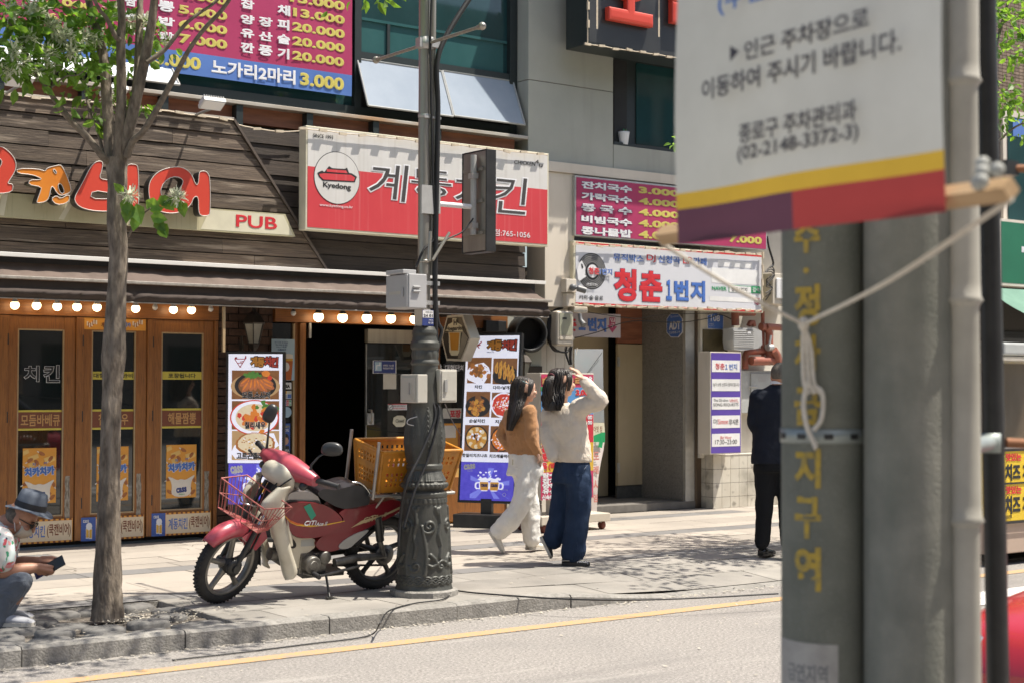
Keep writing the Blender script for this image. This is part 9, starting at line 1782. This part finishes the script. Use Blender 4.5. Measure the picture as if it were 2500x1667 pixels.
pt = [(J(706,545,.09),.022,.022),(J(694,570,.11),.038,.034),(J(688,620,.12),.044,.036),(J(690,665,.12),.034,.03),(J(696,700,.12),.014,.014)]; pp2 = strands(A2, [(c,w_,d_,la2,fa2) for c,w_,d_ in pt], n=60, r=.008, seed=4, curl=.012); hb.add(pp2.v, pp2.f, m_hair, True); fringe(hb, q, rot, .116, 5); hb.build('hair', t)
b = MB(); b.torus(J(706,545,.09), .020, .008, mat('dark red hair tie', (.12,.02,.03), None, 8, .7), axis=(.6,.3,.3)); b.build('hair_tie', t)
g3 = ground(1880,1357); A3 = Fig('man in a navy suit standing with his back turned, half hidden by the concrete pole', g3, R2, R(62)); J = A3.J; t = A3.t
hc = J(1158,668,.0); hf = Vector((fwd.x,fwd.y,0))*.9+TRt*.25-UP*.35; b = MB(); q, rot = A3.head(b, hc, .116, hf, UP, m_skin2); A3.cap(b, [J(1150,735,0), J(1152,705,0), J(1156,680,0)], [.064,.06,.062], m_skin2)
A3.rings(b, [(J(1142,740),.16,.08),(J(1140,850),.17,.1),(J(1130,1060),.16,.1)], m_skin2); hL_, hR_ = J(1090,1060,0), J(1180,1060,0); A3.cap(b, [hL_, J(1075,1280,0), J(1066,1500,0)], [.08,.055,.04], m_skin2); A3.cap(b, [hR_, J(1190,1280,0), J(1195,1500,0)], [.08,.055,.04], m_skin2)
shL3, shR3 = J(1048,775,.0), J(1238,775,.0); elL3 = J(1030,905,.0); wrL3 = J(1060,960,-.16); A3.cap(b, [shL3, elL3, wrL3], [.05,.04,.03], m_skin2); A3.cap(b, [shR3, J(1255,905,0), J(1225,960,-.16)], [.05,.04,.03], m_skin2)
A3.hand(b, wrL3, Vector((fwd.x,fwd.y,0))*.6+TRt*.6, UP*-1, m_skin2, .18, .6); A3.hand(b, J(1225,960,-.16), Vector((fwd.x,fwd.y,0))*.6-TRt*.6, UP*-1, m_skin2, .18, .6); remesh(b, 'body', t, .006, 4); A3.face(q, rot, .116)
b = MB(); A3.rings(b, [(J(1148,706),.066,.066),(J(1146,722),.10,.076),(J(1144,745),.175,.100),(J(1142,780),.215,.120),(J(1138,860),.212,.130),(J(1132,950),.195,.128),(J(1132,1040),.205,.135),(J(1135,1110),.215,.138)], m_suit)
A3.cap(b, [shL3, (shL3+elL3)/2, elL3, (elL3+wrL3)/2, wrL3], [.080,.074,.066,.058,.05], m_suit, 16); A3.cap(b, [shR3, J(1250,840,0), J(1255,905,0), J(1240,935,-.08), J(1225,960,-.16)], [.08,.074,.066,.058,.05], m_suit, 16); remesh(b, 'suit_jacket', t, .012, 3, .018, .1)
b = MB(); A3.rings(b, [(J(1149,703),.070,.070),(J(1148,693),.066,.066),(J(1148,688),.060,.06)], m_white); b.build('shirt_collar', t)
b = MB(); A3.rings(b, [(J(1133,1070),.18,.12),(J(1133,1120),.19,.13),(J(1133,1150),.19,.13)], m_strs); A3.cap(b, [J(1085,1130,.0), J(1082,1280,0), J(1075,1400,0), J(1068,1510,0)], [.105,.085,.072,.066], m_strs, 18); A3.cap(b, [J(1182,1130,0), J(1192,1280,0), J(1196,1400,0), J(1198,1510,0)], [.105,.085,.072,.066], m_strs, 18); remesh(b, 'trousers', t, .012, 3, .018, .1)
for x in (1062, 1196): p = J(x, 1560, .0); p.z = .006; shoe(A3, p, p+(Vector((fwd.x,fwd.y,0))*.75+TRt*.45).normalized()*.27, UP, m_lshoe, m_lshoe, .045, .08)
b = MB(); hb = b; hb.ball(q(0,.25,-.16), (.080,.094,.094), m_grayhair, 20, 14, rot)
for i, p in enumerate(hb.v):
 dd = (p-q(0,.1,.35)).dot(rot @ V3((0,1,0)))
 if dd > 0: hb.v[i] = p-(rot @ V3((0,1,0)))*dd*.9
hb.build('hair', t)
g4 = ground(-20,1520); A4 = Fig('man in grey hat, mask and floral shirt squatting with a phone', g4, L7, math.atan2(TRt.y, TRt.x)); J = A4.J; t = A4.t; A4.la = Vector((fwd.x,fwd.y,0)).normalized()
hc = J(225,350,.0); hf = (TRt*.80-UP*.55); up4 = (UP*.82+TRt*.50); b = MB(); q, rot = A4.head(b, hc, .118, hf, up4, m_skin2); A4.cap(b, [J(60,400,0), J(110,390,0), J(175,385,0)], [.062,.058,.06], m_skin2)
A4.rings(b, [(J(30,430),.16,.1),(J(-120,700),.17,.11),(J(-240,1050),.16,.12)], m_skin2)
shN, shF = J(0,560,.15), J(20,540,-.17); elN, elF = J(30,890,.17), J(90,800,-.14); wrN, wrF = J(360,845,.08), J(400,780,-.06)
A4.cap(b, [shN, J(-10,740,.18), elN, elN.lerp(wrN,.55), wrN], [.055,.05,.043,.043,.030], m_skin2); A4.cap(b, [shF, J(30,700,-.18), elF, elF.lerp(wrF,.5), wrF], [.055,.05,.043,.04,.028], m_skin2)
A4.hand(b, wrN, (J(520,880,.02)-wrN), (UP*.4+Vector((fwd.x,fwd.y,0))), m_skin2, .175, .9, 1); A4.hand(b, wrF, (J(540,790,-.05)-wrF), (UP*.2-Vector((fwd.x,fwd.y,0))), m_skin2, .165, .8, -1)
hipN = J(-300,1180,.1); knN = J(195,990,.12); anN = J(-40,1420,.12); A4.cap(b, [hipN, knN, anN], [.085,.06,.04], m_skin2); A4.cap(b, [J(-300,1180,-.1), J(140,1000,-.14), J(-80,1400,-.12)], [.085,.06,.04], m_skin2); remesh(b, 'body', t, .0055, 4); A4.face(q, rot, .118)
def floral():
 m = mat('floral shirt', (.56,.66,.66), (.62,.70,.68), 5, .8); n = m.node_tree.nodes; l = m.node_tree.links; b_ = n['Principled BSDF']
 def layer(c, scale, thr, seed):
  src = b_.inputs['Base Color'].links[0].from_socket; tc = n.new('ShaderNodeTexCoord'); mp = n.new('ShaderNodeMapping'); mp.inputs['Location'].default_value = (seed, seed*.7, seed*1.3); l.new(tc.outputs['Object'], mp.inputs[0]); ns = n.new('ShaderNodeTexNoise'); ns.inputs['Scale'].default_value = scale; ns.inputs['Detail'].default_value = 1.5; ns.inputs['Distortion'].default_value = 1.2; l.new(mp.outputs[0], ns.inputs['Vector']); mr = n.new('ShaderNodeMapRange'); mr.inputs[1].default_value = thr; mr.inputs[2].default_value = thr+.025; l.new(ns.outputs['Fac'], mr.inputs[0]); x = n.new('ShaderNodeMix'); x.data_type = 'RGBA'; l.new(mr.outputs[0], x.inputs['Factor']); l.new(src, x.inputs['A']); x.inputs['B'].default_value = (*c, 1); l.new(x.outputs['Result'], b_.inputs['Base Color'])
 layer((.72,.70,.66), 7, .5, 2); layer((.62,.10,.12), 10, .585, 5); layer((.75,.33,.33), 13, .62, 9); layer((.05,.30,.16), 12, .63, 14); layer((.03,.035,.06), 15, .66, 20); return m
m_flor = floral(); b = MB()
A4.rings(b, [(J(72,400),.075,.068,A4.la,(TRt*.8-UP*.6)),(J(40,440),.135,.09,A4.la,(TRt*.85-UP*.5)),(J(-5,520),.20,.125,A4.la,(TRt*.9-UP*.4)),(J(-60,640),.205,.145,A4.la,(TRt*.93-UP*.36)),(J(-130,800),.20,.15,A4.la,(TRt*.93-UP*.36)),(J(-210,980),.195,.15,A4.la,(TRt*.93-UP*.36))], m_flor)
A4.cap(b, [shN, J(10,640,.19), J(22,760,.19)], [.085,.084,.082], m_flor, 16); A4.cap(b, [shF, J(40,650,-.2), J(60,740,-.18)], [.085,.08,.076], m_flor, 16); remesh(b, 'floral_shirt', t, .012, 3, .016, .09)
b = MB(); A4.cap(b, [hipN, hipN.lerp(knN,.5), knN], [.115,.105,.085], m_gpant, 18); A4.cap(b, [knN, J(70,1160,.12), anN], [.082,.080,.070], m_gpant, 18); A4.cap(b, [J(-300,1180,-.1), J(140,1000,-.14)], [.115,.085], m_gpant, 18); A4.cap(b, [J(140,1000,-.14), J(-80,1400,-.12)], [.08,.07], m_gpant, 18); A4.cap(b, [J(-310,1120,-.1), J(-310,1120,.1)], [.13,.13], m_gpant, 18); remesh(b, 'trousers', t, .012, 4, .02, .09)
m_snk = mat('pale sneaker', (.36,.37,.40), None, 20, .6); 
for o_ in (.12, -.12): p = J(-140,1530,o_); p.z = .006; shoe(A4, p, p+TRt*.30, UP, m_snk, m_sole, .05, .10)
m_hat = mat('blue grey felt hat', (.105,.125,.155), (.085,.10,.13), 40, .85); m_hb = mat('black hat band', (.012,.012,.014), None, 10, .6)
hu = (J(245,60,0)-J(300,330,0)).normalized(); hu = (UP*.90+TRt*.26).normalized(); hx_ = (TRt*.96-UP*.28); hx_ = (hx_-hu*hx_.dot(hu)).normalized(); hy_ = hu.cross(hx_); bc = J(300,262,.0)
ring = lambda a, d, h, wv=0: [bc+hx_*(a*math.cos(t_))+hy_*(d*math.sin(t_))+hu*(h+wv*math.cos(2*t_)) for t_ in [2*math.pi*i/32 for i in range(32)]]
b = MB(); b.loft([ring(.152,.140,-.006,-.012),ring(.150,.138,.0,-.012),ring(.105,.090,.002,-.004),ring(.102,.085,.012)], m_hat); b.loft([ring(.100,.084,.0),ring(.097,.081,.05),ring(.090,.074,.09),ring(.082,.064,.115),ring(.06,.045,.125),ring(.02,.015,.112)], m_hat); hat = b.build('hat', t)
b = MB(); b.loft([ring(.103,.087,.012),ring(.100,.084,.048)], m_hb, cap=False); b.build('hat_band', hat)
b = MB(); hb = b; hb.ball(q(0,.02,-.30), (.078,.075,.08), m_grayhair, 16, 12, rot); hb.build('hair', t)
m_mask = mat('beige mask', (.52,.47,.38), None, 20, .85); b = MB(); b.loft([[q(.62*math.cos(a)*k1, y_, .18+.62*math.sin(a)*k1+dz) for a in [math.pi*i/14 for i in range(15)]] for y_, k1, dz in ((-.12,.78,.04),(-.3,.92,.16),(-.5,.92,.16),(-.75,.78,.08),(-.9,.6,.02))], m_mask, closed=False, cap=False); mk = b.build('face_mask', t); mk.modifiers.new('t','SOLIDIFY').thickness = .003
b = MB(); 
for k in (1,-1): b.tube([q(.56*k,-.16,.20), q(.66*k,.08,-.05)], .003, m_white, 5); b.tube([q(.54*k,-.62,.18), q(.66*k,-.2,-.12)], .003, m_white, 5)
b.build('mask_strap', mk)
b = MB()
for k in (1,-1): b.tube([q(.30*k+.19*math.cos(a), .06+.14*math.sin(a), .76) for a in [2*math.pi*i/14 for i in range(15)]], .0035, m_blk, 5); b.tube([q(.48*k,.1,.74), q(.66*k,.06,.0)], .0035, m_blk, 5)
b.build('glasses', t)
PPh = J(560,812,.02); d1 = (J(632,775,0)-J(500,850,0)).normalized(); d2 = Vector((fwd.x,fwd.y,0)).normalized()*.35+UP*.9; d2 = (d2-d1*d2.dot(d1)).normalized(); d3 = d1.cross(d2); rm = Matrix((d1, d2, d3)).transposed(); b = MB(); b.box(PPh-d1*.015, (.150,.072,.009), mat('black phone', (.02,.024,.026), None, 10, .3), rm); tag(b.build('phone', bevel=.004, local=False), 'black phone held in the squatting man\'s hands', 'phone')
b = MB(); b.box(J(400,905,.02), (.065,.05,.012), mat('blue phone case', (.06,.07,.22), None, 8, .5), rm); tag(b.build('phone_case', bevel=.003), 'small blue card case under the squatting man\'s hands', 'case')
for lb, px_, py_, ms_, hat_ in (('person in a pale jacket behind the glass of the food cart', 2452, 925, m_crmk, 0), ('person in a dark cap and mask behind the glass of the food cart', 2492, 935, m_suit, 1)):
 gp = PFc.hit(px_, py_); gp = Vector((gp.x, fp.y+.62+.1*hat_, ROADZ)); Af = Fig(lb, gp, I_, R(200)); tt_ = Af.t; c = Vector((gp.x, gp.y, 1.52+.02*hat_)); b = MB(); q, rot = Af.head(b, c, .112, TRt*-1-UP*.3, UP, m_skin); Af.cap(b, [c-UP*.22, c-UP*.1], [.055,.055], m_skin); Af.rings(b, [(c-UP*.25,.14,.08),(c-UP*.6,.15,.1),(c-UP*.85,.14,.1)], m_skin); Af.cap(b, [c-UP*.85, c-UP*1.55], [.1,.06], m_skin)
 for s_ in (-1,1): Af.cap(b, [c-UP*.27+Af.la*.18*s_, c-UP*.52+Af.la*.22*s_, c-UP*.6+Af.la*.1*s_+Af.fa*.25], [.05,.04,.03], m_skin); Af.hand(b, c-UP*.6+Af.la*.1*s_+Af.fa*.25, Af.fa, UP*-1, m_skin, .17, .6, s_)
 remesh(b, 'body', tt_, .008, 3); Af.face(q, rot, .112); b = MB(); Af.rings(b, [(c-UP*.18,.08,.07),(c-UP*.24,.19,.10),(c-UP*.5,.20,.13),(c-UP*.8,.19,.13)], ms_)
 for s_ in (-1,1): Af.cap(b, [c-UP*.28+Af.la*.18*s_, c-UP*.52+Af.la*.22*s_, c-UP*.6+Af.la*.1*s_+Af.fa*.23], [.07,.06,.045], ms_)
 remesh(b, 'jacket', tt_, .014, 3, .01, .1); b = MB(); Af.cap(b, [c-UP*.82, c-UP*1.2, c-UP*1.58], [.15,.12,.10], m_strs); b.build('trousers', tt_)
 b = MB(); b.ball(q(0,.32,-.1), (.085,.095,.08), m_hair if not hat_ else m_suit, 16, 10, rot)
 if hat_: b.box(q(0,.35,.95), (.14,.10,.012), m_suit, rot)
 b.build('hair' if not hat_ else 'cap', tt_)
bpy.context.view_layer.update()
